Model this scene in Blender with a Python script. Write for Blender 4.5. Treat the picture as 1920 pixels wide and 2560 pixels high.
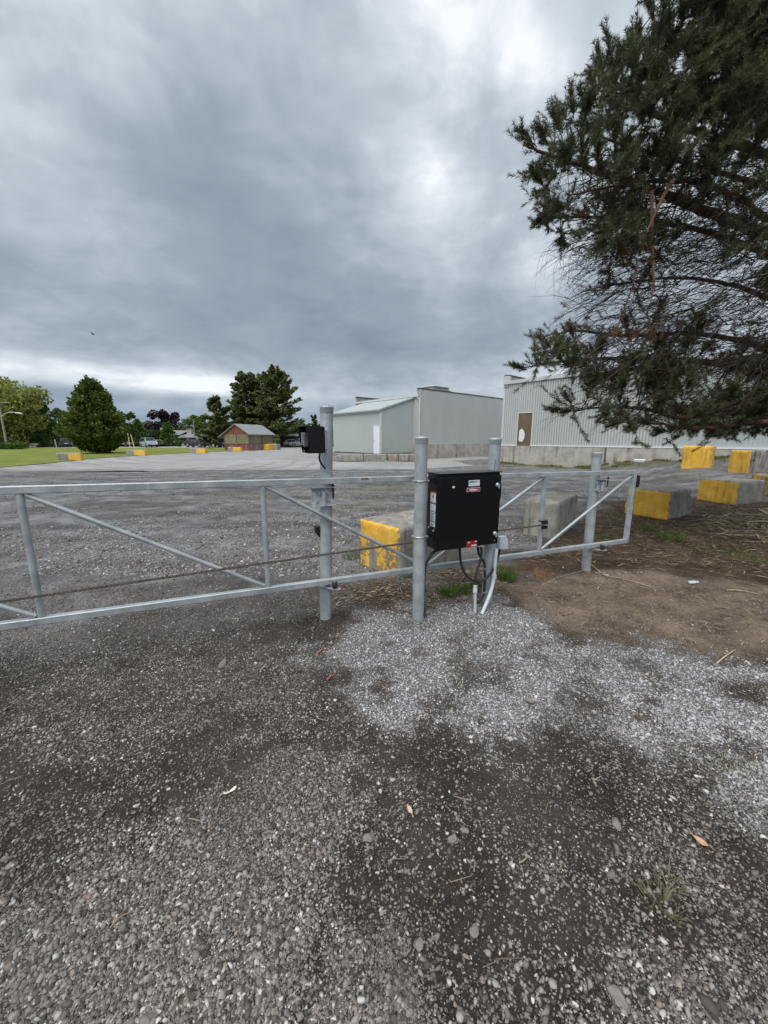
import bpy, math, random
import numpy as np
from mathutils import Vector, Matrix, Quaternion

R = math.radians
random.seed(7)
rng = np.random.default_rng(7)
for o in list(bpy.data.objects):
    bpy.data.objects.remove(o)
SC = bpy.context.scene
COL = SC.collection

# ------------------------------------------------------------------ camera
F_PX, HORIZON, CAM_H = 950.0, 1097.0, 1.65          # focal length and horizon row of the 1920 x 2560 photograph
PITCH = math.atan((1280 - HORIZON) / F_PX)
cam_d = bpy.data.cameras.new("camera")
cam = bpy.data.objects.new("camera", cam_d)
COL.objects.link(cam)
cam.location = (0, 0, CAM_H)
cam.rotation_euler = (math.pi / 2 - PITCH, 0, 0)
cam_d.sensor_fit = 'VERTICAL'
cam_d.sensor_height = 36.0
cam_d.lens = 36.0 * F_PX / 2560.0
cam_d.clip_start = 0.05
cam_d.clip_end = 3000
SC.camera = cam
SC.view_settings.view_transform = 'Standard'
SC.view_settings.look = 'None'
SC.view_settings.gamma = 1
SC.view_settings.exposure = 1.2
SC.cycles.max_bounces = 6
SC.cycles.diffuse_bounces = 3
SC.cycles.glossy_bounces = 3
SC.cycles.use_denoising = True

K = 1920 / 1659.0                                      # measurements below were read off a 1659 px wide copy
CP, SP = math.cos(PITCH), math.sin(PITCH)
def ray(px, py):
    x = (px * K - 960) / F_PX
    y = -(py * K - 1280) / F_PX
    return np.array([x, CP + y * SP, -SP + y * CP])
CAMP = np.array([0, 0, CAM_H])
def at(px, py, Y):
    """the point of that sight line lying Y metres in front of the camera"""
    d = ray(px, py)
    return CAMP + d * (Y / d[1])

# ------------------------------------------------------------------ sky and light
SUN_EL, SUN_AZ = R(60), R(205)                         # azimuth clockwise from +Y: high, behind the camera, a little to the left
sun_dir = Vector((math.sin(SUN_AZ) * math.cos(SUN_EL), math.cos(SUN_AZ) * math.cos(SUN_EL), math.sin(SUN_EL)))

def nd(nt, typ, ins=None, **props):
    n = nt.nodes.new(typ)
    for k, v in props.items():
        setattr(n, k, v)
    for k, v in (ins or {}).items():
        s = n.inputs[k]
        if isinstance(v, bpy.types.NodeSocket):
            nt.links.new(v, s)
        elif isinstance(v, (tuple, list)) and len(v) == 3 and s.type == 'RGBA':
            s.default_value = (*v, 1)
        else:
            s.default_value = v
    return n
def mth(nt, op, a, b=0.0, c=0.0, clamp=False):
    n = nt.nodes.new('ShaderNodeMath')
    n.operation = op
    n.use_clamp = clamp
    for i, v in enumerate((a, b, c)):
        if isinstance(v, bpy.types.NodeSocket):
            nt.links.new(v, n.inputs[i])
        else:
            n.inputs[i].default_value = v
    return n.outputs[0]
def mixc(nt, f, a, b, bt='MIX'):
    n = nt.nodes.new('ShaderNodeMix')
    n.data_type = 'RGBA'
    n.blend_type = bt
    for i, v in ((0, f), (6, a), (7, b)):
        s = n.inputs[i]
        if isinstance(v, bpy.types.NodeSocket):
            nt.links.new(v, s)
        elif isinstance(v, (tuple, list)):
            s.default_value = (*v, 1) if len(v) == 3 else v
        else:
            s.default_value = v
    return n.outputs[2]
def sstep(nt, v, lo, hi, a=0.0, b=1.0):
    n = nd(nt, 'ShaderNodeMapRange', {'Value': v, 'From Min': lo, 'From Max': hi, 'To Min': a, 'To Max': b}, interpolation_type='SMOOTHSTEP')
    return n.outputs[0]
def ramp(nt, f, stops):
    n = nt.nodes.new('ShaderNodeValToRGB')
    nt.links.new(f, n.inputs[0])
    e = n.color_ramp.elements
    while len(e) > 1:
        e.remove(e[-1])
    for i, (p, c) in enumerate(stops):
        x = e[0] if i == 0 else e.new(p)
        x.position = p
        x.color = (*c, 1)
    return n.outputs[0]

W = bpy.data.worlds.new("World")
SC.world = W
W.use_nodes = True
nt = W.node_tree
nt.nodes.clear()
out = nt.nodes.new('ShaderNodeOutputWorld')
sky = nd(nt, 'ShaderNodeTexSky', sky_type='NISHITA', sun_disc=False, sun_elevation=SUN_EL, sun_rotation=SUN_AZ, altitude=80)
bg_sky = nd(nt, 'ShaderNodeBackground', {'Color': sky.outputs[0], 'Strength': 0.1})
tc = nt.nodes.new('ShaderNodeTexCoord')
dirn = nd(nt, 'ShaderNodeVectorMath', {0: tc.outputs['Generated']}, operation='NORMALIZE').outputs[0]
sx = nd(nt, 'ShaderNodeSeparateXYZ', {0: dirn})
zc = mth(nt, 'ADD', mth(nt, 'MAXIMUM', sx.outputs[2], 0.0), 0.24)
plane = nd(nt, 'ShaderNodeCombineXYZ', {0: mth(nt, 'DIVIDE', sx.outputs[0], zc), 1: mth(nt, 'DIVIDE', sx.outputs[1], zc), 2: 0.0}).outputs[0]
rot = nd(nt, 'ShaderNodeMapping', {'Vector': plane, 'Rotation': (0, 0, R(-24)), 'Scale': (0.85, 1.0, 1.0), 'Location': (3.1, 1.7, 0)}).outputs[0]
nA = nd(nt, 'ShaderNodeTexNoise', {'Vector': rot, 'Scale': 1.25, 'Detail': 7.0, 'Roughness': 0.45, 'Distortion': 0.5}).outputs[0]
nB = nd(nt, 'ShaderNodeTexNoise', {'Vector': rot, 'Scale': 3.2, 'Detail': 7.0, 'Roughness': 0.48, 'Distortion': 0.9}).outputs[0]
nC = nd(nt, 'ShaderNodeTexNoise', {'Vector': dirn, 'Scale': 3.4, 'Detail': 6.0, 'Roughness': 0.5, 'Distortion': 0.4}).outputs[0]
def blob(px, py, deg, amp):
    d = ray(px, py)
    d = d / np.linalg.norm(d)
    dt = nd(nt, 'ShaderNodeVectorMath', {0: dirn, 1: tuple(d)}, operation='DOT_PRODUCT').outputs['Value']
    k = 0.69 / (1 - math.cos(R(deg)))
    return mth(nt, 'MULTIPLY', mth(nt, 'POWER', mth(nt, 'MAXIMUM', dt, 0.0), k), amp)
s = mth(nt, 'MULTIPLY_ADD', nA, 0.72, 0.585 - 0.36)
s = mth(nt, 'ADD', s, mth(nt, 'MULTIPLY_ADD', nB, 0.26, -0.13))
nD = nd(nt, 'ShaderNodeTexNoise', {'Vector': nd(nt, 'ShaderNodeMapping', {'Vector': plane, 'Rotation': (0, 0, R(-30)), 'Scale': (0.9, 1.0, 1.0)}).outputs[0], 'Scale': 8.0, 'Detail': 6.0, 'Roughness': 0.5, 'Distortion': 1.0}).outputs[0]
s = mth(nt, 'ADD', s, mth(nt, 'MULTIPLY_ADD', nD, 0.20, -0.10))
nE = nd(nt, 'ShaderNodeTexNoise', {'Vector': nd(nt, 'ShaderNodeMapping', {'Vector': dirn, 'Rotation': (0, R(12), R(20)), 'Scale': (1.0, 1.0, 2.0)}).outputs[0], 'Scale': 5.2, 'Detail': 7.0, 'Roughness': 0.52, 'Distortion': 0.7}).outputs[0]
s = mth(nt, 'ADD', s, mth(nt, 'MULTIPLY_ADD', nE, 0.42, -0.21))
bl = None
s = mth(nt, 'ADD', s, mth(nt, 'MULTIPLY_ADD', nC, 0.52, -0.26))
for b_ in ((930, 215, 6, .17), (915, 340, 4, .08), (990, 60, 5, .07), (1190, 530, 5, .22), (560, 60, 11, .07), (250, 10, 9, .09), (40, 330, 8, .12),
           (560, 560, 10, -.12), (250, 640, 9, -.10), (820, 660, 7, -.10), (380, 300, 9, -.06), (700, 480, 9, -.06), (1150, 170, 5, .1),
           (700, 770, 4, .14), (540, 690, 4, .12), (60, 640, 8, -.06), (900, 120, 9, .08), (1500, 560, 13, .26), (1350, 330, 8, .10), (420, 90, 14, .05)):
    q_ = blob(*b_)
    bl = q_ if bl is None else mth(nt, 'ADD', bl, q_)
s = mth(nt, 'ADD', s, mth(nt, 'MULTIPLY', bl, mth(nt, 'MULTIPLY_ADD', nC, 1.9, -0.02)))
el = sx.outputs[2]
band = mth(nt, 'MULTIPLY', sstep(nt, el, 0.085, 0.115), sstep(nt, el, 0.175, 0.125))
band = mth(nt, 'MULTIPLY', band, sstep(nt, mth(nt, 'ADD', sx.outputs[0], mth(nt, 'MULTIPLY', nB, 0.35)), 0.0, -0.25))
s = mth(nt, 'ADD', s, mth(nt, 'MULTIPLY', band, 0.42))
dark = mth(nt, 'MULTIPLY', sstep(nt, el, 0.17, 0.22), sstep(nt, el, 0.42, 0.27))
s = mth(nt, 'ADD', s, mth(nt, 'MULTIPLY', dark, -0.10))
s = mth(nt, 'ADD', s, mth(nt, 'MULTIPLY', sstep(nt, el, 0.45, 0.85), 0.10))
cloud = ramp(nt, s, [(0.0, (.098, .124, .156)), (0.25, (.128, .157, .192)), (0.5, (.174, .207, .246)), (0.72, (.258, .291, .328)), (0.9, (.375, .405, .438)), (1.0, (.48, .505, .528))])
cloud = mixc(nt, sstep(nt, el, 0.11, 0.03), cloud, mixc(nt, 0.65, cloud, (.14, .185, .25)))
bg_cl = nd(nt, 'ShaderNodeBackground', {'Color': cloud, 'Strength': 0.85})
cover = sstep(nt, nA, 0.05, 0.3, 0.86, 0.985)
mixs = nd(nt, 'ShaderNodeMixShader', {0: cover, 1: bg_sky.outputs[0], 2: bg_cl.outputs[0]})
nt.links.new(mixs.outputs[0], out.inputs[0])

sl = bpy.data.lights.new("sun", 'SUN')
sl.energy = 1.5
sl.angle = R(60)
sl.color = (1.0, 0.965, 0.92)
so = bpy.data.objects.new("sun", sl)
COL.objects.link(so)
so.rotation_euler = sun_dir.to_track_quat('Z', 'Y').to_euler()
so.location = (0, -20, 40)

# ------------------------------------------------------------------ helpers: noise, terrain
def ss(a, b, x):
    t = np.clip((x - a) / (b - a), 0, 1)
    return t * t * (3 - 2 * t)
def vnoise(x, y, seed=0):
    xi = np.floor(x).astype(np.int64)
    yi = np.floor(y).astype(np.int64)
    fx, fy = x - xi, y - yi
    fx = fx * fx * (3 - 2 * fx)
    fy = fy * fy * (3 - 2 * fy)
    def h(a, b):
        n = (a * 374761393 + b * 668265263 + seed * 974711) & 0xffffffff
        n = ((n ^ (n >> 13)) * 1274126177) & 0xffffffff
        n = n ^ (n >> 16)
        return (n & 0xffff) / 65535.0
    return (h(xi, yi) * (1 - fx) + h(xi + 1, yi) * fx) * (1 - fy) + (h(xi, yi + 1) * (1 - fx) + h(xi + 1, yi + 1) * fx) * fy
def fbm(x, y, oct=4, seed=0):
    x = np.asarray(x, float)
    y = np.asarray(y, float)
    t, a, n = 0, 0.5, 0
    for i in range(oct):
        t = t + a * vnoise(x * 2 ** i, y * 2 ** i, seed + i)
        n += a
        a *= 0.5
    return t / n
def polysd(x, y, poly):
    """signed distance to a polygon, positive inside"""
    x = np.asarray(x, float)
    y = np.asarray(y, float)
    d = np.full(x.shape, 1e9)
    ins = np.zeros(x.shape, bool)
    n = len(poly)
    for i in range(n):
        ax, ay = poly[i][:2]
        bx, by = poly[(i + 1) % n][:2]
        ex, ey = bx - ax, by - ay
        t = np.clip(((x - ax) * ex + (y - ay) * ey) / (ex * ex + ey * ey + 1e-12), 0, 1)
        d = np.minimum(d, np.hypot(x - ax - t * ex, y - ay - t * ey))
        c = (ay > y) != (by > y)
        xx = ax + (y - ay) * ex / (ey if abs(ey) > 1e-9 else 1e-9)
        ins ^= c & (x < xx)
    return np.where(ins, d, -d)

# the buildings' plan: two perpendicular wall directions
DE = np.array([0.748, 0.664])      # along the end walls
DS = np.array([-0.643, 0.766])     # along the eave walls
B2C = np.array([2.80, 31.2])       # near corner of the middle hall
ANX = np.array([-0.25, 29.3])      # near corner of the lean-to
ANX_R = np.array([2.4, 31.7])
ANX_L = np.array([-4.5, 34.4])
ANX_POLY = [ANX, ANX_R, ANX_R + DS * 6.6, ANX_L]
def H0(x, y):
    x = np.asarray(x, float)
    y = np.asarray(y, float)
    q = x - 0.15 * y
    z = (0.55 * ss(7.8, 11, q) + 0.30 * ss(11, 13.5, q)) * ss(5, 10, y)
    z = z + 0.50 * (1 - ss(0.2, 1.6, -polysd(x, y, ANX_POLY)))
    return z
DIRT_ = None
def H(x, y):
    x = np.asarray(x, float)
    y = np.asarray(y, float)
    near = 1 - ss(8, 20, y)
    z = H0(x, y) + near * (0.030 * (fbm(x * 0.9, y * 0.9, 3, 3) - .5) + 0.022 * (fbm(x * 4, y * 4, 3, 11) - .5) + 0.016 * (fbm(x * 17, y * 17, 2, 23) - .5))
    dn_ = ss(-.1, .3, polysd(x, y, DIRT_)) * near if DIRT_ is not None else 0
    z = z + dn_ * (.05 * (fbm(x * 3.1, y * 3.1, 4, 81) - .5) + .02 * (fbm(x * 11, y * 11, 3, 83) - .5))
    return z
def G(px, py, fine=False):
    d = ray(px, py)
    f = H if fine else H0
    t, p = 0.3, None
    for i in range(4000):
        p = CAMP + d * t
        h = p[2] - float(f(p[0], p[1]))
        if h < 0.002:
            break
        t += max(0.002, h * 0.5)
    return CAMP + d * t
def on_plane(px, py, P, Q):
    P = np.asarray(P, float)
    Q = np.asarray(Q, float)
    n = np.array([-(Q - P)[1], (Q - P)[0], 0.0])
    d = ray(px, py)
    P3 = np.array([P[0], P[1], 0.0])
    return CAMP + d * (np.dot(P3 - CAMP, n) / np.dot(d, n))

# ------------------------------------------------------------------ helpers: objects
def tag(o, label=None, cat=None, group=None, kind=None):
    if label: o['label'] = label
    if cat: o['category'] = cat
    if group: o['group'] = group
    if kind: o['kind'] = kind
    return o
def thing(name, label, cat, loc=(0, 0, 0), rz=0.0, group=None):
    o = bpy.data.objects.new(name, None)
    o.empty_display_size = 0.2
    COL.objects.link(o)
    o.location = Vector([float(v) for v in loc])
    o.rotation_euler = (0, 0, rz)
    return tag(o, label, cat, group)
def base_of(o):
    v = Vector((0, 0, 0))
    while o is not None:
        v += o.location
        o = o.parent
    return np.array(v)
def link_mesh(name, me, m, parent=None, smooth=False):
    mats = m if isinstance(m, (list, tuple)) else [m]
    for x in mats:
        me.materials.append(x)
    if smooth:
        me.polygons.foreach_set('use_smooth', np.ones(len(me.polygons), bool))
    o = bpy.data.objects.new(name, me)
    COL.objects.link(o)
    if parent is not None:
        o.parent = parent
    return o
def np_mesh(name, v, f):
    """mesh from an (n,3) array and an (m,k) array of equal faces"""
    me = bpy.data.meshes.new(name)
    v = np.asarray(v, np.float32)
    f = np.asarray(f, np.int32)
    m, k = f.shape
    me.vertices.add(len(v))
    me.vertices.foreach_set('co', v.ravel())
    me.loops.add(m * k)
    me.loops.foreach_set('vertex_index', f.ravel())
    me.polygons.add(m)
    me.polygons.foreach_set('loop_start', np.arange(0, m * k, k, dtype=np.int32))
    me.update(calc_edges=True)
    return me
def frame_of(d):
    d = np.asarray(d, float)
    d = d / (np.linalg.norm(d) + 1e-12)
    a = np.array([0, 0, 1.0]) if abs(d[2]) < 0.95 else np.array([1.0, 0, 0])
    u = np.cross(a, d)
    u /= np.linalg.norm(u)
    return u, np.cross(d, u), d
class MB:
    def __init__(self):
        self.v, self.f, self.mi, self.sm = [], [], [], []
        self.cur = 0
    def add(self, vs, fs, smooth=False):
        b = len(self.v)
        self.v += [tuple(float(c) for c in p) for p in vs]
        for f in fs:
            self.f.append([b + i for i in f])
            self.mi.append(self.cur)
            self.sm.append(smooth)
    def box(self, c, s, X=(1, 0, 0), Y=(0, 1, 0), Z=(0, 0, 1), bev=0.0):
        c = np.asarray(c, float)
        X, Y, Z = (np.asarray(a, float) for a in (X, Y, Z))
        hx, hy, hz = (a / 2 for a in s)
        if bev <= 0:
            vs = [c + X * i * hx + Y * j * hy + Z * k * hz for i in (-1, 1) for j in (-1, 1) for k in (-1, 1)]
            self.add(vs, [(0, 1, 3, 2), (4, 6, 7, 5), (0, 4, 5, 1), (2, 3, 7, 6), (0, 2, 6, 4), (1, 5, 7, 3)])
        else:
            b = min(bev, hx * .9, hy * .9, hz * .9)
            vs, idx = [], {}
            for i in (-1, 1):
                for j in (-1, 1):
                    for k in (-1, 1):
                        for a in range(3):
                            q = [hx - b, hy - b, hz - b]
                            q[a] = (hx, hy, hz)[a]
                            idx[i, j, k, a] = len(vs)
                            vs.append(c + X * i * q[0] + Y * j * q[1] + Z * k * q[2])
            fs = []
            def fix(f):
                p = [vs[i] for i in f]
                n = np.cross(p[1] - p[0], p[2] - p[0])
                m = sum(p) / len(p) - c
                fs.append(f if np.dot(n, m) > 0 else f[::-1])
            for a in range(3):
                b1, c1 = [q for q in range(3) if q != a]
                for s_ in (-1, 1):
                    f = []
                    for (p, q) in ((-1, -1), (1, -1), (1, 1), (-1, 1)):
                        k3 = [0, 0, 0]
                        k3[a], k3[b1], k3[c1] = s_, p, q
                        f.append(idx[(*k3, a)])
                    fix(f)
                for p in (-1, 1):
                    for q in (-1, 1):
                        e = []
                        for r, ax in ((-1, b1), (-1, c1), (1, c1), (1, b1)):
                            k3 = [0, 0, 0]
                            k3[a], k3[b1], k3[c1] = r, p, q
                            e.append(idx[(*k3, ax)])
                        fix(e)
            for i in (-1, 1):
                for j in (-1, 1):
                    for k in (-1, 1):
                        fix([idx[i, j, k, 0], idx[i, j, k, 1], idx[i, j, k, 2]])
            self.add(vs, fs)
    def tube(self, pts, r, n=10, caps=True, smooth=True, sq=False):
        pts = [np.asarray(p, float) for p in pts]
        m = len(pts)
        rs = r if hasattr(r, '__len__') else [r] * m
        vs = []
        U = None
        for i, p in enumerate(pts):
            d = (pts[min(i + 1, m - 1)] - pts[max(i - 1, 0)])
            if U is None:
                U, V, d = frame_of(d)
            else:
                d = d / (np.linalg.norm(d) + 1e-12)
                U = U - d * np.dot(U, d)
                U /= np.linalg.norm(U) + 1e-12
                V = np.cross(d, U)
            for k in range(n):
                a = 2 * math.pi * (k + (0.5 if sq else 0)) / n
                vs.append(p + (U * math.cos(a) + V * math.sin(a)) * rs[i])
        fs = []
        for i in range(m - 1):
            for k in range(n):
                k2 = (k + 1) % n
                fs.append((i * n + k, i * n + k2, (i + 1) * n + k2, (i + 1) * n + k))
        self.add(vs, fs, smooth)
        if caps:
            self.add(vs[:n], [tuple(range(n))[::-1]])        # ends keep corners of their own, so the sides shade evenly
            self.add(vs[-n:], [tuple(range(n))])
    def prism(self, poly, O, X, Y, Z, t0, t1):
        """polygon in the X,Y frame at O, extruded along Z from t0 to t1"""
        O, X, Y, Z = (np.asarray(a, float) for a in (O, X, Y, Z))
        n = len(poly)
        vs = [O + X * a + Y * b + Z * t for t in (t0, t1) for a, b in poly]
        fs = [tuple(range(n))[::-1], tuple(range(n, 2 * n))] + [(i, (i + 1) % n, n + (i + 1) % n, n + i) for i in range(n)]
        self.add(vs, fs)
    def quad(self, a, b, c, d):
        self.add([a, b, c, d], [(0, 1, 2, 3)])
    def lathe(self, prof, O, ax=(0, 0, 1), n=20, smooth=True):
        U, V, d = frame_of(ax)
        O = np.asarray(O, float)
        vs = [O + d * h + (U * math.cos(2 * math.pi * k / n) + V * math.sin(2 * math.pi * k / n)) * r for r, h in prof for k in range(n)]
        fs = [(i * n + k, i * n + (k + 1) % n, (i + 1) * n + (k + 1) % n, (i + 1) * n + k) for i in range(len(prof) - 1) for k in range(n)]
        self.add(vs, fs, smooth)
        if prof[0][0] > 1e-6: self.add(vs[:n], [tuple(range(n))[::-1]])
        if prof[-1][0] > 1e-6: self.add(vs[-n:], [tuple(range(n))])
    def build(self, name, m, parent=None, world=True):
        v = np.array(self.v, float).reshape(-1, 3)
        if parent is not None and world:
            v = v - base_of(parent)
        me = bpy.data.meshes.new(name)
        me.from_pydata(v.tolist(), [], self.f)
        me.polygons.foreach_set('material_index', np.array(self.mi, np.int32))
        me.polygons.foreach_set('use_smooth', np.array(self.sm, bool))
        me.update()
        return link_mesh(name, me, m, parent)
def curve(pts, n=8):
    """Catmull-Rom through the points"""
    P = [np.asarray(p, float) for p in pts]
    P = [2 * P[0] - P[1]] + P + [2 * P[-1] - P[-2]]
    o = []
    for i in range(1, len(P) - 2):
        a, b, c, d = P[i - 1:i + 3]
        for k in range(n):
            t = k / n
            o.append(0.5 * (2 * b + (c - a) * t + (2 * a - 5 * b + 4 * c - d) * t * t + (3 * b - a - 3 * c + d) * t ** 3))
    o.append(P[-2])
    return o
def copy_tree(o, parent=None):
    c = o.copy()
    COL.objects.link(c)
    c.parent = parent
    for ch in list(o.children):
        copy_tree(ch, c)
    return c
def letters(txt, size, O, X, Y, m, parent, name='lettering', depth=0.0015, bold=0.0, align='LEFT'):
    cu = bpy.data.curves.new(name, 'FONT')
    cu.body = txt
    cu.size = size
    cu.offset = bold
    cu.extrude = depth / 2
    cu.align_x = align
    to = bpy.data.objects.new(name, cu)
    COL.objects.link(to)
    dg = bpy.context.evaluated_depsgraph_get()
    me = bpy.data.meshes.new_from_object(to.evaluated_get(dg))
    bpy.data.objects.remove(to)
    v = np.empty(len(me.vertices) * 3, np.float32)
    me.vertices.foreach_get('co', v)
    v = v.reshape(-1, 3)
    X = np.asarray(X, float)
    Y = np.asarray(Y, float)
    Z = np.cross(X, Y)
    w = np.asarray(O, float) + v[:, :1] * X + v[:, 1:2] * Y + v[:, 2:3] * Z - base_of(parent)
    me.vertices.foreach_set('co', w.astype(np.float32).ravel())
    me.update()
    me.materials.clear()
    return link_mesh(name, me, m, parent)

# ------------------------------------------------------------------ materials
def new_mat(name):
    m = bpy.data.materials.new(name)
    m.use_nodes = True
    nt = m.node_tree
    bs = nt.nodes['Principled BSDF']
    return m, nt, bs
def mat(name, c1, c2=None, scale=4.0, detail=6.0, rough=0.75, metal=0.0, bump=0.0, bscale=None, stretch=(1, 1, 1), lo=0.35, hi=0.65, spec=0.5, c3=None):
    m, nt, bs = new_mat(name)
    co = nt.nodes.new('ShaderNodeTexCoord').outputs['Object']
    mp = nd(nt, 'ShaderNodeMapping', {'Vector': co, 'Scale': stretch}).outputs[0]
    n1 = nd(nt, 'ShaderNodeTexNoise', {'Vector': mp, 'Scale': scale, 'Detail': detail, 'Roughness': 0.6}).outputs[0]
    if c2 is not None:
        col = mixc(nt, sstep(nt, n1, lo, hi), c1, c2)
        if c3 is not None:
            n3 = nd(nt, 'ShaderNodeTexNoise', {'Vector': mp, 'Scale': scale * 0.23, 'Detail': 4.0, 'Roughness': 0.6}).outputs[0]
            col = mixc(nt, sstep(nt, n3, 0.5, 0.68), col, c3)
        nt.links.new(col, bs.inputs['Base Color'])
    else:
        bs.inputs['Base Color'].default_value = (*c1, 1)
    bs.inputs['Roughness'].default_value = rough
    bs.inputs['Metallic'].default_value = metal
    bs.inputs['Specular IOR Level'].default_value = spec
    if bump > 0:
        n2 = nd(nt, 'ShaderNodeTexNoise', {'Vector': mp, 'Scale': bscale or scale * 3, 'Detail': 5.0, 'Roughness': 0.6}).outputs[0]
        b = nd(nt, 'ShaderNodeBump', {'Height': n2, 'Strength': 1.0, 'Distance': bump})
        nt.links.new(b.outputs[0], bs.inputs['Normal'])
    return m
def foliage(name, ca, cb, cc=None, rough=0.65, trans=0.25, clump=0.5):
    """leaf colours vary from leaf to leaf and from clump to clump"""
    m, nt, bs = new_mat(name)
    g = nt.nodes.new('ShaderNodeNewGeometry')
    co = nt.nodes.new('ShaderNodeTexCoord').outputs['Object']
    n1 = nd(nt, 'ShaderNodeTexNoise', {'Vector': co, 'Scale': clump, 'Detail': 3.0}).outputs[0]
    f = mth(nt, 'ADD', mth(nt, 'MULTIPLY', g.outputs['Random Per Island'], 0.55), mth(nt, 'MULTIPLY', sstep(nt, n1, .35, .65), 0.45))
    col = mixc(nt, f, ca, cb)
    if cc is not None:
        col = mixc(nt, sstep(nt, g.outputs['Random Per Island'], .9, .95), col, cc)
    nt.links.new(col, bs.inputs['Base Color'])
    bs.inputs['Roughness'].default_value = rough
    bs.inputs['Specular IOR Level'].default_value = 0.25
    if trans > 0:
        tr = nd(nt, 'ShaderNodeBsdfTranslucent', {'Color': col})
        mx = nd(nt, 'ShaderNodeMixShader', {0: trans, 1: bs.outputs[0], 2: tr.outputs[0]})
        nt.links.new(mx.outputs[0], nt.nodes['Material Output'].inputs[0])
    return m

def galvanised(name='galvanised_steel', mud=False):
    m, nt, bs = new_mat(name)
    co = nt.nodes.new('ShaderNodeTexCoord').outputs['Object']
    v = nd(nt, 'ShaderNodeTexVoronoi', {'Vector': co, 'Scale': 45.0}).outputs['Color']
    n1 = nd(nt, 'ShaderNodeTexNoise', {'Vector': co, 'Scale': 7.0, 'Detail': 6.0}).outputs[0]
    st = nd(nt, 'ShaderNodeMapping', {'Vector': co, 'Scale': (14, 14, 1.3)}).outputs[0]
    n2 = nd(nt, 'ShaderNodeTexNoise', {'Vector': st, 'Scale': 2.0, 'Detail': 4.0}).outputs[0]
    col = mixc(nt, sstep(nt, n1, .3, .7), (.33, .375, .395), (.49, .53, .55))
    bw = nd(nt, 'ShaderNodeRGBToBW', {0: v}).outputs[0]
    col = mixc(nt, mth(nt, 'MULTIPLY', bw, .30), col, (.50, .54, .56))
    col = mixc(nt, sstep(nt, n2, .55, .75), col, (.48, .52, .54))
    nt.links.new(col, bs.inputs['Base Color'])
    bs.inputs['Metallic'].default_value = 0.38
    n6 = nd(nt, 'ShaderNodeTexNoise', {'Vector': co, 'Scale': 21.0, 'Detail': 5.0, 'Roughness': .65}).outputs[0]
    col = mixc(nt, sstep(nt, n6, .52, .70, 0, .45), col, (.25, .28, .295))
    col = mixc(nt, sstep(nt, n6, .66, .74, 0, .35), col, (.62, .65, .66))
    if mud:                                           # dried mud splashed up from the gravel
        zz = nd(nt, 'ShaderNodeSeparateXYZ', {0: co}).outputs[2]
        f = mth(nt, 'MULTIPLY', sstep(nt, mth(nt, 'ADD', zz, mth(nt, 'MULTIPLY', n6, .22)), .20, .03), .6)
        col = mixc(nt, f, col, (.27, .25, .22))
    nt.links.new(col, bs.inputs['Base Color'])
    nt.links.new(sstep(nt, n1, .3, .7, .36, .56), bs.inputs['Roughness'])
    return m
GALV = galvanised()
GALV_POST = galvanised('galvanised_post', True)
ZINC = mat('zinc_bolt', (.62, .64, .65), (.45, .47, .49), scale=30, rough=.35, metal=.7)
WEATHERED = mat('dull_bracket_steel', (.40, .43, .47), (.55, .58, .62), scale=14, rough=.5, metal=.5)
BLACK_BOX = mat('black_powder_coat', (.003, .003, .0034), (.0045, .0045, .005), scale=60, rough=.30, bump=.0002, bscale=300, spec=.45)
BLACK_MATT = mat('black_plastic', (.012, .012, .013), (.02, .02, .021), scale=40, rough=.5, spec=.3)
RUBBER = mat('black_rubber', (.016, .016, .017), (.03, .03, .03), scale=20, rough=.7)
KEYGREY = mat('keypad_grey', (.075, .085, .09), (.10, .11, .115), scale=30, rough=.45)
KEYWHITE = mat('key_white', (.62, .64, .64), (.7, .7, .7), scale=50, rough=.5)
PVC = mat('grey_pvc', (.47, .53, .58), (.54, .59, .63), scale=10, rough=.5, c3=(.42, .46, .49))
STICKER = mat('white_sticker', (.78, .80, .82), (.70, .73, .77), scale=30, rough=.45)
STICK_GREY = mat('grey_sticker', (.50, .54, .57), (.58, .61, .63), scale=30, rough=.45)
RED = mat('red_sticker', (.28, .012, .022), (.34, .02, .03), scale=30, rough=.4)
ORANGE = mat('orange_sticker', (.62, .22, .05), (.55, .18, .05), scale=30, rough=.5)
PRINT_BLUE = mat('blue_print', (.02, .055, .13), (.025, .06, .14), scale=30, rough=.5)
PRINT_GOLD = mat('tan_print', (.42, .36, .28), (.46, .38, .29), scale=30, rough=.5)
PRINT_DARK = mat('dark_print', (.03, .035, .05), (.045, .05, .06), scale=30, rough=.5)
PRINT_PALE = mat('pale_print', (.42, .47, .55), (.48, .52, .6), scale=60, rough=.5)
RED_LENS = mat('red_reflector', (.22, .02, .025), (.3, .03, .03), scale=20, rough=.2)
CHAIN = mat('oily_chain_steel', (.06, .05, .04), (.26, .225, .18), scale=110, rough=.45, metal=.3)

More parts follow.
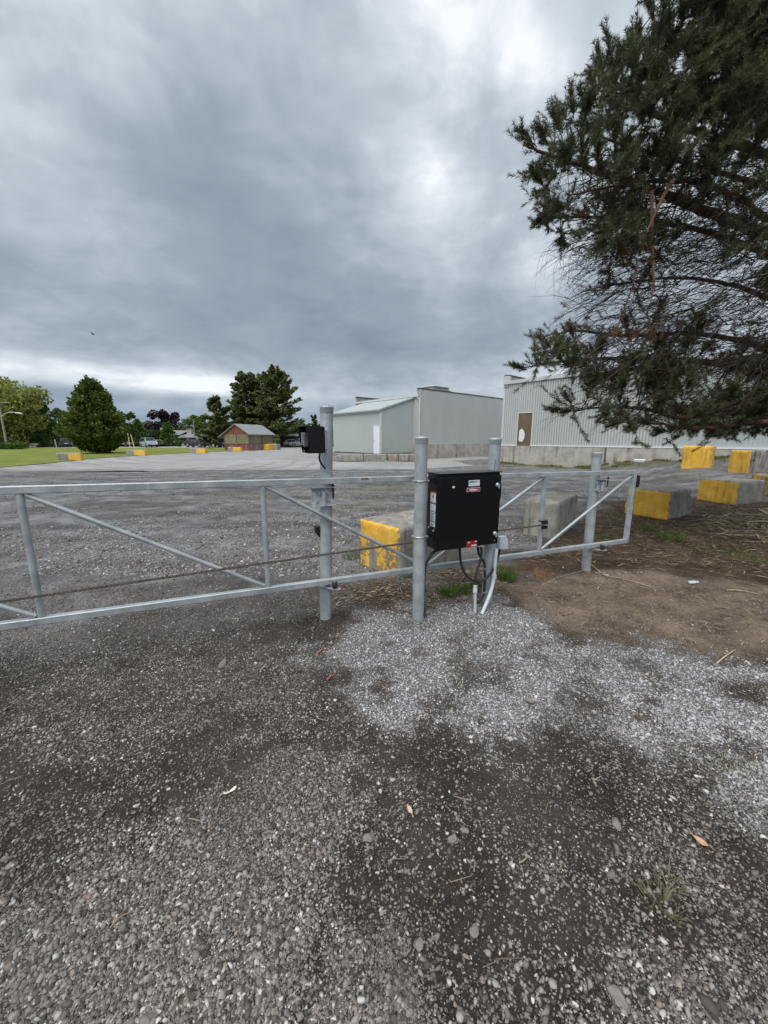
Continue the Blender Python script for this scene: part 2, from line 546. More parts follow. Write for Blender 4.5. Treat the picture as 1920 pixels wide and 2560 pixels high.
# ------------------------------------------------------------------ ground
def poly_g(pts):
    return [G(a, b)[:2] for a, b in pts]
PATCH = poly_g([(715, 1352), (800, 1325), (880, 1296), (905, 1330), (960, 1310), (1060, 1295), (1130, 1322), (1250, 1390), (1400, 1412), (1560, 1435), (1659, 1448), (1900, 1480),
                (1900, 1760), (1659, 1690), (1530, 1615), (1390, 1570), (1300, 1530), (1180, 1545), (1110, 1560), (1090, 1640), (1010, 1630), (930, 1580), (830, 1590), (765, 1550), (780, 1470), (720, 1420)])
DIRT = poly_g([(1075, 1262), (1200, 1235), (1400, 1235), (1500, 1255), (1659, 1265), (1800, 1290), (1900, 1440), (1659, 1440), (1420, 1408), (1240, 1385), (1130, 1320)])
DIRT_ = DIRT
LITTER = poly_g([(1080, 1255), (1090, 1205), (1200, 1150), (1330, 1085), (1480, 1070), (1560, 1085), (1700, 1080), (2100, 1100), (2100, 1330), (1659, 1270), (1450, 1245), (1200, 1240)])
DUG = poly_g([(690, 1270), (760, 1225), (900, 1255), (1090, 1215), (1110, 1290), (1000, 1310), (900, 1310), (800, 1325), (720, 1330)])
DENSE_A = poly_g([(-60, 1985), (300, 1850), (540, 1690), (640, 1590), (770, 1620), (770, 1760), (690, 1900), (640, 2010), (760, 2110), (1050, 2330), (-60, 2330)])
DENSE_B = poly_g([(60, 1500), (480, 1380), (720, 1480), (770, 1560), (600, 1610), (380, 1560), (120, 1620)])
DENSE_C = poly_g([(-80, 1262), (680, 1262), (690, 1320), (420, 1400), (150, 1480), (-80, 1600)])
DENSE_D = poly_g([(1180, 1900), (1400, 1940), (1560, 2080), (1740, 2330), (1080, 2330), (1200, 2100)])
HOLES = [(poly_g([(960, 1420), (1100, 1420), (1110, 1490), (980, 1480)]), .5), (poly_g([(1230, 1420), (1300, 1420), (1300, 1560), (1200, 1590), (1215, 1500)]), .5),
         (poly_g([(1540, 1470), (1659, 1480), (1659, 1530), (1560, 1510)]), .7), (poly_g([(900, 1500), (1010, 1490), (1010, 1560), (930, 1560)]), .4)]
def fields(x, y):
    """fresh stone patch, bare dirt, needle litter, stone density, grey yard gravel, green"""
    w1 = fbm(x * 2.2, y * 2.2, 4, 5) - .5
    w2 = fbm(x * 7.0, y * 7.0, 3, 6) - .5
    lg = ss(-.26, .20, polysd(x, y, PATCH) + w1 * .75 + w2 * .40)
    for pg, a in HOLES:
        lg = lg * (1 - a * 1.5 * ss(-.05, .12, polysd(x, y, pg) + w1 * .35 + w2 * .12)).clip(0, 1)
    lg = lg * (0.42 + 0.58 * ss(-.20, .05, w1 * .9 + w2 * 1.1 + .08))
    dt = ss(-.12, .16, polysd(x, y, DIRT) + w1 * .5 + w2 * .15) * (1 - lg)
    li = ss(-.3, .4, polysd(x, y, LITTER) + w1 * .9 + w2 * .3) * (1 - lg) * (1 - dt)
    dg = ss(-.1, .2, polysd(x, y, DUG) + w1 * .4 + w2 * .2) * (1 - lg) * (1 - dt)
    w3 = fbm(x * 16, y * 16, 3, 33) - .5
    def soft(pg, wd): return ss(-wd, wd, polysd(x, y, pg) + w1 * 2.2 * wd + w2 * 1.3 * wd + w3 * .8 * wd)
    dens = .15 + .18 * ss(.50, .66, fbm(x * 2.4, y * 2.4, 4, 41)) + .82 * soft(DENSE_A, .19) + .50 * soft(DENSE_B, .26) + .48 * soft(DENSE_C, .30) - .05 * ss(-.1, .3, x - .1 - .2 * w1) * ss(2.0, 1.3, y) + .05 * soft(DENSE_D, .18)
    dens = dens * (.72 + .55 * ss(-.15, .15, w2 + w3 * .6))
    far = ss(3.0, 5.4, y - .30 * x + w1 * 2.2)
    dens = dens * (1 - .5 * dt) * (1 - .75 * li) * (1 - .45 * dg) + lg * .9
    gr = far * (1 - li)
    edge3 = polysd(x, y, [(8.1 - .9, 26.6), (19, 13.7), (17.2, 12.8), (6.8, 24.9)])
    gn = .9 * ss(-.6, .9, edge3 + w1 * 2.0) + .35 * ss(.62, .72, fbm(x * .45 + 3, y * .45, 4, 51)) * ss(6, 8, y) * ss(20, 14, y)
    gn = gn + ss(74, 80, y) + ss(60, 80, np.abs(x)) * ss(20, 30, y)
    return lg, dt, li, np.clip(dens, 0, 1), gr, np.clip(gn, 0, 1), dg

def grid_axis(lo, hi, a, b, step, growth):
    xs = list(np.arange(a, b, step))
    s_, x = step, xs[-1]
    while x < hi:
        s_ *= growth
        x += s_
        xs.append(x)
    s_, x = step, a
    while x > lo:
        s_ *= growth
        x -= s_
        xs.insert(0, x)
    return np.array(xs)
def sheet(name, xs, ys, hf):
    X, Y = np.meshgrid(xs, ys)
    v = np.stack([X.ravel(), Y.ravel(), hf(X, Y).ravel()], 1)
    nx, ny = len(xs), len(ys)
    i = (np.arange(ny - 1)[:, None] * nx + np.arange(nx - 1)[None]).ravel()
    return np_mesh(name, v, np.stack([i, i + 1, i + nx + 1, i + nx], 1)), X.ravel(), Y.ravel()
gx = grid_axis(-700, 700, -3.2, 4.2, 0.032, 1.055)
gy = grid_axis(-40, 1500, 0.5, 5.2, 0.030, 1.05)
gme, X_, Y_ = sheet('ground', gx, gy, H)
fl = fields(X_, Y_)
a1 = gme.attributes.new('ground_a', 'FLOAT_COLOR', 'POINT')
a1.data.foreach_set('color', np.stack([fl[0], fl[1], fl[2], fl[3]], 1).astype(np.float32).ravel())
a2 = gme.attributes.new('ground_b', 'FLOAT_COLOR', 'POINT')
a2.data.foreach_set('color', np.stack([fl[4], fl[5], fl[6], np.ones_like(fl[0])], 1).astype(np.float32).ravel())

def ground_mat():
    m, nt, bs = new_mat('gravel_ground')
    co = nt.nodes.new('ShaderNodeTexCoord').outputs['Object']
    A = nd(nt, 'ShaderNodeAttribute', attribute_name='ground_a')
    B = nd(nt, 'ShaderNodeAttribute', attribute_name='ground_b')
    sa = nd(nt, 'ShaderNodeSeparateColor', {0: A.outputs['Color']})
    sb = nd(nt, 'ShaderNodeSeparateColor', {0: B.outputs['Color']})
    LG, DT, LI, DE_ = sa.outputs[0], sa.outputs[1], sa.outputs[2], A.outputs['Alpha']
    GR, GN, DG = sb.outputs[0], sb.outputs[1], sb.outputs[2]
    n1 = nd(nt, 'ShaderNodeTexNoise', {'Vector': co, 'Scale': 2.2, 'Detail': 8.0, 'Roughness': .62}).outputs[0]
    n2 = nd(nt, 'ShaderNodeTexNoise', {'Vector': co, 'Scale': 26.0, 'Detail': 8.0, 'Roughness': .7}).outputs[0]
    n3 = nd(nt, 'ShaderNodeTexNoise', {'Vector': co, 'Scale': 190.0, 'Detail': 4.0, 'Roughness': .7}).outputs[0]
    st = nd(nt, 'ShaderNodeMapping', {'Vector': co, 'Rotation': (0, 0, .22), 'Scale': (.16, .62, 1)}).outputs[0]
    n4 = nd(nt, 'ShaderNodeTexNoise', {'Vector': st, 'Scale': 1.9, 'Detail': 7.0, 'Roughness': .6}).outputs[0]
    f12 = mth(nt, 'ADD', mth(nt, 'MULTIPLY', n1, .45), mth(nt, 'ADD', mth(nt, 'MULTIPLY', n2, .35), mth(nt, 'MULTIPLY', n3, .2)))
    fines = mixc(nt, sstep(nt, f12, .36, .64), (.020, .0165, .014), (.080, .066, .056))
    fines = mixc(nt, mth(nt, 'MULTIPLY', DG, .7), fines, mixc(nt, sstep(nt, f12, .4, .6), (.045, .033, .026), (.085, .066, .052)))
    dirt = mixc(nt, sstep(nt, f12, .36, .62), (.056, .042, .032), (.245, .188, .144))
    lit = mixc(nt, sstep(nt, f12, .4, .62), (.032, .022, .016), (.12, .085, .058))
    grey = mixc(nt, sstep(nt, n4, .36, .62), mixc(nt, sstep(nt, f12, .38, .60), (.045, .042, .040), (.15, .143, .138)), mixc(nt, sstep(nt, f12, .40, .60), (.10, .098, .10), (.34, .34, .35)))
    green = mixc(nt, sstep(nt, f12, .4, .6), (.055, .065, .018), (.15, .15, .05))
    fines = mixc(nt, mth(nt, 'MULTIPLY', DE_, .45), fines, mixc(nt, f12, (.035, .031, .028), (.13, .118, .106)))
    col = mixc(nt, GR, fines, grey)
    col = mixc(nt, LI, col, lit)
    col = mixc(nt, DT, col, dirt)
    col = mixc(nt, mth(nt, 'MULTIPLY', LG, .5), col, (.17, .17, .172))
    # small stones pressed into the surface
    n5 = nd(nt, 'ShaderNodeTexNoise', {'Vector': co, 'Scale': 75.0, 'Detail': 6.0, 'Roughness': .75}).outputs[0]
    hgt = mth(nt, 'ADD', mth(nt, 'MULTIPLY', n2, .5), mth(nt, 'MULTIPLY', n5, .9))
    for sc, share, k in ((110.0, .80, 1.0), (210.0, .9, .6), (62.0, .05, 1.3)):
        vo = nd(nt, 'ShaderNodeTexVoronoi', {'Vector': co, 'Scale': sc, 'Randomness': 1.0})
        vc = nd(nt, 'ShaderNodeSeparateColor', {0: vo.outputs['Color']})
        size = mth(nt, 'MULTIPLY_ADD', vc.outputs[1], .30, .24)
        ins = sstep(nt, mth(nt, 'SUBTRACT', size, vo.outputs['Distance']), -.02, .07)
        dd = mth(nt, 'MAXIMUM', DE_, mth(nt, 'MULTIPLY', GR, .62))
        dd = mth(nt, 'MULTIPLY', dd, mth(nt, 'SUBTRACT', 1.0, mth(nt, 'MULTIPLY', LI, .8)))
        on = sstep(nt, mth(nt, 'SUBTRACT', mth(nt, 'MULTIPLY', dd, share), vc.outputs[0]), -.03, .03)
        mask = mth(nt, 'MULTIPLY', ins, on)
        sc_ = ramp(nt, vc.outputs[2], [(0, (.06, .055, .05)), (.45, (.13, .122, .113)), (.8, (.23, .22, .205)), (1, (.46, .45, .43))])
        sl_ = ramp(nt, vc.outputs[2], [(0, (.20, .20, .205)), (.5, (.33, .33, .34)), (1, (.55, .55, .56))])
        sc_ = mixc(nt, mth(nt, 'MULTIPLY', DT, .0), sc_, sl_)
        scl = mixc(nt, LG, mixc(nt, mth(nt, 'MULTIPLY', GR, .7), sc_, mixc(nt, vc.outputs[2], (.14, .14, .145), (.50, .50, .52))), sl_)
        col = mixc(nt, mask, col, scl)
        hgt = mth(nt, 'ADD', hgt, mth(nt, 'MULTIPLY', mask, k * .55))
    col = mixc(nt, mth(nt, 'MULTIPLY', GN, sstep(nt, f12, .40, .56)), col, green)
    nt.links.new(col, bs.inputs['Base Color'])
    bs.inputs['Roughness'].default_value = .9
    bs.inputs['Specular IOR Level'].default_value = .10
    b = nd(nt, 'ShaderNodeBump', {'Height': hgt, 'Strength': 1.0, 'Distance': .012})
    nt.links.new(b.outputs[0], bs.inputs['Normal'])
    return m
ground = link_mesh('ground', gme, ground_mat(), smooth=True)
tag(ground, 'dark gravel and dirt ground of the yard', None, kind='structure')

# paved yard beyond the gravel, lawn, road, each a sheet a little above the one below
def asphalt_mat(name, a, b, tracks=True):
    m, nt, bs = new_mat(name)
    co = nt.nodes.new('ShaderNodeTexCoord').outputs['Object']
    n1 = nd(nt, 'ShaderNodeTexNoise', {'Vector': co, 'Scale': .22, 'Detail': 8.0, 'Roughness': .6, 'Distortion': 1.2}).outputs[0]
    n2 = nd(nt, 'ShaderNodeTexNoise', {'Vector': co, 'Scale': 14.0, 'Detail': 6.0, 'Roughness': .7}).outputs[0]
    col = mixc(nt, sstep(nt, n1, .36, .64), a, b)
    col = mixc(nt, mth(nt, 'MULTIPLY', sstep(nt, n2, .3, .75), .35), col, (.40, .395, .39))
    if tracks:
        yy = nd(nt, 'ShaderNodeSeparateXYZ', {0: co}).outputs[1]
        ne = nd(nt, 'ShaderNodeTexNoise', {'Vector': co, 'Scale': .55, 'Detail': 7.0, 'Roughness': .65}).outputs[0]
        edge = sstep(nt, mth(nt, 'ADD', yy, mth(nt, 'MULTIPLY_ADD', ne, 9.0, -4.5)), 19.0, 22.5)
        col = mixc(nt, edge, mixc(nt, sstep(nt, n2, .35, .65), (.12, .118, .118), (.25, .248, .25)), col)
    if tracks:                                        # tyre sweeps: rings round a few turning centres
        for cx, cy, sc, am in ((-9, 40, .9, .5), (-2, 46, .8, .45), (-22, 24, .65, .35), (4, 58, .5, .4)):
            mp = nd(nt, 'ShaderNodeMapping', {'Vector': co, 'Location': (-cx, -cy, 0)}).outputs[0]
            w = nd(nt, 'ShaderNodeTexWave', {'Vector': mp, 'Scale': sc * .35, 'Distortion': 2.2, 'Detail': 3.0, 'Detail Scale': .6}, wave_type='RINGS', rings_direction='Z').outputs['Fac']
            msk = nd(nt, 'ShaderNodeTexNoise', {'Vector': mp, 'Scale': .10, 'Detail': 3.0}).outputs[0]
            f = mth(nt, 'MULTIPLY', mth(nt, 'MULTIPLY', sstep(nt, w, .72, 1.0), am), sstep(nt, msk, .47, .6))
            col = mixc(nt, f, col, (.12, .118, .118))
    nt.links.new(col, bs.inputs['Base Color'])
    bs.inputs['Roughness'].default_value = .85
    bs.inputs['Specular IOR Level'].default_value = .3
    b_ = nd(nt, 'ShaderNodeBump', {'Height': n2, 'Strength': .5, 'Distance': .006})
    nt.links.new(b_.outputs[0], bs.inputs['Normal'])
    return m
def poly_sheet(name, poly, lift, m, step=1.0, wob=.0, seed=1, thick=0.0):
    """a flat polygon triangulated and draped over the terrain"""
    import bmesh
    bm = bmesh.new()
    pts = []
    n = len(poly)
    for i in range(n):
        a, b = np.asarray(poly[i][:2], float), np.asarray(poly[(i + 1) % n][:2], float)
        k = max(1, int(np.linalg.norm(b - a) / step))
        k = min(k, 160)
        for j in range(k):
            p = a + (b - a) * j / k
            if wob > 0:
                p = p + wob * np.array([fbm(p[0] * .9, p[1] * .9, 3, seed) - .5, fbm(p[0] * .9, p[1] * .9, 3, seed + 9) - .5]) * 2
            pts.append(p)
    vs = [bm.verts.new((p[0], p[1], 0)) for p in pts]
    f = bm.faces.new(vs)
    bmesh.ops.triangulate(bm, faces=[f])
    for it in range(3):
        ed = [e for e in bm.edges if e.calc_length() > 3.5 and (e.verts[0].co.y + e.verts[1].co.y) / 2 < 45 and max(e.verts[0].co.x, e.verts[1].co.x) > -8]
        if ed:
            bmesh.ops.subdivide_edges(bm, edges=ed, cuts=1)
            bmesh.ops.triangulate(bm, faces=[q for q in bm.faces if len(q.verts) > 3])
    for v in bm.verts:
        v.co.z = float(H0(v.co.x, v.co.y)) + lift
    bmesh.ops.recalc_face_normals(bm, faces=bm.faces)
    if sum(q.normal.z for q in bm.faces) < 0:
        bmesh.ops.reverse_faces(bm, faces=bm.faces)
    me = bpy.data.meshes.new(name)
    bm.to_mesh(me)
    bm.free()
    return link_mesh(name, me, m)
ASPH = asphalt_mat('pale_worn_asphalt', (.27, .265, .265), (.35, .345, .34))
yard = poly_sheet('pavement', [(-70, 17.5), (-30, 18.6), (-14, 19.6), (-5, 20.4), (1.0, 20.6), (3.5, 21.8), (5.6, 24.0), (5.2, 28.5), (3.3, 31.0), (2.6, 27.6), (-3.4, 27.6), (-5.9, 33.8), (-6.5, 78), (-70, 78)], .012, ASPH, .6, .55, 3)
tag(yard, 'pale worn asphalt yard beyond the gravel', kind='structure')
yard2 = poly_sheet('path', [(3.2, 26.0), (5.0, 28.8), (9.5, 32.5), (11, 35.5), (8.2, 36.6), (3.4, 30.9)], .014, ASPH, .6, .2, 5)
tag(yard2, 'asphalt lane running along the middle hall', kind='structure')

LAWN_M = mat('mown_grass', (.11, .155, .028), (.225, .255, .065), scale=.9, detail=9, rough=.95, bump=.02, bscale=40, stretch=(.5, 1, 1), c3=(.20, .21, .07), spec=.1)
lf = poly_g([(590, 971.5), (520, 973.5), (430, 977.5), (300, 984.5), (200, 991), (120, 1000), (0, 1010.5)])
lawn = poly_sheet('lawn', [tuple(p) for p in lf] + [(-75, 16.5), (-95, 20), (-95, 71), (-24, 71), (-18.6, 62)], .045, LAWN_M, .8, .25, 8)
tag(lawn, 'mown green lawn in front of the road', kind='structure')
ROADM = asphalt_mat('road_asphalt', (.25, .245, .24), (.32, .315, .31), False)
road = poly_sheet('road', [(-110, 70), (40, 70), (40, 80), (-34, 80), (-52, 160), (-59, 160), (-45, 80), (-110, 80)], .055, ROADM, 4)
tag(road, 'grey road running across behind the lawn', kind='structure')

# ------------------------------------------------------------------ loose stones and litter
def stones(n, name, ymin, ymax, size, seed, seg, far_=False):
    r_ = np.random.default_rng(seed)
    phi = (1 + 5 ** .5) / 2
    ico = np.array([(-1, phi, 0), (1, phi, 0), (-1, -phi, 0), (1, -phi, 0), (0, -1, phi), (0, 1, phi), (0, -1, -phi), (0, 1, -phi), (phi, 0, -1), (phi, 0, 1), (-phi, 0, -1), (-phi, 0, 1)]) / 1.9
    tri = np.array([(0, 11, 5), (0, 5, 1), (0, 1, 7), (0, 7, 10), (0, 10, 11), (1, 5, 9), (5, 11, 4), (11, 10, 2), (10, 7, 6), (7, 1, 8), (3, 9, 4), (3, 4, 2), (3, 2, 6), (3, 6, 8), (3, 8, 9), (4, 9, 5), (2, 4, 11), (6, 2, 10), (8, 6, 7), (9, 8, 1)])
    # thinning out with distance from where one stands
    y = ymin * (ymax / ymin) ** r_.random(n * 3) if seg else ymin + (ymax - ymin) * r_.random(n * 3)
    x = (r_.random(n * 3) * 2 - 1) * (y * 1.12 + .35)
    out = r_.random(n * 3) < .22                      # some of them to the sides, for anyone stepping aside
    x = np.where(out, x * 1.9, x)
    f = fields(x, y)
    if far_: f = list(f); f[3] = .9 * f[4] * ss(.38, .60, fbm(x * .8, y * .8, 4, 61)) * (y < 19.5); f[0] = f[0] * 0 + .30
    keep = r_.random(n * 3) < np.clip(f[3] * 1.25, .03, 1) * (1 - .93 * np.clip(f[2], 0, 1))
    x, y = x[keep][:n], y[keep][:n]
    lg = f[0][keep][:n]
    m = len(x)
    s_ = size(r_, m)
    ax = np.stack([r_.uniform(.8, 1.25, m), r_.uniform(.65, 1.05, m), r_.uniform(.4, .85, m)], 1) * s_[:, None]
    vv = ico[None] * (1 + r_.normal(0, .28, (m, 12, 1))) + r_.normal(0, .20, (m, 12, 3))
    vv = vv * ax[:, None, :]
    tx = r_.normal(0, .35, m)
    c, s2 = np.cos(tx)[:, None], np.sin(tx)[:, None]
    vv = np.stack([vv[..., 0], vv[..., 1] * c - vv[..., 2] * s2, vv[..., 1] * s2 + vv[..., 2] * c], 2)
    a = r_.random(m) * 6.283
    c, s2 = np.cos(a)[:, None], np.sin(a)[:, None]
    vv = np.stack([vv[..., 0] * c - vv[..., 1] * s2, vv[..., 0] * s2 + vv[..., 1] * c, vv[..., 2]], 2)
    z = H(x, y) + ax[:, 2] * r_.uniform(.0, .55, m)
    vv = vv + np.stack([x, y, z], 1)[:, None, :]
    fc = tri[None] + (np.arange(m) * 12)[:, None, None]
    me = np_mesh(name, vv.reshape(-1, 3), fc.reshape(-1, 3))
    at_ = me.attributes.new('fresh', 'FLOAT', 'POINT')
    at_.data.foreach_set('value', np.repeat(lg, 12).astype(np.float32))
    return me
def stone_mat():
    m, nt, bs = new_mat('crushed_stone')
    g = nt.nodes.new('ShaderNodeNewGeometry').outputs['Random Per Island']
    fr = nd(nt, 'ShaderNodeAttribute', attribute_name='fresh').outputs['Fac']
    co = nt.nodes.new('ShaderNodeTexCoord').outputs['Object']
    n1 = nd(nt, 'ShaderNodeTexNoise', {'Vector': co, 'Scale': 160.0, 'Detail': 4.0}).outputs[0]
    n0 = nd(nt, 'ShaderNodeTexNoise', {'Vector': co, 'Scale': 1.6, 'Detail': 5.0}).outputs[0]
    c0 = ramp(nt, g, [(0, (.05, .044, .038)), (.30, (.125, .112, .099)), (.55, (.19, .173, .156)), (.74, (.255, .235, .213)), (.88, (.33, .303, .272)), (.925, (.25, .19, .15)), (.945, (.42, .405, .385)), (1, (.64, .625, .60))])
    c0 = mixc(nt, sstep(nt, n0, .42, .62, 0, .35), c0, (.11, .10, .09))
    c1 = ramp(nt, g, [(0, (.17, .168, .17)), (.3, (.29, .288, .295)), (.7, (.42, .42, .43)), (1, (.64, .635, .635))])
    col = mixc(nt, fr, c0, c1)
    col = mixc(nt, mth(nt, 'MULTIPLY', sstep(nt, n1, .5, .75), .3), col, (.06, .055, .05))
    nt.links.new(col, bs.inputs['Base Color'])
    bs.inputs['Roughness'].default_value = .85
    bs.inputs['Specular IOR Level'].default_value = .3
    return m
STONE = stone_mat()
def sz_small(r_, m):
    return np.clip(r_.lognormal(math.log(.0041), .40, m), .0018, .013)
def sz_big(r_, m):
    return np.clip(r_.lognormal(math.log(.0095), .28, m), .007, .018)
me = stones(200000, 'gravel', .62, 5.6, sz_small, 3, True)
gv = link_mesh('gravel', me, STONE)
tag(gv, 'loose crushed gravel scattered over the dark ground', kind='stuff')
me = stones(46000, 'yard_gravel', 4.4, 19.0, lambda r_, m: np.clip(r_.lognormal(math.log(.0095), .40, m), .005, .03), 9, True, True)
gv3 = link_mesh('yard_gravel', me, STONE)
tag(gv3, 'coarse grey gravel strewn over the yard behind the gate', kind='stuff')
me = stones(380, 'pebbles', .62, 6.0, sz_big, 5, True)
gv2 = link_mesh('pebbles', me, STONE)
tag(gv2, 'larger loose stones lying among the gravel', kind='stuff')

def sticks(name, n, poly, lmin, lmax, w, m, label, seed, tilt=.25):
    r_ = np.random.default_rng(seed)
    P = np.array([p[:2] for p in poly])
    lo, hi = P.min(0), P.max(0)
    q = lo + (hi - lo) * r_.random((n * 6, 2))
    k = polysd(q[:, 0], q[:, 1], poly) + (fbm(q[:, 0] * 1.3, q[:, 1] * 1.3, 3, seed) - .5) * 1.2 > r_.random(n * 6) * .5
    q = q[k][:n]
    m_ = len(q)
    a = r_.normal(.15, .8, m_)
    L = r_.uniform(lmin, lmax, m_) ** 1.0
    d = np.stack([np.cos(a), np.sin(a), r_.normal(0, tilt, m_) * .5], 1)
    nrm = np.stack([-np.sin(a), np.cos(a), np.zeros(m_)], 1)
    z = H(q[:, 0], q[:, 1]) + .006 + .02 * r_.random(m_)
    c = np.stack([q[:, 0], q[:, 1], z], 1)
    ww = (w * r_.uniform(.6, 1.6, m_))[:, None]
    up = np.array([0, 0, 1.0])
    vs = np.stack([c - d * L[:, None] / 2 - nrm * ww, c - d * L[:, None] / 2 + nrm * ww, c + d * L[:, None] / 2 + nrm * ww * .6, c + d * L[:, None] / 2 - nrm * ww * .6, c + up * ww * 1.6 + nrm * L[:, None] * .06 * r_.normal(0, 1, (m_, 1))], 1)
    fc = np.array([(0, 3, 4), (3, 2, 4), (2, 1, 4), (1, 0, 4)])[None] + (np.arange(m_) * 5)[:, None, None]
    me = np_mesh(name, vs.reshape(-1, 3), fc.reshape(-1, 3))
    o = link_mesh(name, me, m)
    return tag(o, label, kind='stuff')
def straw_mat(name, stops):
    m, nt, bs = new_mat(name)
    g = nt.nodes.new('ShaderNodeNewGeometry').outputs['Random Per Island']
    nt.links.new(ramp(nt, g, stops), bs.inputs['Base Color'])
    bs.inputs['Roughness'].default_value = .9
    return m
STRAW = straw_mat('dead_needles', [(0, (.05, .033, .022)), (.4, (.12, .08, .05)), (.7, (.20, .14, .09)), (.92, (.34, .26, .17)), (1, (.48, .40, .29))])
sticks('litter', 9000, LITTER, .03, .16, .0022, STRAW, 'brown pine needle and twig litter under the pine tree', 21)
STRAW_IN = poly_g([(1500, 1120), (1600, 1090), (1750, 1090), (1900, 1150), (1900, 1210), (1659, 1180), (1540, 1160)])
sticks('straw_litter', 650, STRAW_IN, .15, .7, .004, straw_mat('dry_stalks', [(0, (.14, .10, .06)), (.6, (.27, .21, .13)), (1, (.46, .38, .25))]), 'long dry stalks flattened beside the yellow concrete block', 23, .12)
sticks('dirt_litter', 700, DIRT, .02, .10, .0016, STRAW, 'dry twig bits on the bare brown dirt', 29)
sticks('bark_litter', 1600, DUG + [], .02, .09, .003, STRAW, 'bark and twig bits on the dug soil round the gate posts', 25)
near_poly = [(-2.2, .8), (3.6, .8), (4.0, 3.2), (-2.6, 3.0)]
sticks('twig_litter', 260, near_poly, .02, .09, .0011, straw_mat('pale_twigs', [(0, (.10, .075, .05)), (.6, (.22, .17, .12)), (1, (.36, .30, .22))]), 'thin dry twigs strewn over the gravel', 27)

# ------------------------------------------------------------------ the sliding gate
P1 = np.array([-0.546, 3.292])
P4 = np.array([2.585, 4.644])
GU = (P4 - P1) / np.linalg.norm(P4 - P1)
GN_ = np.array([GU[1], -GU[0]])                     # towards the camera
GO = P1 + GN_ * 0.10                                # a point of the gate's centre plane
U3 = np.array([GU[0], GU[1], 0.0])
N3 = np.array([GN_[0], GN_[1], 0.0])
Z3 = np.array([0, 0, 1.0])
def gp(s, z, n=0.0):
    return np.array([GO[0], GO[1], 0.0]) + U3 * s + N3 * n + Z3 * z
def zt(s): return 1.300 - 0.0152 * s               # centre line of the top rail
def zb(s): return 0.405 - 0.0140 * s               # and of the bottom rail
def gplane(px, py, n=0.0):
    """point seen at px,py on the vertical plane n metres in front of the gate"""
    A = gp(0, 0, n)
    B = gp(1, 0, n)
    return on_plane(px, py, A, B)
def bar(mb, a, b, w, h, up=(0, 0, 1), bev=.004):
    a, b = np.asarray(a, float), np.asarray(b, float)
    d = b - a
    L = np.linalg.norm(d)
    d = d / L
    up = np.asarray(up, float)
    y = np.cross(up, d)
    y /= np.linalg.norm(y)
    z = np.cross(d, y)
    mb.box((a + b) / 2, (L, w, h), d, y, z, bev)

gate = thing('sliding_gate', 'long galvanised sliding gate of square rails with diagonal braces, standing across the yard entrance', 'gate', gp(0, 0))
S0, S1 = -6.60, 3.97
RW = 0.05
mb = MB(); bar(mb, gp(S0, zt(S0)), gp(S1 + .027, zt(S1)), RW, RW); mb.build('top_rail', GALV, gate)
mb = MB(); bar(mb, gp(S0, zb(S0)), gp(S1 - .0255, zb(S1)), RW, RW); mb.build('bottom_rail', GALV, gate)
st = [-6.46, -4.97, -3.48, -1.99, -0.50, 0.99, 2.48, 3.97]
for i, s in enumerate(st):
    mb = MB()
    a, b = gp(s, zb(s) + RW / 2 - .001), gp(s, zt(s) - RW / 2 + .001)
    if s > 3.9:
        bar(mb, gp(s, zb(s) - RW / 2), b, .051, .051, U3)
    elif s > 2.4:
        bar(mb, a, b, .040, .040, U3)
    else:
        mb.tube([a, b], .0215, 14)
    mb.build('upright', GALV, gate)
for i in range(len(st) - 1):
    a, b = st[i], st[i + 1]
    down = b <= 1.0
    mb = MB()
    if down:
        p, q = gp(a + .03, zt(a) - .035), gp(b - .03, zb(b) + .035)
    else:
        p, q = gp(a + .03, zb(a) + .035), gp(b - .03, zt(b) - .035)
    mb.tube([p, q], .0165, 12)
    mb.build('diagonal_brace', GALV, gate)
# rust-brown weld scars on the top rail and joints of the telescoped tube
RUST = mat('weld_rust', (.16, .085, .045), (.24, .20, .17), scale=40, rough=.8)
mb = MB()
c = gplane(789, 1032, .0262)
s_ = float(np.dot(c - gp(0, 0), U3))
for ds, w in ((-.012, .05), (.02, .03)):
    mb.prism([(-w / 2, -.002), (w / 2, -.004), (w * .4, .012), (0, .016), (-w * .5, .010)], gp(s_ + ds, zt(s_) + .006, .0252), U3, Z3, N3, 0, .0012)
mb.build('weld_scar', RUST, gate)
# chain bracket on the upright right of the operator
cb = gplane(1177, 1134, .045)
sc_ = float(np.dot(cb - gp(0, 0), U3))
mb = MB()
mb.box(cb, (.085, .006, .095), U3, N3, Z3, .001)
mb.box(cb + N3 * -.028 + Z3 * .045, (.085, .055, .006), U3, N3, Z3, .001)
brk = mb.build('chain_bracket', BLACK_MATT, gate)
mb = MB()
for ds in (-.008, .018):
    mb.lathe([(.007, 0), (.007, .006), (.004, .006), (.004, .016)], cb + U3 * ds + N3 * .003, N3, 8)
mb.build('bolt', ZINC, brk)
def line_pts():
    l = gplane(0, 1299, .055)
    m1 = gplane(622, 1214, .055)
    m2 = gplane(893, 1167, .055)
    r = cb + N3 * .012
    return l, m1, m2, r
cl, cm1, cm2, cr = line_pts()
sA = float(np.dot(cl - gp(0, 0), U3))
zA, zM = cl[2], cm1[2]
sM = float(np.dot(cm1 - gp(0, 0), U3))
def chain_z(s):
    a = np.polyfit([sA, sM, float(np.dot(cm2 - gp(0, 0), U3)), sc_], [cl[2], cm1[2], cm2[2], cr[2]], 2)
    return np.polyval(a, s)
mb = MB()
s = S0 + .2
k = 0
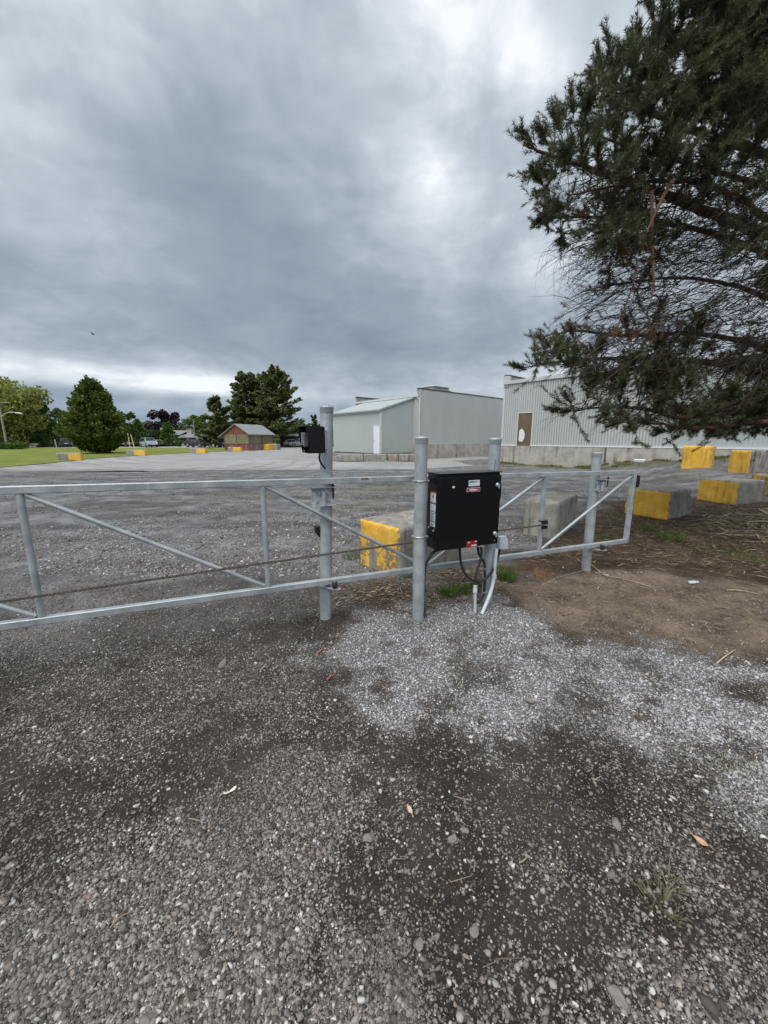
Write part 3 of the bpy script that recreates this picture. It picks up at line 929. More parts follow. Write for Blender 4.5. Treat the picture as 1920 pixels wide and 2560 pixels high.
while s < sc_:
    a, b = gp(s, chain_z(max(s, sA - 1)), .055), gp(s + .0125, chain_z(max(s + .0125, sA - 1)), .055)
    if k % 2 == 0:
        for e in (-.0048, .0048):
            bar(mb, a - U3 * .003 + N3 * e, b + U3 * .003 + N3 * e, .0024, .0175, Z3, 0)
    else:
        for e in (-.0028, .0028):
            bar(mb, a - U3 * .003 + N3 * e, b + U3 * .003 + N3 * e, .0024, .0145, Z3, 0)
    mb.lathe([(.0045, -.0065), (.0045, .0065)], a, N3, 6, False)
    s += .0125
    k += 1
mb.build('drive_chain', CHAIN, gate)
# sensor edge on the leading upright
mb = MB()
e0, e1 = gp(S1, zb(S1) + .05), gp(S1, zt(S1) - .03)
bar(mb, e0 + U3 * .040, e1 + U3 * .040, .030, .028, U3, .008)
mb.build('sensor_edge', BLACK_MATT, gate)
mb = MB()
mb.box(gp(S1 + .048, zt(S1) - .115, .018), (.040, .055, .155), U3, N3, Z3, .012)
rf = mb.build('sensor_box', BLACK_MATT, gate)
mb = MB()
mb.box(gp(S1 + .071, zt(S1) - .115, .018), (.008, .04, .125), U3, N3, Z3, .003)
mb.build('red_lens', RED_LENS, rf)

# ------------------------------------------------------------------ posts
def post(base, top, r, name, label, group=None):
    base = np.array([base[0], base[1], float(H(base[0], base[1])) - .06])
    t = thing(name, label, 'post', (base[0], base[1], base[2] + .06), 0, group)
    d = np.asarray(top) - base
    d /= np.linalg.norm(d)
    top = np.asarray(top)
    mb = MB()
    mb.tube([base, top - d * .02], r, 28)
    mb.build('pole', GALV_POST, t)
    mb = MB()
    mb.lathe([(r + .002, -.045), (r + .0035, -.040), (r + .0035, -.006), (r + .005, -.002), (r + .004, .004), (r * .8, .010), (r * .45, .014), (.0, .0155)], top - d * .006, d, 28)
    mb.build('cap', GALV, t)
    return t
PR = 0.0545
post1 = post(P1, (-0.482, 3.300, 1.915), PR, 'gate_post', 'tallest galvanised round post, carrying the black keypad hood')
post2 = post((0.317, 3.292), (0.319, 3.293, 1.662), PR, 'gate_post', 'galvanised round post clamped to the left side of the black operator cabinet')
post3 = post((1.050, 3.642), (1.048, 3.640, 1.652), PR, 'gate_post', 'galvanised round post behind the right side of the black gate operator cabinet')
post4 = post(P4, (2.580, 4.647, 1.486), PR, 'gate_post', 'shortest galvanised round post, near the free gate end before the plain concrete block')

def roller(mb, p, r, h, ax=Z3):
    mb.lathe([(r * .8, -h / 2), (r, -h / 2 + .004), (r, h / 2 - .004), (r * .8, h / 2)], p, ax, 16)
def guide_post(t, s, zc, w=.205, h=.155, shift=0.0, wing=False):
    """upper guide plate with its pins, lower roller arm, for a post behind the gate at distance s"""
    f = -.10 + PR                                     # post front, measured from the gate plane
    c = gp(s + shift, zc, f + .006)
    mb = MB()
    mb.box(c, (w, .008, h), U3, N3, Z3, .001)
    mb.box(c + Z3 * (h / 2 + .003) + N3 * .022, (w + .004, .056, .006), U3, N3, Z3, .001)
    mb.box(c - Z3 * (h / 2 + .003) + N3 * .014, (w + .004, .040, .006), U3, N3, Z3, .001)
    plate = mb.build('guide_bracket', WEATHERED, t)
    mb = MB()
    mb.tube([c + N3 * .020 - Z3 * (h / 2), c + N3 * .020 + Z3 * (h * .28)], .020, 14)
    mb.build('strut', WEATHERED, plate)
    for sg in (-1, 1):
        mb = MB()
        bar(mb, c + N3 * .022 + U3 * sg * .008 + Z3 * (h * .42), c + N3 * .016 + U3 * sg * .052 + Z3 * (h * .06), .012, .006, N3, 0)
        mb.build('gusset', WEATHERED, plate)
    for sx_ in (-.055, .048):
        for zz in (.035, -.045):
            mb = MB()
            mb.lathe([(.014, .004), (.014, .006), (.010, .006), (.010, .014), (.005, .014), (.005, .022)], c + U3 * sx_ + Z3 * zz, N3, 10, False)
            mb.build('bolt', ZINC, plate)
    for sx_, zz in ((-.085, .030), (.085, .030), (-.085, -.052), (.085, -.052)):
        mb = MB()
        mb.box(c + U3 * sx_ + Z3 * zz + N3 * .0046, (.034, .0012, .012), U3, N3, Z3)
        mb.build('slot', STICK_GREY, plate)
    # pin that runs up to the guide roller under the top rail
    mb = MB()
    q = c + U3 * .080 + N3 * .024
    mb.tube([q - Z3 * .02, q + Z3 * (h / 2 + .035)], .007, 8)
    roller(mb, q + Z3 * (h / 2 + .012), .014, .012)
    mb.build('guide_pin', BLACK_MATT, t)
    # lower arm with two rollers pinching the bottom rail
    zl = zb(s) - .055
    mb = MB()
    a = gp(s - .02, zl, f - .01)
    mb.prism([(-.055, 0), (.035, 0), (.120, .125), (.105, .150), (.060, .140)], gp(s - .01, zl, f - .012), U3, N3, Z3, -.006, 0)
    mb.prism([(-.055, 0), (.035, 0), (.030, .012), (-.050, .012)], gp(s - .01, zl, f - .012), U3, N3, Z3, -.03, -.0062)
    arm = mb.build('roller_arm', WEATHERED, t)
    for dn, ds in ((.055, .055), (-.052, .012)):
        mb = MB()
        p = gp(s + ds, zl + .036, dn)
        roller(mb, p, .0245, .056)
        ro = mb.build('roller', RUBBER, t)
        mb = MB()
        mb.lathe([(.010, 0), (.010, .008), (.005, .008), (.005, .018)], p + Z3 * .028, Z3, 8, False)
        mb.build('bolt', ZINC, ro)
guide_post(post1, 0.0, 1.165)
guide_post(post4, float(np.dot(P4 - P1, GU)), 1.10, .150, .130, .035)

# ------------------------------------------------------------------ keypad hood on the tall post
kc = np.array([-0.506, 3.262, 0.0])                 # near the post axis at that height
f0 = .075                                            # front face of the post towards the camera
def kp(s, n, z):
    return np.array([kc[0], kc[1], 0]) + U3 * (s + (n - .2) * .30) + N3 * n + Z3 * z
kt = float(on_plane(703, 922, kp(0, .2, 0), kp(1, .2, 0))[2])
kb = float(on_plane(703, 978, kp(0, .2, 0), kp(1, .2, 0))[2])
xr = float(np.dot(on_plane(702.5, 950, kp(0, .2, 0), kp(1, .2, 0)) - kp(0, .2, 0), U3))
xlT = float(np.dot(on_plane(660, 922, kp(0, .2, 0), kp(1, .2, 0)) - kp(0, .2, 0), U3))
xlB = float(np.dot(on_plane(672, 978, kp(0, .2, 0), kp(1, .2, 0)) - kp(0, .2, 0), U3))
kpd = thing('keypad_hood', 'black steel hood with a push button keypad inside, strapped to the tallest post', 'keypad', kp(0, .13, kb))
mb = MB()
t_ = .004
N0, N1 = .065, .200
side = [(xr, kb), (xlB, kb), (xlT, kt), (xr, kt)]
mb.prism(side, kp(0, N1 - t_, 0), U3, Z3, N3, 0, t_)
mb.prism(side, kp(0, N0, 0), U3, Z3, N3, 0, t_)
mb.box(kp((xr + xlT) / 2, (N0 + N1) / 2, kt + t_ / 2), (xr - xlT + .012, N1 - N0 + .004, t_), U3, N3, Z3)
mb.box(kp((xr + xlB) / 2, (N0 + N1) / 2, kb - t_ / 2), (xr - xlB, N1 - N0 + .004, t_), U3, N3, Z3)
mb.box(kp(xr + t_ / 2, (N0 + N1) / 2, (kb + kt) / 2), (t_, N1 - N0, kt - kb), U3, N3, Z3)
mb.build('hood', BLACK_BOX, kpd)
mid = xr + (xlB - xr) * .80
mb = MB()
mb.box(kp(mid, (N0 + N1) / 2, (kb + kt) / 2), (.004, N1 - N0 - 2 * t_ - .002, kt - kb - .002), U3, N3, Z3)
mb.build('back_plate', BLACK_MATT, kpd)
mb = MB()
kz0, kz1 = kb + .045, kt - .045
mb.box(kp(mid - .022, (N0 + N1) / 2 - .012, (kz0 + kz1) / 2), (.040, .075, kz1 - kz0), U3, N3, Z3, .008)
kbody = mb.build('keypad', KEYGREY, kpd)
mb = MB()
for i in range(7):
    for j in range(3):
        mb.box(kp(mid - .0425, (N0 + N1) / 2 - .012 + (j - 1) * .021, kz0 + .022 + i * .0145), (.003, .013, .0085), U3, N3, Z3, .001)
mb.build('button', KEYWHITE, kbody)
mb = MB()
mb.lathe([(.004, 0), (.004, .004), (.002, .005)], kp(xlB + .006, N0 + .02, kb + .012), -U3, 8)
mb.build('screw', ZINC, kpd)
for zz in (kb + (kt - kb) * .86, kb + (kt - kb) * .13):
    mb = MB()
    mb.box(kp(xr + .030, .068, zz), (.052, .030, .026), U3, N3, Z3, .002)
    mb.tube([kp(-.068, .0, zz), kp(-.05, .05, zz), kp(0, .064, zz), kp(.05, .045, zz), kp(.082, .0, zz)], .006, 6)
    st_ = mb.build('strap', GALV, kpd)
    mb = MB()
    mb.lathe([(.016, -.012), (.016, -.006), (.008, -.006), (.008, .016), (.012, .016), (.012, .022)], kp(.080, .012, zz), U3, 10, False)
    mb.build('bolt', ZINC, st_)
g0 = on_plane(691, 978, kp(0, .13, 0), kp(1, .13, 0))
g0 = np.array([g0[0], g0[1], kb - .004])
cpts = [g0, on_plane(690, 990, kp(0, .12, 0), kp(1, .12, 0)), on_plane(693, 1000, kp(0, .10, 0), kp(1, .10, 0)), on_plane(700, 1009, kp(0, .04, 0), kp(1, .04, 0)), on_plane(707, 1020, kp(0, -.07, 0), kp(1, -.07, 0))]
wire = thing('flexible_conduit', 'short black hose curving from under the keypad hood to the tallest post', 'conduit', cpts[-1])
mb = MB(); mb.tube(curve(cpts, 8), .0075, 10); mb.build('hose', RUBBER, wire)
mb = MB(); mb.lathe([(.013, -.006), (.013, .0), (.010, .0), (.010, -.018)][:2] + [(.013, .004)], g0 - Z3 * .006, Z3, 12); mb.build('fitting', WEATHERED, wire)
# thin cable down the back right of the post
mb = MB()
cab = [on_plane(713.5, y, kp(0, -.05, 0), kp(1, -.05, 0)) for y in (1094, 1130, 1165, 1200, 1240)]
mb.tube(curve(cab, 4), .0035, 6)
o = mb.build('cable', RUBBER); tag(o, 'thin black cable running down the right side of the tallest post', 'cable')
# photocell eye
pc = on_plane(687, 1148, kp(0, -.06, 0), kp(1, -.06, 0))
eye = thing('photocell', 'small black photocell fixed low behind the tallest post', 'photocell', pc)
mb = MB()
mb.prism([(-.03, .045), (.045, .052), (.045, -.075), (.03, -.075), (.012, -.055), (-.022, -.012)], pc, U3, Z3, N3, -.03, .03)
hs = mb.build('housing', BLACK_MATT, eye)
mb = MB(); mb.lathe([(.012, 0), (.012, .004), (.009, .005)], pc + N3 * .031 + U3 * .01 + Z3 * .015, N3, 12); mb.build('lens', BLACK_BOX, hs)

# ------------------------------------------------------------------ gate operator cabinet
BW, BD, BH = .655, .205, .675
bfl = np.array([.474, 3.205])                       # front left edge on plan
q_ = on_plane(947, 1023, np.append(bfl, 0), np.append(bfl + GU, 0))
BZ1 = 1.353
BZ0 = BZ1 - BH
def bp(s, n, z):
    """s along the front from its left edge, n out of the front, z up from the bottom"""
    return np.array([bfl[0], bfl[1], BZ0]) + U3 * s + N3 * n + Z3 * z
op = thing('gate_operator', 'big black steel gate operator cabinet with stickers, clamped between two posts', 'gate operator', bp(BW / 2, -BD / 2, 0))
mb = MB()
mb.box(bp(BW / 2, -BD / 2 - .012, BH / 2), (BW, BD - .024, BH), U3, N3, Z3, .004)
mb.box(bp(BW / 2, -BD / 2 - .004, BH + .003), (BW + .012, BD + .012, .006), U3, N3, Z3, .002)
mb.build('cabinet', BLACK_BOX, op)
mb = MB()
mb.box(bp(BW / 2, -.011, BH / 2 - .012), (BW - .006, .022, BH - .030), U3, N3, Z3, .004)
door = mb.build('door', BLACK_BOX, op)
for sx_, zz in ((BW - .045, BH - .115), (BW - .045, .105)):
    mb = MB()
    mb.lathe([(.020, 0), (.020, .004), (.014, .008), (.014, .014), (.010, .016)], bp(sx_, 0, zz), N3, 16)
    mb.prism([(-.006, -.03), (.006, -.03), (.010, .006), (-.010, .006)], bp(sx_ + .004, .012, zz), U3, Z3, N3, 0, .009)
    mb.build('latch', WEATHERED, door)
# brand plates and stickers, as on the door
c = bp(.405, 0, BH - .085)
mb = MB(); mb.box(bp(.352, .0006, BH - .087), (.118, .0012, .052), U3, N3, Z3); stk = mb.build('sticker', STICKER, door)
letters('SERRAY', .0245, bp(.299, .0014, BH - .084), U3, Z3, PRINT_BLUE, stk, bold=.0007)
mb = MB()
for i in range(2):
    mb.prism([(0, 0), (.009, 0), (.015, .018), (.006, .018)], bp(.384 + i * .0125, .0013, BH - .084), U3, Z3, N3, 0, .0006)
mb.build('stripe_emblem', PRINT_GOLD, stk)
mb = MB(); mb.box(bp(.349, .0013, BH - .101), (.105, .0006, .006), U3, N3, Z3); mb.build('fine_print', PRINT_PALE, stk)
mb = MB(); mb.box(bp(.347, .0006, BH - .145), (.140, .0012, .034), U3, N3, Z3); stk2 = mb.build('name_plate', STICKER, door)
mb = MB(); mb.box(bp(.347, .0016, BH - .145), (.134, .0010, .028), U3, N3, Z3); rp_ = mb.build('red_field', RED, stk2)
letters('LiftMaster', .0225, bp(.347, .0027, BH - .153), U3, Z3, STICKER, stk2, bold=.0009, align='CENTER')
mb = MB(); mb.box(bp(.137, .0006, BH - .112), (.024, .0012, .016), U3, N3, Z3); mb.build('tag_sticker', STICKER, door)
mb = MB(); mb.lathe([(.011, 0), (.011, .002), (.004, .003)], bp(.137, 0, BH - .066), N3, 12); mb.box(bp(.137, .002, BH - .085), (.008, .004, .022), U3, N3, Z3); mb.build('key_slot', BLACK_MATT, door)
mb = MB(); mb.box(bp(.353, .0008, .030), (.116, .0016, .060), U3, N3, Z3); rs = mb.build('red_label', RED, door)
mb = MB(); mb.box(bp(.325, .0020, .052), (.026, .0006, .004), U3, N3, Z3); mb.build('white_print', STICKER, rs)
mb = MB(); mb.box(bp(.319, .0020, .043), (.013, .0006, .006), U3, N3, Z3); mb.build('white_print', STICKER, rs)
mb = MB()
for i, w in enumerate((.007, .008, .006, .008, .007, .008, .006)):
    mb.box(bp(.353 + i * .0085, .0020, .016), (w, .0006, .013), U3, N3, Z3)
mb.build('lettering', STICKER, rs)
mb = MB()
mb.lathe([(.006, 0), (.006, .0006)], bp(.402, .0017, .050), N3, 10, False)
mb.box(bp(.390, .0020, .050), (.010, .0006, .003), U3, N3, Z3)
mb.build('white_print', STICKER, rs)
mb = MB(); mb.lathe([(.005, 0), (.005, .003), (.003, .004)], bp(BW - .045, 0, .035), N3, 8); mb.build('screw', ZINC, door)
# left side: warning stickers
def sidep(n, z, off=.0):
    return bp(-off, n, z)
def sd(mb, n0, n1, z0, z1, off, th=.0008):
    mb.box(sidep((n0 + n1) / 2, (z0 + z1) / 2, off + th / 2), (th, abs(n1 - n0), z1 - z0), U3, N3, Z3)
n0, n1 = -.150, -.062
mb = MB(); sd(mb, n0, n1, .345, .515, 0); w1 = mb.build('warning_sticker', STICKER, op)
mb = MB(); sd(mb, n0, n1, .503, .516, .0009); mb.build('orange_band', ORANGE, w1)
mb = MB(); sd(mb, n0, n1, .408, .421, .0009); mb.build('red_band', RED, w1)
mb = MB()
sd(mb, -.118, -.098, .470, .482, .0009); sd(mb, -.102, -.094, .462, .494, .0009); sd(mb, -.112, -.104, .455, .466, .0009)
mb.build('pictogram', PRINT_DARK, w1)
mb = MB()
for z in (.450, .442, .434, .426, .400, .391, .382, .373, .364, .355):
    sd(mb, n0 + .012, n1 - .012, z - .0022, z, .0009)
mb.build('fine_print', PRINT_PALE, w1)
mb = MB(); sd(mb, n0, n1, .255, .338, 0); w2 = mb.build('data_sticker', STICK_GREY, op)
mb = MB(); sd(mb, n0 + .02, n1 - .02, .320, .327, .0009)
for z in (.308, .300, .292, .284, .276, .268): sd(mb, n0 + .012, n1 - .02, z - .002, z, .0009)
mb.build('fine_print', PRINT_DARK, w2)
mb = MB(); sd(mb, n0, n1, .205, .246, 0); w3 = mb.build('data_sticker', STICK_GREY, op)
mb = MB(); sd(mb, n0 + .015, n1 - .02, .217, .224, .0009); mb.build('fine_print', PRINT_DARK, w3)
for n_, z in ((-.168, .185), (-.085, .170)):
    mb = MB(); mb.lathe([(.010, 0), (.010, .005), (.006, .006), (.006, .012)], sidep(n_, z), -U3, 10, False); mb.build('bolt', ZINC, op)
# clamps round the left post, brackets on the cabinet
p2c = np.array([.317, 3.292, 0])
for zz in (BZ0 + BH - .06, BZ0 + .118):
    mb = MB()
    ring = [p2c + Z3 * zz + (U3 * math.cos(a) + N3 * math.sin(a)) * (PR + .004) for a in np.linspace(0, 2 * math.pi, 25)]
    mb.tube(ring, .005, 6)
    for a in (-2.9, .35):
        c = p2c + Z3 * zz + (U3 * math.cos(a) + N3 * math.sin(a)) * (PR + .010)
        mb.lathe([(.010, -.010), (.010, -.004), (.005, -.004), (.005, .010), (.009, .010), (.009, .016)], c, N3, 8, False)
    cl_ = mb.build('post_clamp', ZINC, op)
    mb = MB()
    c = bp(-.012, -.13, zz - BZ0)
    mb.box(c + Z3 * .022, (.024, .10, .004), U3, N3, Z3)
    mb.box(c - Z3 * .022, (.024, .10, .004), U3, N3, Z3)
    mb.box(c + U3 * .008, (.006, .10, .044), U3, N3, Z3)
    mb.lathe([(.008, -.014), (.008, .016)], c - U3 * .008 - N3 * .02, N3, 8, False)
    mb.build('clamp_bracket', BLACK_MATT, op)
# bracket ear on the right side
mb = MB()
mb.prism([(0, .0), (.022, .0), (.030, .02), (.030, .145), (.024, .155), (0, .155), (-.003, .155), (-.003, -.012)], bp(BW + .004, -.05, .405), U3, Z3, N3, 0, .012)
mb.build('side_ear', BLACK_MATT, op)
# whip aerial
mb = MB()
a0 = bp(BW - .012, -.10, BH + .006)
mb.tube([a0, a0 + Z3 * .05 + U3 * .006, a0 + Z3 * .105 + U3 * .014], .0018, 6)
mb.build('aerial', BLACK_MATT, op)

# ------------------------------------------------------------------ conduits under the cabinet
def z4(x, y):                                        # pixels of a crop -> display pixels
    return (1000 + x / 4.425) / K, (1060 + y / 4.425) / K
BACKP = .10 - .0                                      # working plane: n in front of the gate plane
def cpath(pts):
    o = []
    for x, y, n in pts:
        px, py = z4(x, y)
        o.append(gplane(px, py, n))
    return o
def conduit(name, label, pts, r, m, extra=(), cat='conduit'):
    P = cpath(pts)
    gz = P[-1].copy()
    t = thing(name, label, cat, gz)
    mb = MB(); mb.tube(curve(P, 8), r, 12); mb.build('hose' if 'flex' in name else 'pipe', m, t)
    return t, P
t, P = conduit('flexible_conduit', 'black hose leaving the bottom left of the cabinet and strapped to the post beside it', [(420, 1395, .20), (370, 1420, .22), (310, 1500, .24), (280, 1590, .25), (268, 1700, .255), (262, 1850, .255), (258, 1980, .26), (268, 2060, .27), (282, 2125, .29)], .0125, RUBBER)
for x, y in ((265, 1640), (252, 1995)):
    mb = MB(); px, py = z4(x - 8, y); c = gplane(px, py, .27)
    mb.lathe([(.0165, -.005), (.0165, .005)], c, Z3, 12); mb.box(c - U3 * .02, (.03, .012, .010), U3, N3, Z3, .002); mb.build('strap_clip', ZINC, t)
t, P = conduit('flexible_conduit', 'black hose hanging in a low loop under the cabinet', [(660, 1370, .28), (664, 1480, .29), (690, 1590, .30), (740, 1680, .31), (815, 1735, .32), (900, 1735, .32), (985, 1675, .31), (1045, 1570, .29), (1085, 1470, .23), (1105, 1385, .20)], .0125, RUBBER)
t, P = conduit('flexible_conduit', 'black hose dropping from the cabinet down the right hand post', [(862, 1360, .27), (872, 1430, .275), (905, 1490, .28), (932, 1540, .285), (940, 1640, .29), (936, 1780, .29), (925, 1890, .29), (895, 1945, .30), (858, 1985, .31)], .0125, RUBBER)
for x, y in ((935, 1600), (930, 1862)):
    mb = MB(); px, py = z4(x, y); c = gplane(px, py, .29)
    mb.lathe([(.0165, -.005), (.0165, .005)], c, Z3, 12); mb.box(c + U3 * .018, (.03, .012, .010), U3, N3, Z3, .002); mb.build('strap_clip', ZINC, t)
t, P = conduit('flexible_conduit', 'black hose bending from the cabinet into the short grey pipe stub', [(898, 1360, .28), (903, 1440, .30), (880, 1540, .32), (848, 1640, .34), (835, 1730, .35), (833, 1815, .355)], .0125, RUBBER)
t, P = conduit('pipe_stub', 'short upright grey pipe stub standing in the gravel under the cabinet', [(832, 1812, .355), (831, 1900, .356), (830, 1990, .357), (829, 2095, .36)], .0145, PVC, cat='pipe')
mb = MB(); mb.lathe([(.021, -.03), (.021, .022), (.017, .03)], P[0] - Z3 * .02, Z3, 14); mb.build('coupling', PVC, t)
mb = MB(); mb.lathe([(.0205, 0), (.0205, .014), (.015, .018)], P[0] + Z3 * .012, Z3, 14); mb.build('nut', WEATHERED, t)
t, P = conduit('pvc_pipe', 'long grey plastic pipe sweeping from the junction box into the gravel', [(1068, 1380, .27), (1060, 1450, .29), (1050, 1560, .30), (1040, 1680, .305), (1020, 1800, .32), (985, 1910, .35), (945, 2010, .38), (905, 2105, .41)], .0175, PVC, cat='pipe')
px, py = z4(1040, 1690); c = gplane(px, py, .305)
mb = MB(); mb.lathe([(.023, -.022), (.023, .022)], c, Z3, 14); mb.build('coupling', PVC, t)
px, py = z4(1130, 1312)
jc = gplane(px, py, .25)
jb = thing('junction_box', 'light grey plastic junction box beside the lower right corner of the cabinet', 'junction box', jc)
mb = MB()
oct_ = [(-.052, -.045), (-.042, -.060), (.036, -.060), (.050, -.048), (.050, .035), (.040, .052), (-.046, .052), (-.052, .044)]
mb.prism(oct_, jc, U3, Z3, N3, -.030, .022)
body = mb.build('box_body', PVC, jb)
mb = MB()
mb.prism([(a * .96, b * .96) for a, b in oct_], jc, U3, Z3, N3, .0225, .028)
mb.build('lid', PVC, jb)
mb = MB()
mb.box(jc + Z3 * .060 - U3 * .012, (.075, .05, .016), U3, N3, Z3, .003)
mb.build('box_collar', PVC, jb)

# ------------------------------------------------------------------ concrete blocks
def block_mat():
    m, nt, bs = new_mat('painted_concrete')
    co = nt.nodes.new('ShaderNodeTexCoord').outputs['Object']
    oi = nt.nodes.new('ShaderNodeObjectInfo').outputs['Random']
    off = nd(nt, 'ShaderNodeCombineXYZ', {0: mth(nt, 'MULTIPLY', oi, 17.0), 1: mth(nt, 'MULTIPLY', oi, 5.0), 2: 0.0}).outputs[0]
    co = nd(nt, 'ShaderNodeVectorMath', {0: co, 1: off}, operation='ADD').outputs[0]
    pa = nd(nt, 'ShaderNodeAttribute', attribute_name='paint').outputs['Fac']
    gr = nd(nt, 'ShaderNodeAttribute', attribute_name='grime').outputs['Fac']
    n1 = nd(nt, 'ShaderNodeTexNoise', {'Vector': co, 'Scale': 4.0, 'Detail': 8.0, 'Roughness': .65}).outputs[0]
    n2 = nd(nt, 'ShaderNodeTexNoise', {'Vector': co, 'Scale': 19.0, 'Detail': 8.0, 'Roughness': .7}).outputs[0]
    st = nd(nt, 'ShaderNodeMapping', {'Vector': co, 'Scale': (7, 7, .9)}).outputs[0]
    n3 = nd(nt, 'ShaderNodeTexNoise', {'Vector': st, 'Scale': 1.4, 'Detail': 6.0, 'Roughness': .6}).outputs[0]
    con = mixc(nt, sstep(nt, n1, .32, .66), (.22, .21, .185), (.42, .405, .37))
    con = mixc(nt, sstep(nt, n2, .5, .72, 0, .5), con, (.14, .135, .12))
    stain = mth(nt, 'MULTIPLY', sstep(nt, mth(nt, 'ADD', mth(nt, 'MULTIPLY', n3, .7), mth(nt, 'MULTIPLY', n1, .5)), .52, .78), mth(nt, 'MULTIPLY_ADD', gr, .75, .25))
    con = mixc(nt, stain, con, (.055, .052, .042))
    yel = mixc(nt, sstep(nt, n1, .3, .7), (.80, .43, .05), (.90, .57, .11))
    yel = mixc(nt, mth(nt, 'MULTIPLY', stain, .62), yel, (.20, .12, .03))
    chip = mth(nt, 'ADD', pa, mth(nt, 'MULTIPLY_ADD', n2, 1.7, -0.98))
    chip = mth(nt, 'ADD', chip, mth(nt, 'MULTIPLY_ADD', n1, .8, -.47))
    col = mixc(nt, sstep(nt, chip, .42, .54), con, yel)
    nt.links.new(col, bs.inputs['Base Color'])
    bs.inputs['Roughness'].default_value = .88
    bs.inputs['Specular IOR Level'].default_value = .3
    hh = mth(nt, 'ADD', mth(nt, 'MULTIPLY', n2, .6), mth(nt, 'MULTIPLY', sstep(nt, chip, .44, .54), .3))
    b = nd(nt, 'ShaderNodeBump', {'Height': hh, 'Strength': 1.0, 'Distance': .025})
    nt.links.new(b.outputs[0], bs.inputs['Normal'])
    return m
BLOCK = block_mat()
def block(label, O, X, L, Wd, Hh, paint, group=None, grime=lambda x, y, z: .3, slope=(0, 0), rough=.014, n=(22, 14, 13), sink=.02, seed=0, recess=True, name='concrete_block'):
    """O: bottom corner nearest the camera; X along the length, Y away from the camera"""
    O = np.asarray(O, float)
    X = np.array([X[0], X[1], 0.0]); X /= np.linalg.norm(X)
    Y = np.array([-X[1], X[0], 0.0])
    if np.dot(Y, O - CAMP) < 0: Y = -Y
    vs, fs = [], []
    idx = {}
    nx, ny, nz = n
    for i in range(nx + 1):
        for j in range(ny + 1):
            for k in range(nz + 1):
                if i in (0, nx) or j in (0, ny) or k in (0, nz):
                    idx[i, j, k] = len(vs)
                    vs.append((i / nx, j / ny, k / nz))
    def add(f, flip):
        fs.append(f[::-1] if flip else f)
    for i in range(nx):
        for j in range(ny):
            for k, fl_ in ((0, True), (nz, False)):
                add([idx[i, j, k], idx[i + 1, j, k], idx[i + 1, j + 1, k], idx[i, j + 1, k]], fl_)
    for i in range(nx):
        for k in range(nz):
            for j, fl_ in ((0, False), (ny, True)):
                add([idx[i, j, k], idx[i + 1, j, k], idx[i + 1, j, k + 1], idx[i, j, k + 1]], fl_)
    for j in range(ny):
        for k in range(nz):
            for i, fl_ in ((0, True), (nx, False)):
                add([idx[i, j, k], idx[i, j + 1, k], idx[i, j + 1, k + 1], idx[i, j, k + 1]], fl_)
    u = np.array(vs)
    p = (u - [0, 0, 0]) * [L, Wd, Hh]
    # round the arrises, then roughen them
    rr = .022
    c = np.clip(p, rr, np.array([L, Wd, Hh]) - rr)
    c[:, 2] = np.where(p[:, 2] < rr, p[:, 2], c[:, 2])
    dv = p - c
    ln = np.linalg.norm(dv, axis=1, keepdims=True)
    p = np.where(ln > rr, c + dv / np.maximum(ln, 1e-9) * rr, p)
    edge = (np.sum((u < .04) | (u > .96), axis=1) >= 2)
    s1 = fbm(p[:, 0] * 5 + seed * 3.1 + p[:, 1] * 2, p[:, 2] * 6 + p[:, 1] * 4 + seed, 4, seed)
    s2 = fbm(p[:, 0] * 13 + seed + p[:, 1] * 9, p[:, 2] * 13 + p[:, 1] * 11, 3, seed + 5)
    cen = np.array([L / 2, Wd / 2, Hh / 2])
    dn = (p - cen) / cen
    amt = rough * (s1 - .55) * 1.3 + rough * np.where(edge, 1.5, .5) * (s2 - .75)
    p = p + np.sign(dn) * (np.abs(dn) > .9) * amt[:, None]
    zf = np.clip(p[:, 2] / Hh, 0, 1)
    p[:, 0] = L / 2 + (p[:, 0] - L / 2) * (1 - 0) - np.where(p[:, 0] > L / 2, slope[0], -slope[0]) * zf * (np.abs(p[:, 0] - L / 2) / (L / 2))
    p[:, 1] = p[:, 1] + np.where(p[:, 1] < Wd / 2, .1, -1) * slope[1] * zf * (np.abs(p[:, 1] - Wd / 2) / (Wd / 2))
    if recess:                                        # lifting recess in the top
        tz = u[:, 2] > .99
        p[:, 2] -= np.where(tz & (np.abs(p[:, 0] - L / 2) < .14) & (np.abs(p[:, 1] - Wd / 2) < .05), .05, 0)
    pt = np.array([paint(*(q / [L, Wd, Hh])) for q in p])
    gm = np.array([grime(*(q / [L, Wd, Hh])) for q in p])
    me = np_mesh(name, (X * p[:, :1] + Y * p[:, 1:2] + Z3 * p[:, 2:3]), np.array(fs))
    for nm, arr in (('paint', pt), ('grime', gm)):
        a = me.attributes.new(nm, 'FLOAT', 'POINT')
        a.data.foreach_set('value', arr.astype(np.float32))
    o = link_mesh(name, me, BLOCK, smooth=False)
    o.location = Vector((O[0], O[1], O[2] - sink))
    return tag(o, label, 'concrete block', group)
def src(x, y): return (x / K, y / K)
def corners(c0, c1):
    return G(*src(*c0)), G(*src(*c1))
def front(u, lim=.12): return lambda x, y, z: 1.0 if (y < lim) else (.35 if y < lim + .06 else 0.0)
YB = 'concrete blocks with yellow paint round the yard'
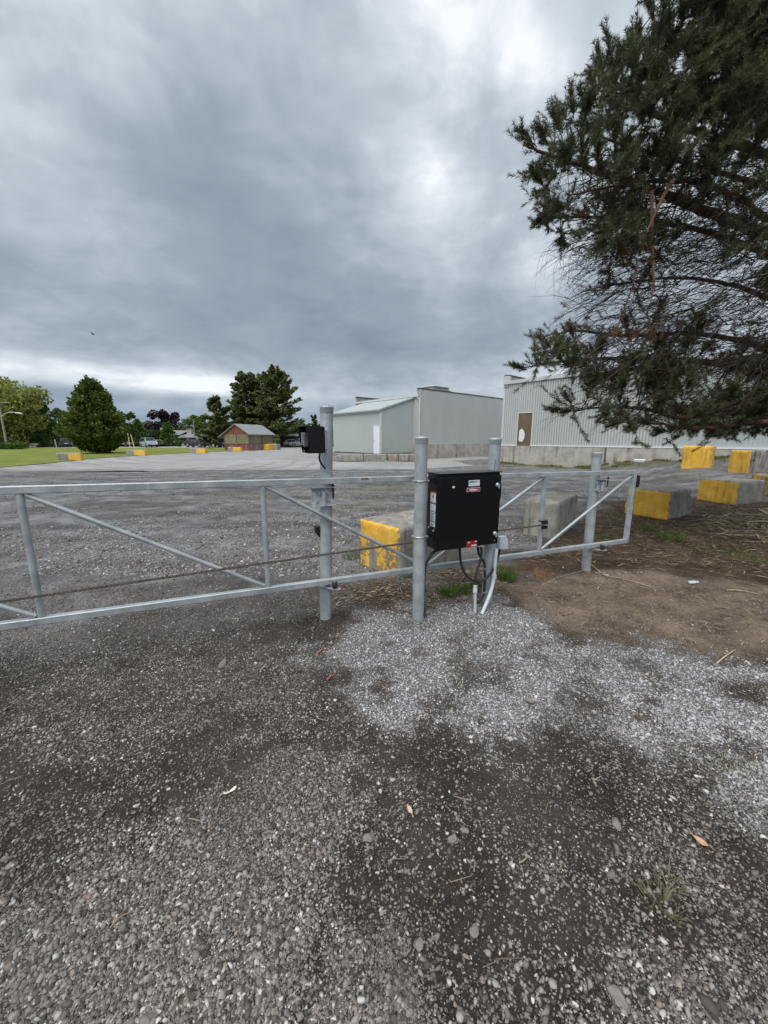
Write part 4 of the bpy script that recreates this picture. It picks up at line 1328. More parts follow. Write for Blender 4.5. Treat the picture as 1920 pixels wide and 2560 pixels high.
# 1 half painted block behind the operator
c0, c1 = corners((998.7, 1452), (897.6, 1411))
d = c1 - c0
c2 = G(*src(1190, 1419))
def pA(x, y, z):
    if y < .06: 
        return 1.0 - (.62 if (.58 < x < .72 and z < .62) else 0) - (.28 if z < .55 else 0) - (.3 if x < .06 else 0)
    return 0.0
block('yellow faced concrete block half hidden behind the gate operator', c0, d[:2], np.linalg.norm(d[:2]), np.linalg.norm((c2 - c0)[:2]), .655, pA, YB, lambda x, y, z: .45 if y < .06 else .5, seed=1)
# 2 plain block
c0, c1 = corners((1389, 1351), (1302, 1337.5))
d = c1 - c0
block('plain grey concrete block with dark stains behind the right end of the gate', c0, d[:2], np.linalg.norm(d[:2]), 1.38, .65, lambda x, y, z: 0.0, None, lambda x, y, z: 1.0 if (x > .35 and y < .05) else .35, seed=2)
# 3 yellow block right of the gate end, one sloped side
c0, c1 = corners((1672, 1301), (1555, 1283))
d = c1 - c0
c2 = G(*src(1733.6, 1285.7))
block('yellow concrete block with a broken sloping grey side just beyond the gate end', c0, d[:2], np.linalg.norm(d[:2]), np.linalg.norm((c2 - c0)[:2]), .62, lambda x, y, z: (1.0 if x > .04 else .5) if (y < .07 and z < .955) else 0.0, YB, lambda x, y, z: .1 if y < .07 else .3, slope=(.03, .20), rough=.03, seed=3)
# 4 next block to the right
c0, c1 = corners((1839, 1263), (1738, 1249))
d = c1 - c0
c2 = G(*src(1890, 1249))
block('low yellow concrete block with grey top and dark streaks among the dry stalks', c0, d[:2], np.linalg.norm(d[:2]), np.linalg.norm((c2 - c0)[:2]), .62, lambda x, y, z: 1.0 if (y < .07 and z < .95) else 0.0, YB, lambda x, y, z: .95 if (y < .07 and x < .55) else .3, slope=(.03, .06), rough=.022, seed=4)
# 5 block cut by the picture's right edge
c0, c1 = G(*src(1985, 1250)), G(*src(1868, 1231))
d = c1 - c0
block('yellow concrete block cut off by the picture edge, behind the low streaked block', c0, d[:2], np.linalg.norm(d[:2]), .8, .56, lambda x, y, z: .72 if (y < .07) else (.6 if z > .9 and y < .4 else 0), YB, lambda x, y, z: .6, rough=.03, seed=6)
# 6, 7 the two taller blocks on the rise
c0 = G(*src(1777, 1168.5))
c1 = at(*src(1701, 1164), c0[1] + .70)
d = c1 - c0
hh = 53 / 960 * c0[1]
block('tall yellow block on the rise in front of the hall wall, left of two', c0, d[:2], np.linalg.norm(d[:2]), .75, hh + .22, lambda x, y, z: 1.0 - (.22 if x < .12 else 0) if (y < .08 or x < .35) else 0, YB, lambda x, y, z: .55 if z > .4 else .25, rough=.04, seed=7, sink=.22)
c0 = G(*src(1869, 1183))
c1 = at(*src(1817, 1178), c0[1] + .75)
d = c1 - c0
hh = 57 / 960 * c0[1]
c2 = G(*src(1909, 1181.5))
block('tall yellow block on the rise with a dark grey side, right of two', c0, d[:2], np.linalg.norm(d[:2]), .95, hh + .22, lambda x, y, z: .90 if y < .06 else 0, YB, lambda x, y, z: (.8 if x < .4 else .3) if y < .06 else 1.0, rough=.03, seed=8, sink=.22)
# the far row along the lawn: one long face, half grey and half yellow
for i, (xa, xs_, xb, yb, lab) in enumerate(((142, 172, 204, 1152.5, 'grey and yellow block at the lawn edge, leftmost, left of the dense cedar'), (315, 334, 363, 1139.5, 'grey and yellow block at the lawn edge right of the dense cedar'), (475, 491, 514, 1133.5, 'grey and yellow block at the lawn edge in front of the black hatchback'), (570, 583, 602, 1129.3, 'grey and yellow block against the red shed, at the lawn edge'))):
    a, b = G(*src(xa, yb)), G(*src(xb, yb - (1 if i == 0 else 0)))
    L = np.linalg.norm((b - a)[:2])
    f_ = (xs_ - xa) / (xb - xa)
    block(lab, a, (b - a)[:2], L, .62, .62, (lambda f_: lambda x, y, z: 1.0 if (x > f_ and z < .97) else 0.0)(f_), YB, rough=.01, n=(16, 6, 6), seed=10 + i)
a, b = G(*src(670, 1125.5)), G(*src(692, 1124.5))
block('leaning yellow block at the right corner of the red shed', a, (b - a)[:2], np.linalg.norm((b - a)[:2]), .8, .92, lambda x, y, z: 1.0, YB, lambda x, y, z: .1, rough=.03, n=(12, 8, 8), slope=(.12, 0), seed=15)
a, b = G(*src(692.5, 1125)), G(*src(702, 1124.5))
block('pale faded block beside the leaning yellow one at the red shed', a, (b - a)[:2], np.linalg.norm((b - a)[:2]), .8, .88, lambda x, y, z: .42, YB, lambda x, y, z: .2, rough=.03, n=(8, 8, 8), seed=16)
# low kerb row in front of the lean-to
cuts = [847, 908, 969, 997, 1024, 1040]
ya, yb = 28.0, 28.35
rowlab = ['leftmost and longest', 'second from the left', 'third from the left', 'fourth from the left', 'rightmost, darkly stained']
for i in range(5):
    a = np.array([(cuts[i] + .4 - 960) / 968 * 28.0, 28.0 + .06 * i, 0]); b = np.array([(cuts[i + 1] - .4 - 960) / 968 * 28.0, 28.0 + .06 * i, 0])
    a[2] = .0
    block('low weathered block in the kerb row below the lean-to, ' + rowlab[i], a, (b - a)[:2], np.linalg.norm((b - a)[:2]), .6, .56, (lambda i: lambda x, y, z: [.30, .22, .52, .46, .44][i] if (y < .2 and z < .93) else (.42 if i > 1 and y < .2 else 0))(i), 'low kerb blocks in front of the lean-to', lambda x, y, z: .5, rough=.022, n=(14, 6, 6), seed=20 + i, recess=False, sink=.0)

# ------------------------------------------------------------------ buildings
SIDING = mat('pale_green_grey_siding', (.47, .495, .485), (.505, .53, .52), scale=.6, rough=.5, stretch=(1, 1, .4), c3=(.45, .475, .465), spec=.35)
SIDING2 = mat('smooth_annex_siding', (.415, .46, .445), (.44, .485, .47), scale=.5, rough=.5, spec=.35)
TRIM = mat('pale_trim', (.52, .54, .54), (.60, .62, .62), scale=2, rough=.5)
CAP = mat('dark_roof_cap', (.055, .052, .055), (.09, .085, .085), scale=3, rough=.6)
ROOFM = mat('pale_metal_roof', (.36, .405, .41), (.41, .455, .46), scale=.6, rough=.6, metal=.0)
WOODTRIM = mat('grey_parapet_back', (.27, .25, .24), (.34, .32, .31), scale=3, rough=.8)
def wall_concrete():
    m, nt, bs = new_mat('stained_foundation_concrete')
    co = nt.nodes.new('ShaderNodeTexCoord').outputs['Object']
    n1 = nd(nt, 'ShaderNodeTexNoise', {'Vector': co, 'Scale': 1.6, 'Detail': 8.0, 'Roughness': .65}).outputs[0]
    st = nd(nt, 'ShaderNodeMapping', {'Vector': co, 'Scale': (3.2, 3.2, .16)}).outputs[0]
    n2 = nd(nt, 'ShaderNodeTexNoise', {'Vector': st, 'Scale': 1.0, 'Detail': 6.0, 'Roughness': .6}).outputs[0]
    st3 = nd(nt, 'ShaderNodeMapping', {'Vector': co, 'Scale': (.5, .5, .3)}).outputs[0]
    n3 = nd(nt, 'ShaderNodeTexNoise', {'Vector': st3, 'Scale': 1.0, 'Detail': 3.0}).outputs[0]
    col = mixc(nt, sstep(nt, n1, .3, .68), (.33, .315, .28), (.50, .485, .44))
    col = mixc(nt, sstep(nt, n2, .48, .74, 0, .40), col, (.19, .175, .15))
    col = mixc(nt, mth(nt, 'MULTIPLY', sstep(nt, n2, .52, .68), sstep(nt, n3, .50, .60)), col, (.045, .04, .033))
    nt.links.new(col, bs.inputs['Base Color'])
    bs.inputs['Roughness'].default_value = .9
    bs.inputs['Specular IOR Level'].default_value = .2
    b = nd(nt, 'ShaderNodeBump', {'Height': n1, 'Strength': .5, 'Distance': .01})
    nt.links.new(b.outputs[0], bs.inputs['Normal'])
    return m
FOUND = wall_concrete()
def v3(p, z): return np.array([p[0], p[1], z])
def ribbed(mb, A, B, z0, z1, pitch, dep, outn, zt1=None, duty=.62):
    """vertical ribbed sheeting from A to B; zt1: height of the top at B when it slopes"""
    A, B = np.asarray(A, float), np.asarray(B, float)
    L = np.linalg.norm(B - A)
    d = (B - A) / L
    prof = []
    k = int(L / pitch)
    for i in range(k + 1):
        for f, o in ((0, 0), (.10, dep), (.10 + duty, dep), (.20 + duty, 0)):
            t = (i + f) * pitch
            if t < L: prof.append((t, o))
    prof.append((L, 0))
    vs = []
    zt1 = z1 if zt1 is None else zt1
    for t, o in prof:
        p = A + d * t + np.asarray(outn) * o
        vs += [(p[0], p[1], z0), (p[0], p[1], z1 + (zt1 - z1) * t / L)]
    fs = [(2 * i, 2 * i + 2, 2 * i + 3, 2 * i + 1) for i in range(len(prof) - 1)]
    mb.add(vs, fs)
def slab(mb, A, B, out0, out1, z0, z1, outn):
    """a straight course between plan points A and B, thick from out0 to out1 along outn"""
    o = np.asarray(outn, float)
    P = [np.asarray(A) + o * out0, np.asarray(B) + o * out0, np.asarray(B) + o * out1, np.asarray(A) + o * out1]
    vs = [(*p, z) for z in (z0, z1) for p in P]
    mb.add(vs, [(3, 2, 1, 0), (4, 5, 6, 7), (0, 1, 5, 4), (1, 2, 6, 5), (2, 3, 7, 6), (3, 0, 4, 7)])

# --- middle hall: end wall towards the yard, eave wall on its left
NE = np.array([DE[1], -DE[0]])                       # outward of the end wall
NS = -DE                                             # outward of the eave wall
ZF, ZW, ZP, ZE = 1.21, 1.21, 5.50, 4.97
E0 = B2C
E1 = B2C + DE * 16.0
S1_ = B2C + DS * 8.6
hall = thing('warehouse', 'pale ribbed metal warehouse with a stepped parapet and stained concrete base, behind the lean-to', 'warehouse', v3(B2C, 0))
mb = MB(); ribbed(mb, E0, E1, ZF, ZP, .152, .036, NE); ribbed(mb, S1_, E0, ZF, ZE, .152, .036, NS)
mb.build('wall', SIDING, hall)
mb = MB()
slab(mb, E0 + DE * .03, E1, .0, .07, -.3, ZF, NE)
slab(mb, S1_, E0 + NE * .07, .0, .07, -.3, ZF, NS)
mb.build('foundation', FOUND, hall)
mb = MB(); slab(mb, E0, E1, .0, .03, ZF, ZF + .05, NE); mb.build('sill_trim', TRIM, hall)
mb = MB(); slab(mb, E0 - DE * .03, E1, -.28, .05, ZP, ZP + .09, NE); slab(mb, S1_, S1_ + DE * 16, -.05, .28, ZP, ZP + .09, NE); mb.build('parapet_cap', CAP, hall)
mb = MB(); slab(mb, E0 + DE * .02, E1, -.24, -.02, ZE - .3, ZP, NE); slab(mb, S1_ + DE * .02, S1_ + DE * 16, .0, .22, ZE - .3, ZP, NE); mb.build('parapet', WOODTRIM, hall)
mb = MB(); slab(mb, S1_ - DS * .0, E0 - NE * .0, .02, .17, ZE - .05, ZE + .12, NS); mb.build('gutter', TRIM, hall)
mb = MB()
pA_, pB_ = v3(E0 + NS * .08 + NE * .02, 0), None
dp = [v3(E0 + NS * .14 - NE * .15, ZE - .06), v3(E0 + NS * .05 + NE * .06, ZE - .28), v3(E0 + NS * .04 + NE * .08, ZE - .5), v3(E0 + NS * .04 + NE * .08, .3)]
mb.tube(dp, .05, 8, sq=True); mb.build('downpipe', TRIM, hall)
mb = MB(); slab(mb, E0 - DE * .02, E0 + DE * .10, .02, .045, ZF, ZP, NE); mb.build('corner_trim', TRIM, hall)
mb = MB()
rA, rB = S1_ + DE * .1, E0 + DE * .1
mb.quad(v3(rA, ZE + .02), v3(rB, ZE + .02), v3(rB + DE * 15.8, ZE + .25), v3(rA + DE * 15.8, ZE + .25))
mb.build('roof', ROOFM, hall)
# rooftop unit
ru = thing('rooftop_unit', 'grey rooftop ventilation unit on the flat roof of the middle warehouse', 'roof unit', v3(E0 + DE * 4.3 - NE * 3.0, ZE))
rc = E0 + DE * 4.6 - NE * 2.4
mb = MB(); mb.box(v3(rc, 5.62), (2.1, 1.5, 1.1), v3(DE, 0), v3(NE, 0), Z3, .05); b0 = mb.build('casing', WOODTRIM, ru)
mb = MB(); mb.box(v3(rc, 6.22), (2.3, 1.7, .10), v3(DE, 0), v3(NE, 0), Z3, .03); mb.build('top_cover', TRIM, ru)
mb = MB(); mb.prism([(0, 0), (.5, .25), (.5, .75), (0, .9)], v3(rc + DE * 1.06, 5.2), v3(DE, 0), Z3, v3(NE, 0), -.6, .6); mb.build('intake_hood', WOODTRIM, ru)

# --- lean-to (annex) on the eave wall
annex = thing('lean_to', 'smooth pale green lean-to with sloping metal roof and white door against the middle warehouse', 'lean-to', v3(ANX, .5))
zb_, ze_ = .55, 3.77
LR = np.linalg.norm(ANX_R - ANX)
dR = (ANX_R - ANX) / LR
nR = np.array([dR[1], -dR[0]])
LL = np.linalg.norm(ANX_L - ANX)
dL = (ANX_L - ANX) / LL
nL = np.array([-dL[1], dL[0]])
if np.dot(nL, -ANX) < 0: nL = -nL
if np.dot(nR, -ANX) < 0: nR = -nR
mb = MB(); ribbed(mb, ANX, ANX_R, zb_, ze_, .16, .008, nR, 4.80); ribbed(mb, ANX_L, ANX, zb_, ze_, .16, .008, nL)
mb.build('wall', SIDING2, annex)
mb = MB(); slab(mb, ANX_L + dL * -.02, ANX, -.12, -.05, .0, zb_ + .02, nL); slab(mb, ANX, ANX_R, -.12, -.05, .0, zb_ + .02, nR); mb.build('foundation', CAP, annex)
mb = MB()
o_ = nL * .22
a, b = ANX + o_ + nR * .12, ANX_L + o_ - nR * .12
c_, d_ = ANX_R + nR * .12, ANX_R + DS * 6.7
zz = ze_ - .05
vs = [v3(a, zz), v3(b, zz), v3(d_, 4.84), v3(c_, 4.84)]
vs += [p + Z3 * .10 for p in vs]
mb.add(vs, [(3, 2, 1, 0), (4, 5, 6, 7), (0, 1, 5, 4), (1, 2, 6, 5), (2, 3, 7, 6), (3, 0, 4, 7)])
mb.build('roof', ROOFM, annex)
mb = MB(); slab(mb, ANX_L, ANX, .01, .06, ze_ - .16, ze_ - .04, nL); mb.build('eave_trim', TRIM, annex)
mb = MB(); slab(mb, ANX - dL * .02, ANX + dL * .07, .010, .035, zb_, ze_, nL); slab(mb, ANX + dR * .0, ANX + dR * .10, .010, .035, zb_, ze_, nR); mb.build('corner_trim', TRIM, annex)
def t_on(px, A, d):
    """distance along wall A + d t seen at source pixel column px"""
    k = (px - 960) / 968.0
    return (k * A[1] - A[0]) / (d[0] - k * d[1])
t0, t1 = t_on(935.5, ANX, dL), t_on(949.5, ANX, dL)
if t0 > t1: t0, t1 = t1, t0
DOORW = mat('white_door', (.74, .78, .82), (.80, .83, .86), scale=2, rough=.45)
mb = MB(); slab(mb, ANX + dL * t0, ANX + dL * t1, .014, .05, zb_ - .02, 2.62, nL); dr = mb.build('door', DOORW, annex)
mb = MB(); slab(mb, ANX + dL * (t0 - .08), ANX + dL * (t0 - .002), .010, .06, zb_, 2.70, nL); slab(mb, ANX + dL * (t1 + .002), ANX + dL * (t1 + .08), .010, .06, zb_, 2.70, nL); slab(mb, ANX + dL * (t0 - .0), ANX + dL * (t1 + .0), .010, .06, 2.624, 2.70, nL); mb.build('door_frame', TRIM, dr)
mb = MB(); q = ANX + dL * (t1 - .1) + nL * .055; mb.lathe([(.03, 0), (.03, .05)], v3(q, 1.5), v3(nL, 0), 8); mb.build('handle', WEATHERED, dr)
mb = MB(); q = ANX_L + nL * .05 + dL * -.6; mb.tube([v3(q, 4.1), v3(q, 4.7)], .05, 8); mb.build('vent_pipe', TRIM, annex)

# --- right hall
B3C = np.array([8.10, 26.6])
D3 = -DS                                             # its eave wall runs to the right and towards us
N3_ = NS
hall3 = thing('warehouse', 'pale ribbed metal warehouse with a boarded opening, its right part hidden by the pine branches', 'warehouse', v3(B3C, 0))
T_CH = t_on(1668, B3C, D3)
T_END = t_on(1912, B3C, D3)
Z3W, Z3F = 5.22, 1.22
w0, w1 = t_on(1293.5, B3C, D3), t_on(1328, B3C, D3)
WZ = 3.28
mb = MB()
ribbed(mb, B3C, B3C + D3 * w0, Z3F, Z3W, .152, .048, N3_)
ribbed(mb, B3C + D3 * w0, B3C + D3 * w1, WZ, Z3W, .152, .048, N3_)
ribbed(mb, B3C + D3 * w1, B3C + D3 * T_CH, Z3F, Z3W, .152, .048, N3_)
ribbed(mb, B3C, B3C + DE * 14, Z3F, Z3W + .5, .152, .048, -NE)
mb.build('wall', SIDING, hall3)
mb = MB(); ribbed(mb, B3C + D3 * T_CH, B3C + D3 * (T_END + .4), Z3F - .02, Z3W, .150, .010, N3_); mb.build('plain_wall', SIDING2, hall3)
mb = MB(); slab(mb, B3C, B3C + D3 * (T_END + .4), .0, .08, -.4, Z3F - .03, N3_); slab(mb, B3C, B3C + DE * 14, .0, .08, -.4, Z3F - .03, -NE); mb.build('foundation', FOUND, hall3)
mb = MB(); slab(mb, B3C, B3C + D3 * w0, .0, .10, Z3F - .03, Z3F + .03, N3_); slab(mb, B3C + D3 * w1, B3C + D3 * (T_END + .4), .0, .10, Z3F - .03, Z3F + .03, N3_); mb.build('sill_trim', STICKER, hall3)
mb = MB(); slab(mb, B3C - D3 * .04, B3C + D3 * (T_END + .4), .03, .14, Z3W - .02, Z3W + .19, N3_); mb.build('gutter', TRIM, hall3)
mb = MB(); slab(mb, B3C - D3 * .04, B3C + D3 * .10, .028, .05, Z3F, Z3W, N3_); mb.build('corner_trim', TRIM, hall3)
mb = MB(); slab(mb, B3C + NS * .1, B3C + DE * 14, -.3, -.02, Z3W - .2, 5.72, -NE); mb.build('parapet', WOODTRIM, hall3)
mb = MB(); slab(mb, B3C + NS * .1, B3C + DE * 14, -.34, .03, 5.72, 5.80, -NE); mb.build('parapet_cap', CAP, hall3)
mb = MB(); slab(mb, B3C + NS * .14, B3C + DE * .12, -.36, .05, Z3W + .19, 5.72, -NE); mb.build('parapet_end', TRIM, hall3)
mb = MB(); a, b = B3C, B3C + D3 * (T_END + .4); mb.quad(v3(a, Z3W + .02), v3(b, Z3W + .02), v3(b + DE * 14, Z3W + .25), v3(a + DE * 14, Z3W + .25)); mb.build('roof', ROOFM, hall3)
PLY = mat('brown_boarding', (.15, .095, .05), (.21, .145, .085), scale=2.2, rough=.8, stretch=(1, 1, .35), c3=(.13, .10, .065))
mb = MB(); slab(mb, B3C + D3 * w0, B3C + D3 * w1, .0, .02, Z3F - .02, WZ, N3_); bd = mb.build('boarded_opening', PLY, hall3)
mb = MB()
wc = B3C + D3 * (w0 + (w1 - w0) * .30) + N3_ * .021
pts = []
for k in range(18):
    a = 2 * math.pi * k / 18
    pts.append((.21 * (w1 - w0) * math.cos(a) * (1 + .18 * math.sin(3 * a + 1)) * (1 - .25 * math.sin(a)), .46 * math.sin(a) * (1 + .10 * math.cos(2 * a))))
mb.prism(pts, v3(wc, 1.88), v3(D3, 0), Z3, v3(N3_, 0), 0, .003)
mb.build('white_patch', STICKER, bd)
mb = MB(); slab(mb, B3C + D3 * (w0 - .07), B3C + D3 * (w0 - .001), .02, .05, Z3F, WZ + .07, N3_); slab(mb, B3C + D3 * (w1 + .001), B3C + D3 * (w1 + .07), .02, .05, Z3F, WZ + .07, N3_); slab(mb, B3C + D3 * w0, B3C + D3 * w1, .028, .05, WZ + .001, WZ + .07, N3_); mb.build('frame', TRIM, bd)
# a white scrap lying by the wall
tq = t_on(1615, B3C, D3)
q = B3C + D3 * tq + N3_ * .55
zq = float(H0(q[0], q[1]))
mb = MB()
mb.box(v3(q, zq + .10), (.50, .25, .10), v3(D3, 0), v3(N3_, 0), Z3, .03)
mb.box(v3(q, zq + .03), (.44, .21, .06), v3(D3, 0), v3(N3_, 0), Z3, .01)
o = mb.build('plastic_tray', STICKER); tag(o, 'white plastic tray left on the ground against the warehouse foundation', 'tray')

# --- red shed with boarded openings
SHC = np.array([-18.8, 53.8])
dg_ = np.array([-.95, .30]); dg_ /= np.linalg.norm(dg_)
dl_ = np.array([.30, .95]); dl_ /= np.linalg.norm(dl_)
GL, LLn = 4.1, 5.9
nG = -dl_
nLg = -dg_
REDW = mat('weathered_red_boards', (.15, .042, .034), (.24, .085, .068), scale=2.6, rough=.9, stretch=(3, 3, .25), c3=(.27, .20, .17))
GREYW = mat('flaking_red_grey_boards', (.20, .085, .075), (.30, .235, .21), scale=3.2, rough=.9, stretch=(3, 3, .3), c3=(.34, .31, .29))
BOARD = mat('greenish_plywood', (.17, .165, .085), (.235, .225, .13), scale=.8, rough=.85, c3=(.15, .14, .09))
SHING = mat('grey_shingles', (.20, .215, .23), (.30, .315, .33), scale=5, rough=.95, stretch=(1, 1, 2))
SHTRIM = mat('dark_red_trim', (.10, .05, .045), (.16, .10, .09), scale=3, rough=.9)
shed = thing('shed', 'small weathered red wooden shed with boarded openings and a grey shingle gable roof', 'shed', v3(SHC, 0))
ev, pk, sill = 2.35, 3.60, .98
mb = MB()
slab(mb, SHC, SHC + dg_ * GL, -.05, 0, 0, sill, nG)
slab(mb, SHC + dl_ * LLn, SHC + dl_ * LLn + dg_ * GL, -.05, 0, 0, ev, nG)
gm = [v3(SHC + nG * .02, ev - .05), v3(SHC + dg_ * GL + nG * .02, ev - .05), v3(SHC + dg_ * GL / 2 + nG * .02, pk)]
gb = [p - v3(nG, 0) * .08 for p in gm]
mb.add(gm + gb, [(0, 1, 2), (5, 4, 3), (0, 3, 4, 1), (1, 4, 5, 2), (2, 5, 3, 0)])
mb.build('wall', REDW, shed)
mb = MB(); slab(mb, SHC, SHC + dl_ * LLn, -.05, 0, 0, sill, nLg); mb.build('side_wall', GREYW, shed)
mb = MB(); slab(mb, SHC + dg_ * GL, SHC + dg_ * GL + dl_ * LLn, 0, .05, 0, ev, dg_); mb.build('back_wall', TRIM, shed)
for k in range(2):
    mb = MB(); a, b = SHC + dg_ * (GL * k / 2 + .07), SHC + dg_ * (GL * (k + 1) / 2 - .07)
    slab(mb, a, b, -.06, -.015, sill, ev - .05, nG); mb.build('window_board', BOARD, shed)
    mb = MB(); a, b = SHC + dl_ * (LLn * k / 2 + .08), SHC + dl_ * (LLn * (k + 1) / 2 - .08)
    slab(mb, a, b, -.06, -.015, sill, ev - .05, nLg); mb.build('window_board', BOARD, shed)
mb = MB()
for k in range(3):
    a = SHC + dg_ * (GL * k / 2)
    slab(mb, a - dg_ * .06, a + dg_ * .06, -.05, .025, 0, ev, nG)
for k in range(1, 3):
    a = SHC + dl_ * (LLn * k / 2)
    slab(mb, a - dl_ * .06, a + dl_ * .06, -.05, .025, 0, ev, nLg)
slab(mb, SHC + dg_ * .07, SHC + dg_ * (GL - .07), .001, .035, sill - .06, sill, nG)
slab(mb, SHC + dl_ * .07, SHC + dl_ * (LLn - .07), .001, .035, sill - .06, sill, nLg)
mb.build('post_trim', SHTRIM, shed)
mb = MB()
apx = SHC + dg_ * GL / 2
for sg, edge_, drop in ((1, SHC - dg_ * .25, .17), (-1, SHC + dg_ * (GL + .85), .50)):
    r0, r1 = apx + nG * .25, apx + dl_ * (LLn + .3)
    e0, e1 = edge_ + nG * .25, edge_ + dl_ * (LLn + .3)
    vs = [v3(r0, pk + .02), v3(r1, pk + .02), v3(e1, ev - drop), v3(e0, ev - drop)]
    vs += [p + Z3 * .10 for p in vs]
    fs = [(3, 2, 1, 0), (4, 5, 6, 7), (0, 1, 5, 4), (1, 2, 6, 5), (2, 3, 7, 6), (3, 0, 4, 7)]
    mb.add(vs, fs)
mb.build('roof', SHING, shed)

# --- houses across the road
HOUSEW = mat('cream_house_wall', (.46, .43, .36), (.52, .49, .41), scale=1.2, rough=.8)
HROOF = mat('house_shingles', (.17, .175, .185), (.25, .255, .265), scale=2.5, rough=.95)
GLASS = mat('dark_window_glass', (.02, .025, .03), (.04, .045, .05), scale=1, rough=.12)
STONEW = mat('fieldstone_chimney', (.33, .30, .27), (.46, .43, .39), scale=4, rough=.9)
DARKW = mat('dark_carport', (.06, .055, .05), (.10, .09, .08), scale=2, rough=.9)
def gable_house(name, label, x0, x1, y0, y1, h, rh, wins=(), over=.5, chim=(), wallm=None):
    t = thing(name, label, 'house', ((x0 + x1) / 2, y0, 0))
    mb = MB()
    ym = (y0 + y1) / 2
    mb.box(((x0 + x1) / 2, ym, h / 2), (x1 - x0, y1 - y0, h))
    for x in (x0 + .02, x1 - .02):
        mb.add([(x, y0, h), (x, y1, h), (x, ym, h + rh * .96)], [(0, 1, 2), (2, 1, 0)])
    mb.build('wall', wallm or HOUSEW, t)
    mb = MB()
    for a, b in ((y0 - over, ym), (y1 + over, ym)):
        zl = h - rh * over / ((y1 - y0) / 2)
        vs = [(x0 - over, a, zl), (x1 + over, a, zl), (x1 + over, b, h + rh), (x0 - over, b, h + rh)]
        vs += [(p[0], p[1], p[2] + .14) for p in vs]
        fs = [(3, 2, 1, 0), (4, 5, 6, 7), (0, 1, 5, 4), (1, 2, 6, 5), (2, 3, 7, 6), (3, 0, 4, 7)]
        mb.add(vs, fs)
    rf = mb.build('roof', HROOF, t)
    for cx, cz, w in chim:
        mb = MB(); mb.box((cx, ym, (h + cz) / 2), (w, w, cz - h)); mb.box((cx, ym, cz + .06), (w + .16, w + .16, .12)); mb.build('chimney', STONEW, rf)
    for wx, wz, ww, wh in wins:
        mb = MB(); mb.box((wx, y0 - .03, wz), (ww, .06, wh)); f = mb.build('window', TRIM, t)
        mb = MB(); mb.box((wx, y0 - .065, wz), (ww - .16, .03, wh - .16)); mb.build('pane', GLASS, f)
    return t
def px_x(px, Y): return (px - 960) / 968.0 * Y          # source pixel column -> x at depth Y
def px_z(py, Y): return 1.65 - (py - 1097) / 960.0 * Y
Yh = 92.0
x0, x1 = px_x(451, Yh), px_x(497, Yh)
gable_house('house', 'cream bungalow with a grey shingle roof behind the black hatchback', x0, x1, Yh, Yh + 8, px_z(1094, Yh), px_z(1086, Yh) - px_z(1094, Yh), [(px_x(458, Yh), 1.5, 1.6, 1.5), (px_x(481, Yh), 1.55, 1.7, 1.3)], chim=[(px_x(455.5, Yh), px_z(1073, Yh), 1.1)])
Yg = 104.0
gable_house('house', 'wider bungalow with two chimneys standing behind the clipped hedge', px_x(362, Yg), px_x(449, Yg), Yg, Yg + 9, px_z(1087, Yg), px_z(1077, Yg) - px_z(1087, Yg), [(px_x(445, Yg), 1.7, 1.6, 1.6)], chim=[(px_x(387, Yg), px_z(1070, Yg), 1.1), (px_x(399, Yg), px_z(1070, Yg), 1.4)])
Yc = 90.0
cp = thing('carport', 'low dark carport with a pale flat roof beside the cream bungalow', 'carport', (px_x(512, Yc), Yc, 0))
mb = MB(); mb.box((px_x(512, Yc), Yc + 3, px_z(1096, Yc)), (px_x(533, Yc) - px_x(492, Yc), 6.5, .35)); mb.build('roof', HROOF, cp)
mb = MB(); mb.box((px_x(512, Yc), Yc + 5.8, 1.1), (px_x(530, Yc) - px_x(496, Yc), .2, 2.2)); mb.build('back_wall', DARKW, cp)
for px in (497, 513, 529):
    mb = MB(); mb.box((px_x(px, Yc), Yc + .2, .9), (.16, .16, 1.8)); mb.build('pillar', TRIM, cp)
Yk = 82.0
kb2 = thing('cabin', 'small dark open fronted cabin with a pale roof right of the red shed', 'cabin', (px_x(712, Yk), Yk, 0))
mb = MB(); mb.box((px_x(713, Yk), Yk + 2, 1.1), (4.2, 3, 2.2)); mb.build('wall', DARKW, kb2)
mb = MB(); mb.box((px_x(713, Yk), Yk + 1.8, 2.45), (4.8, 4.2, .5)); mb.build('roof', TRIM, kb2)

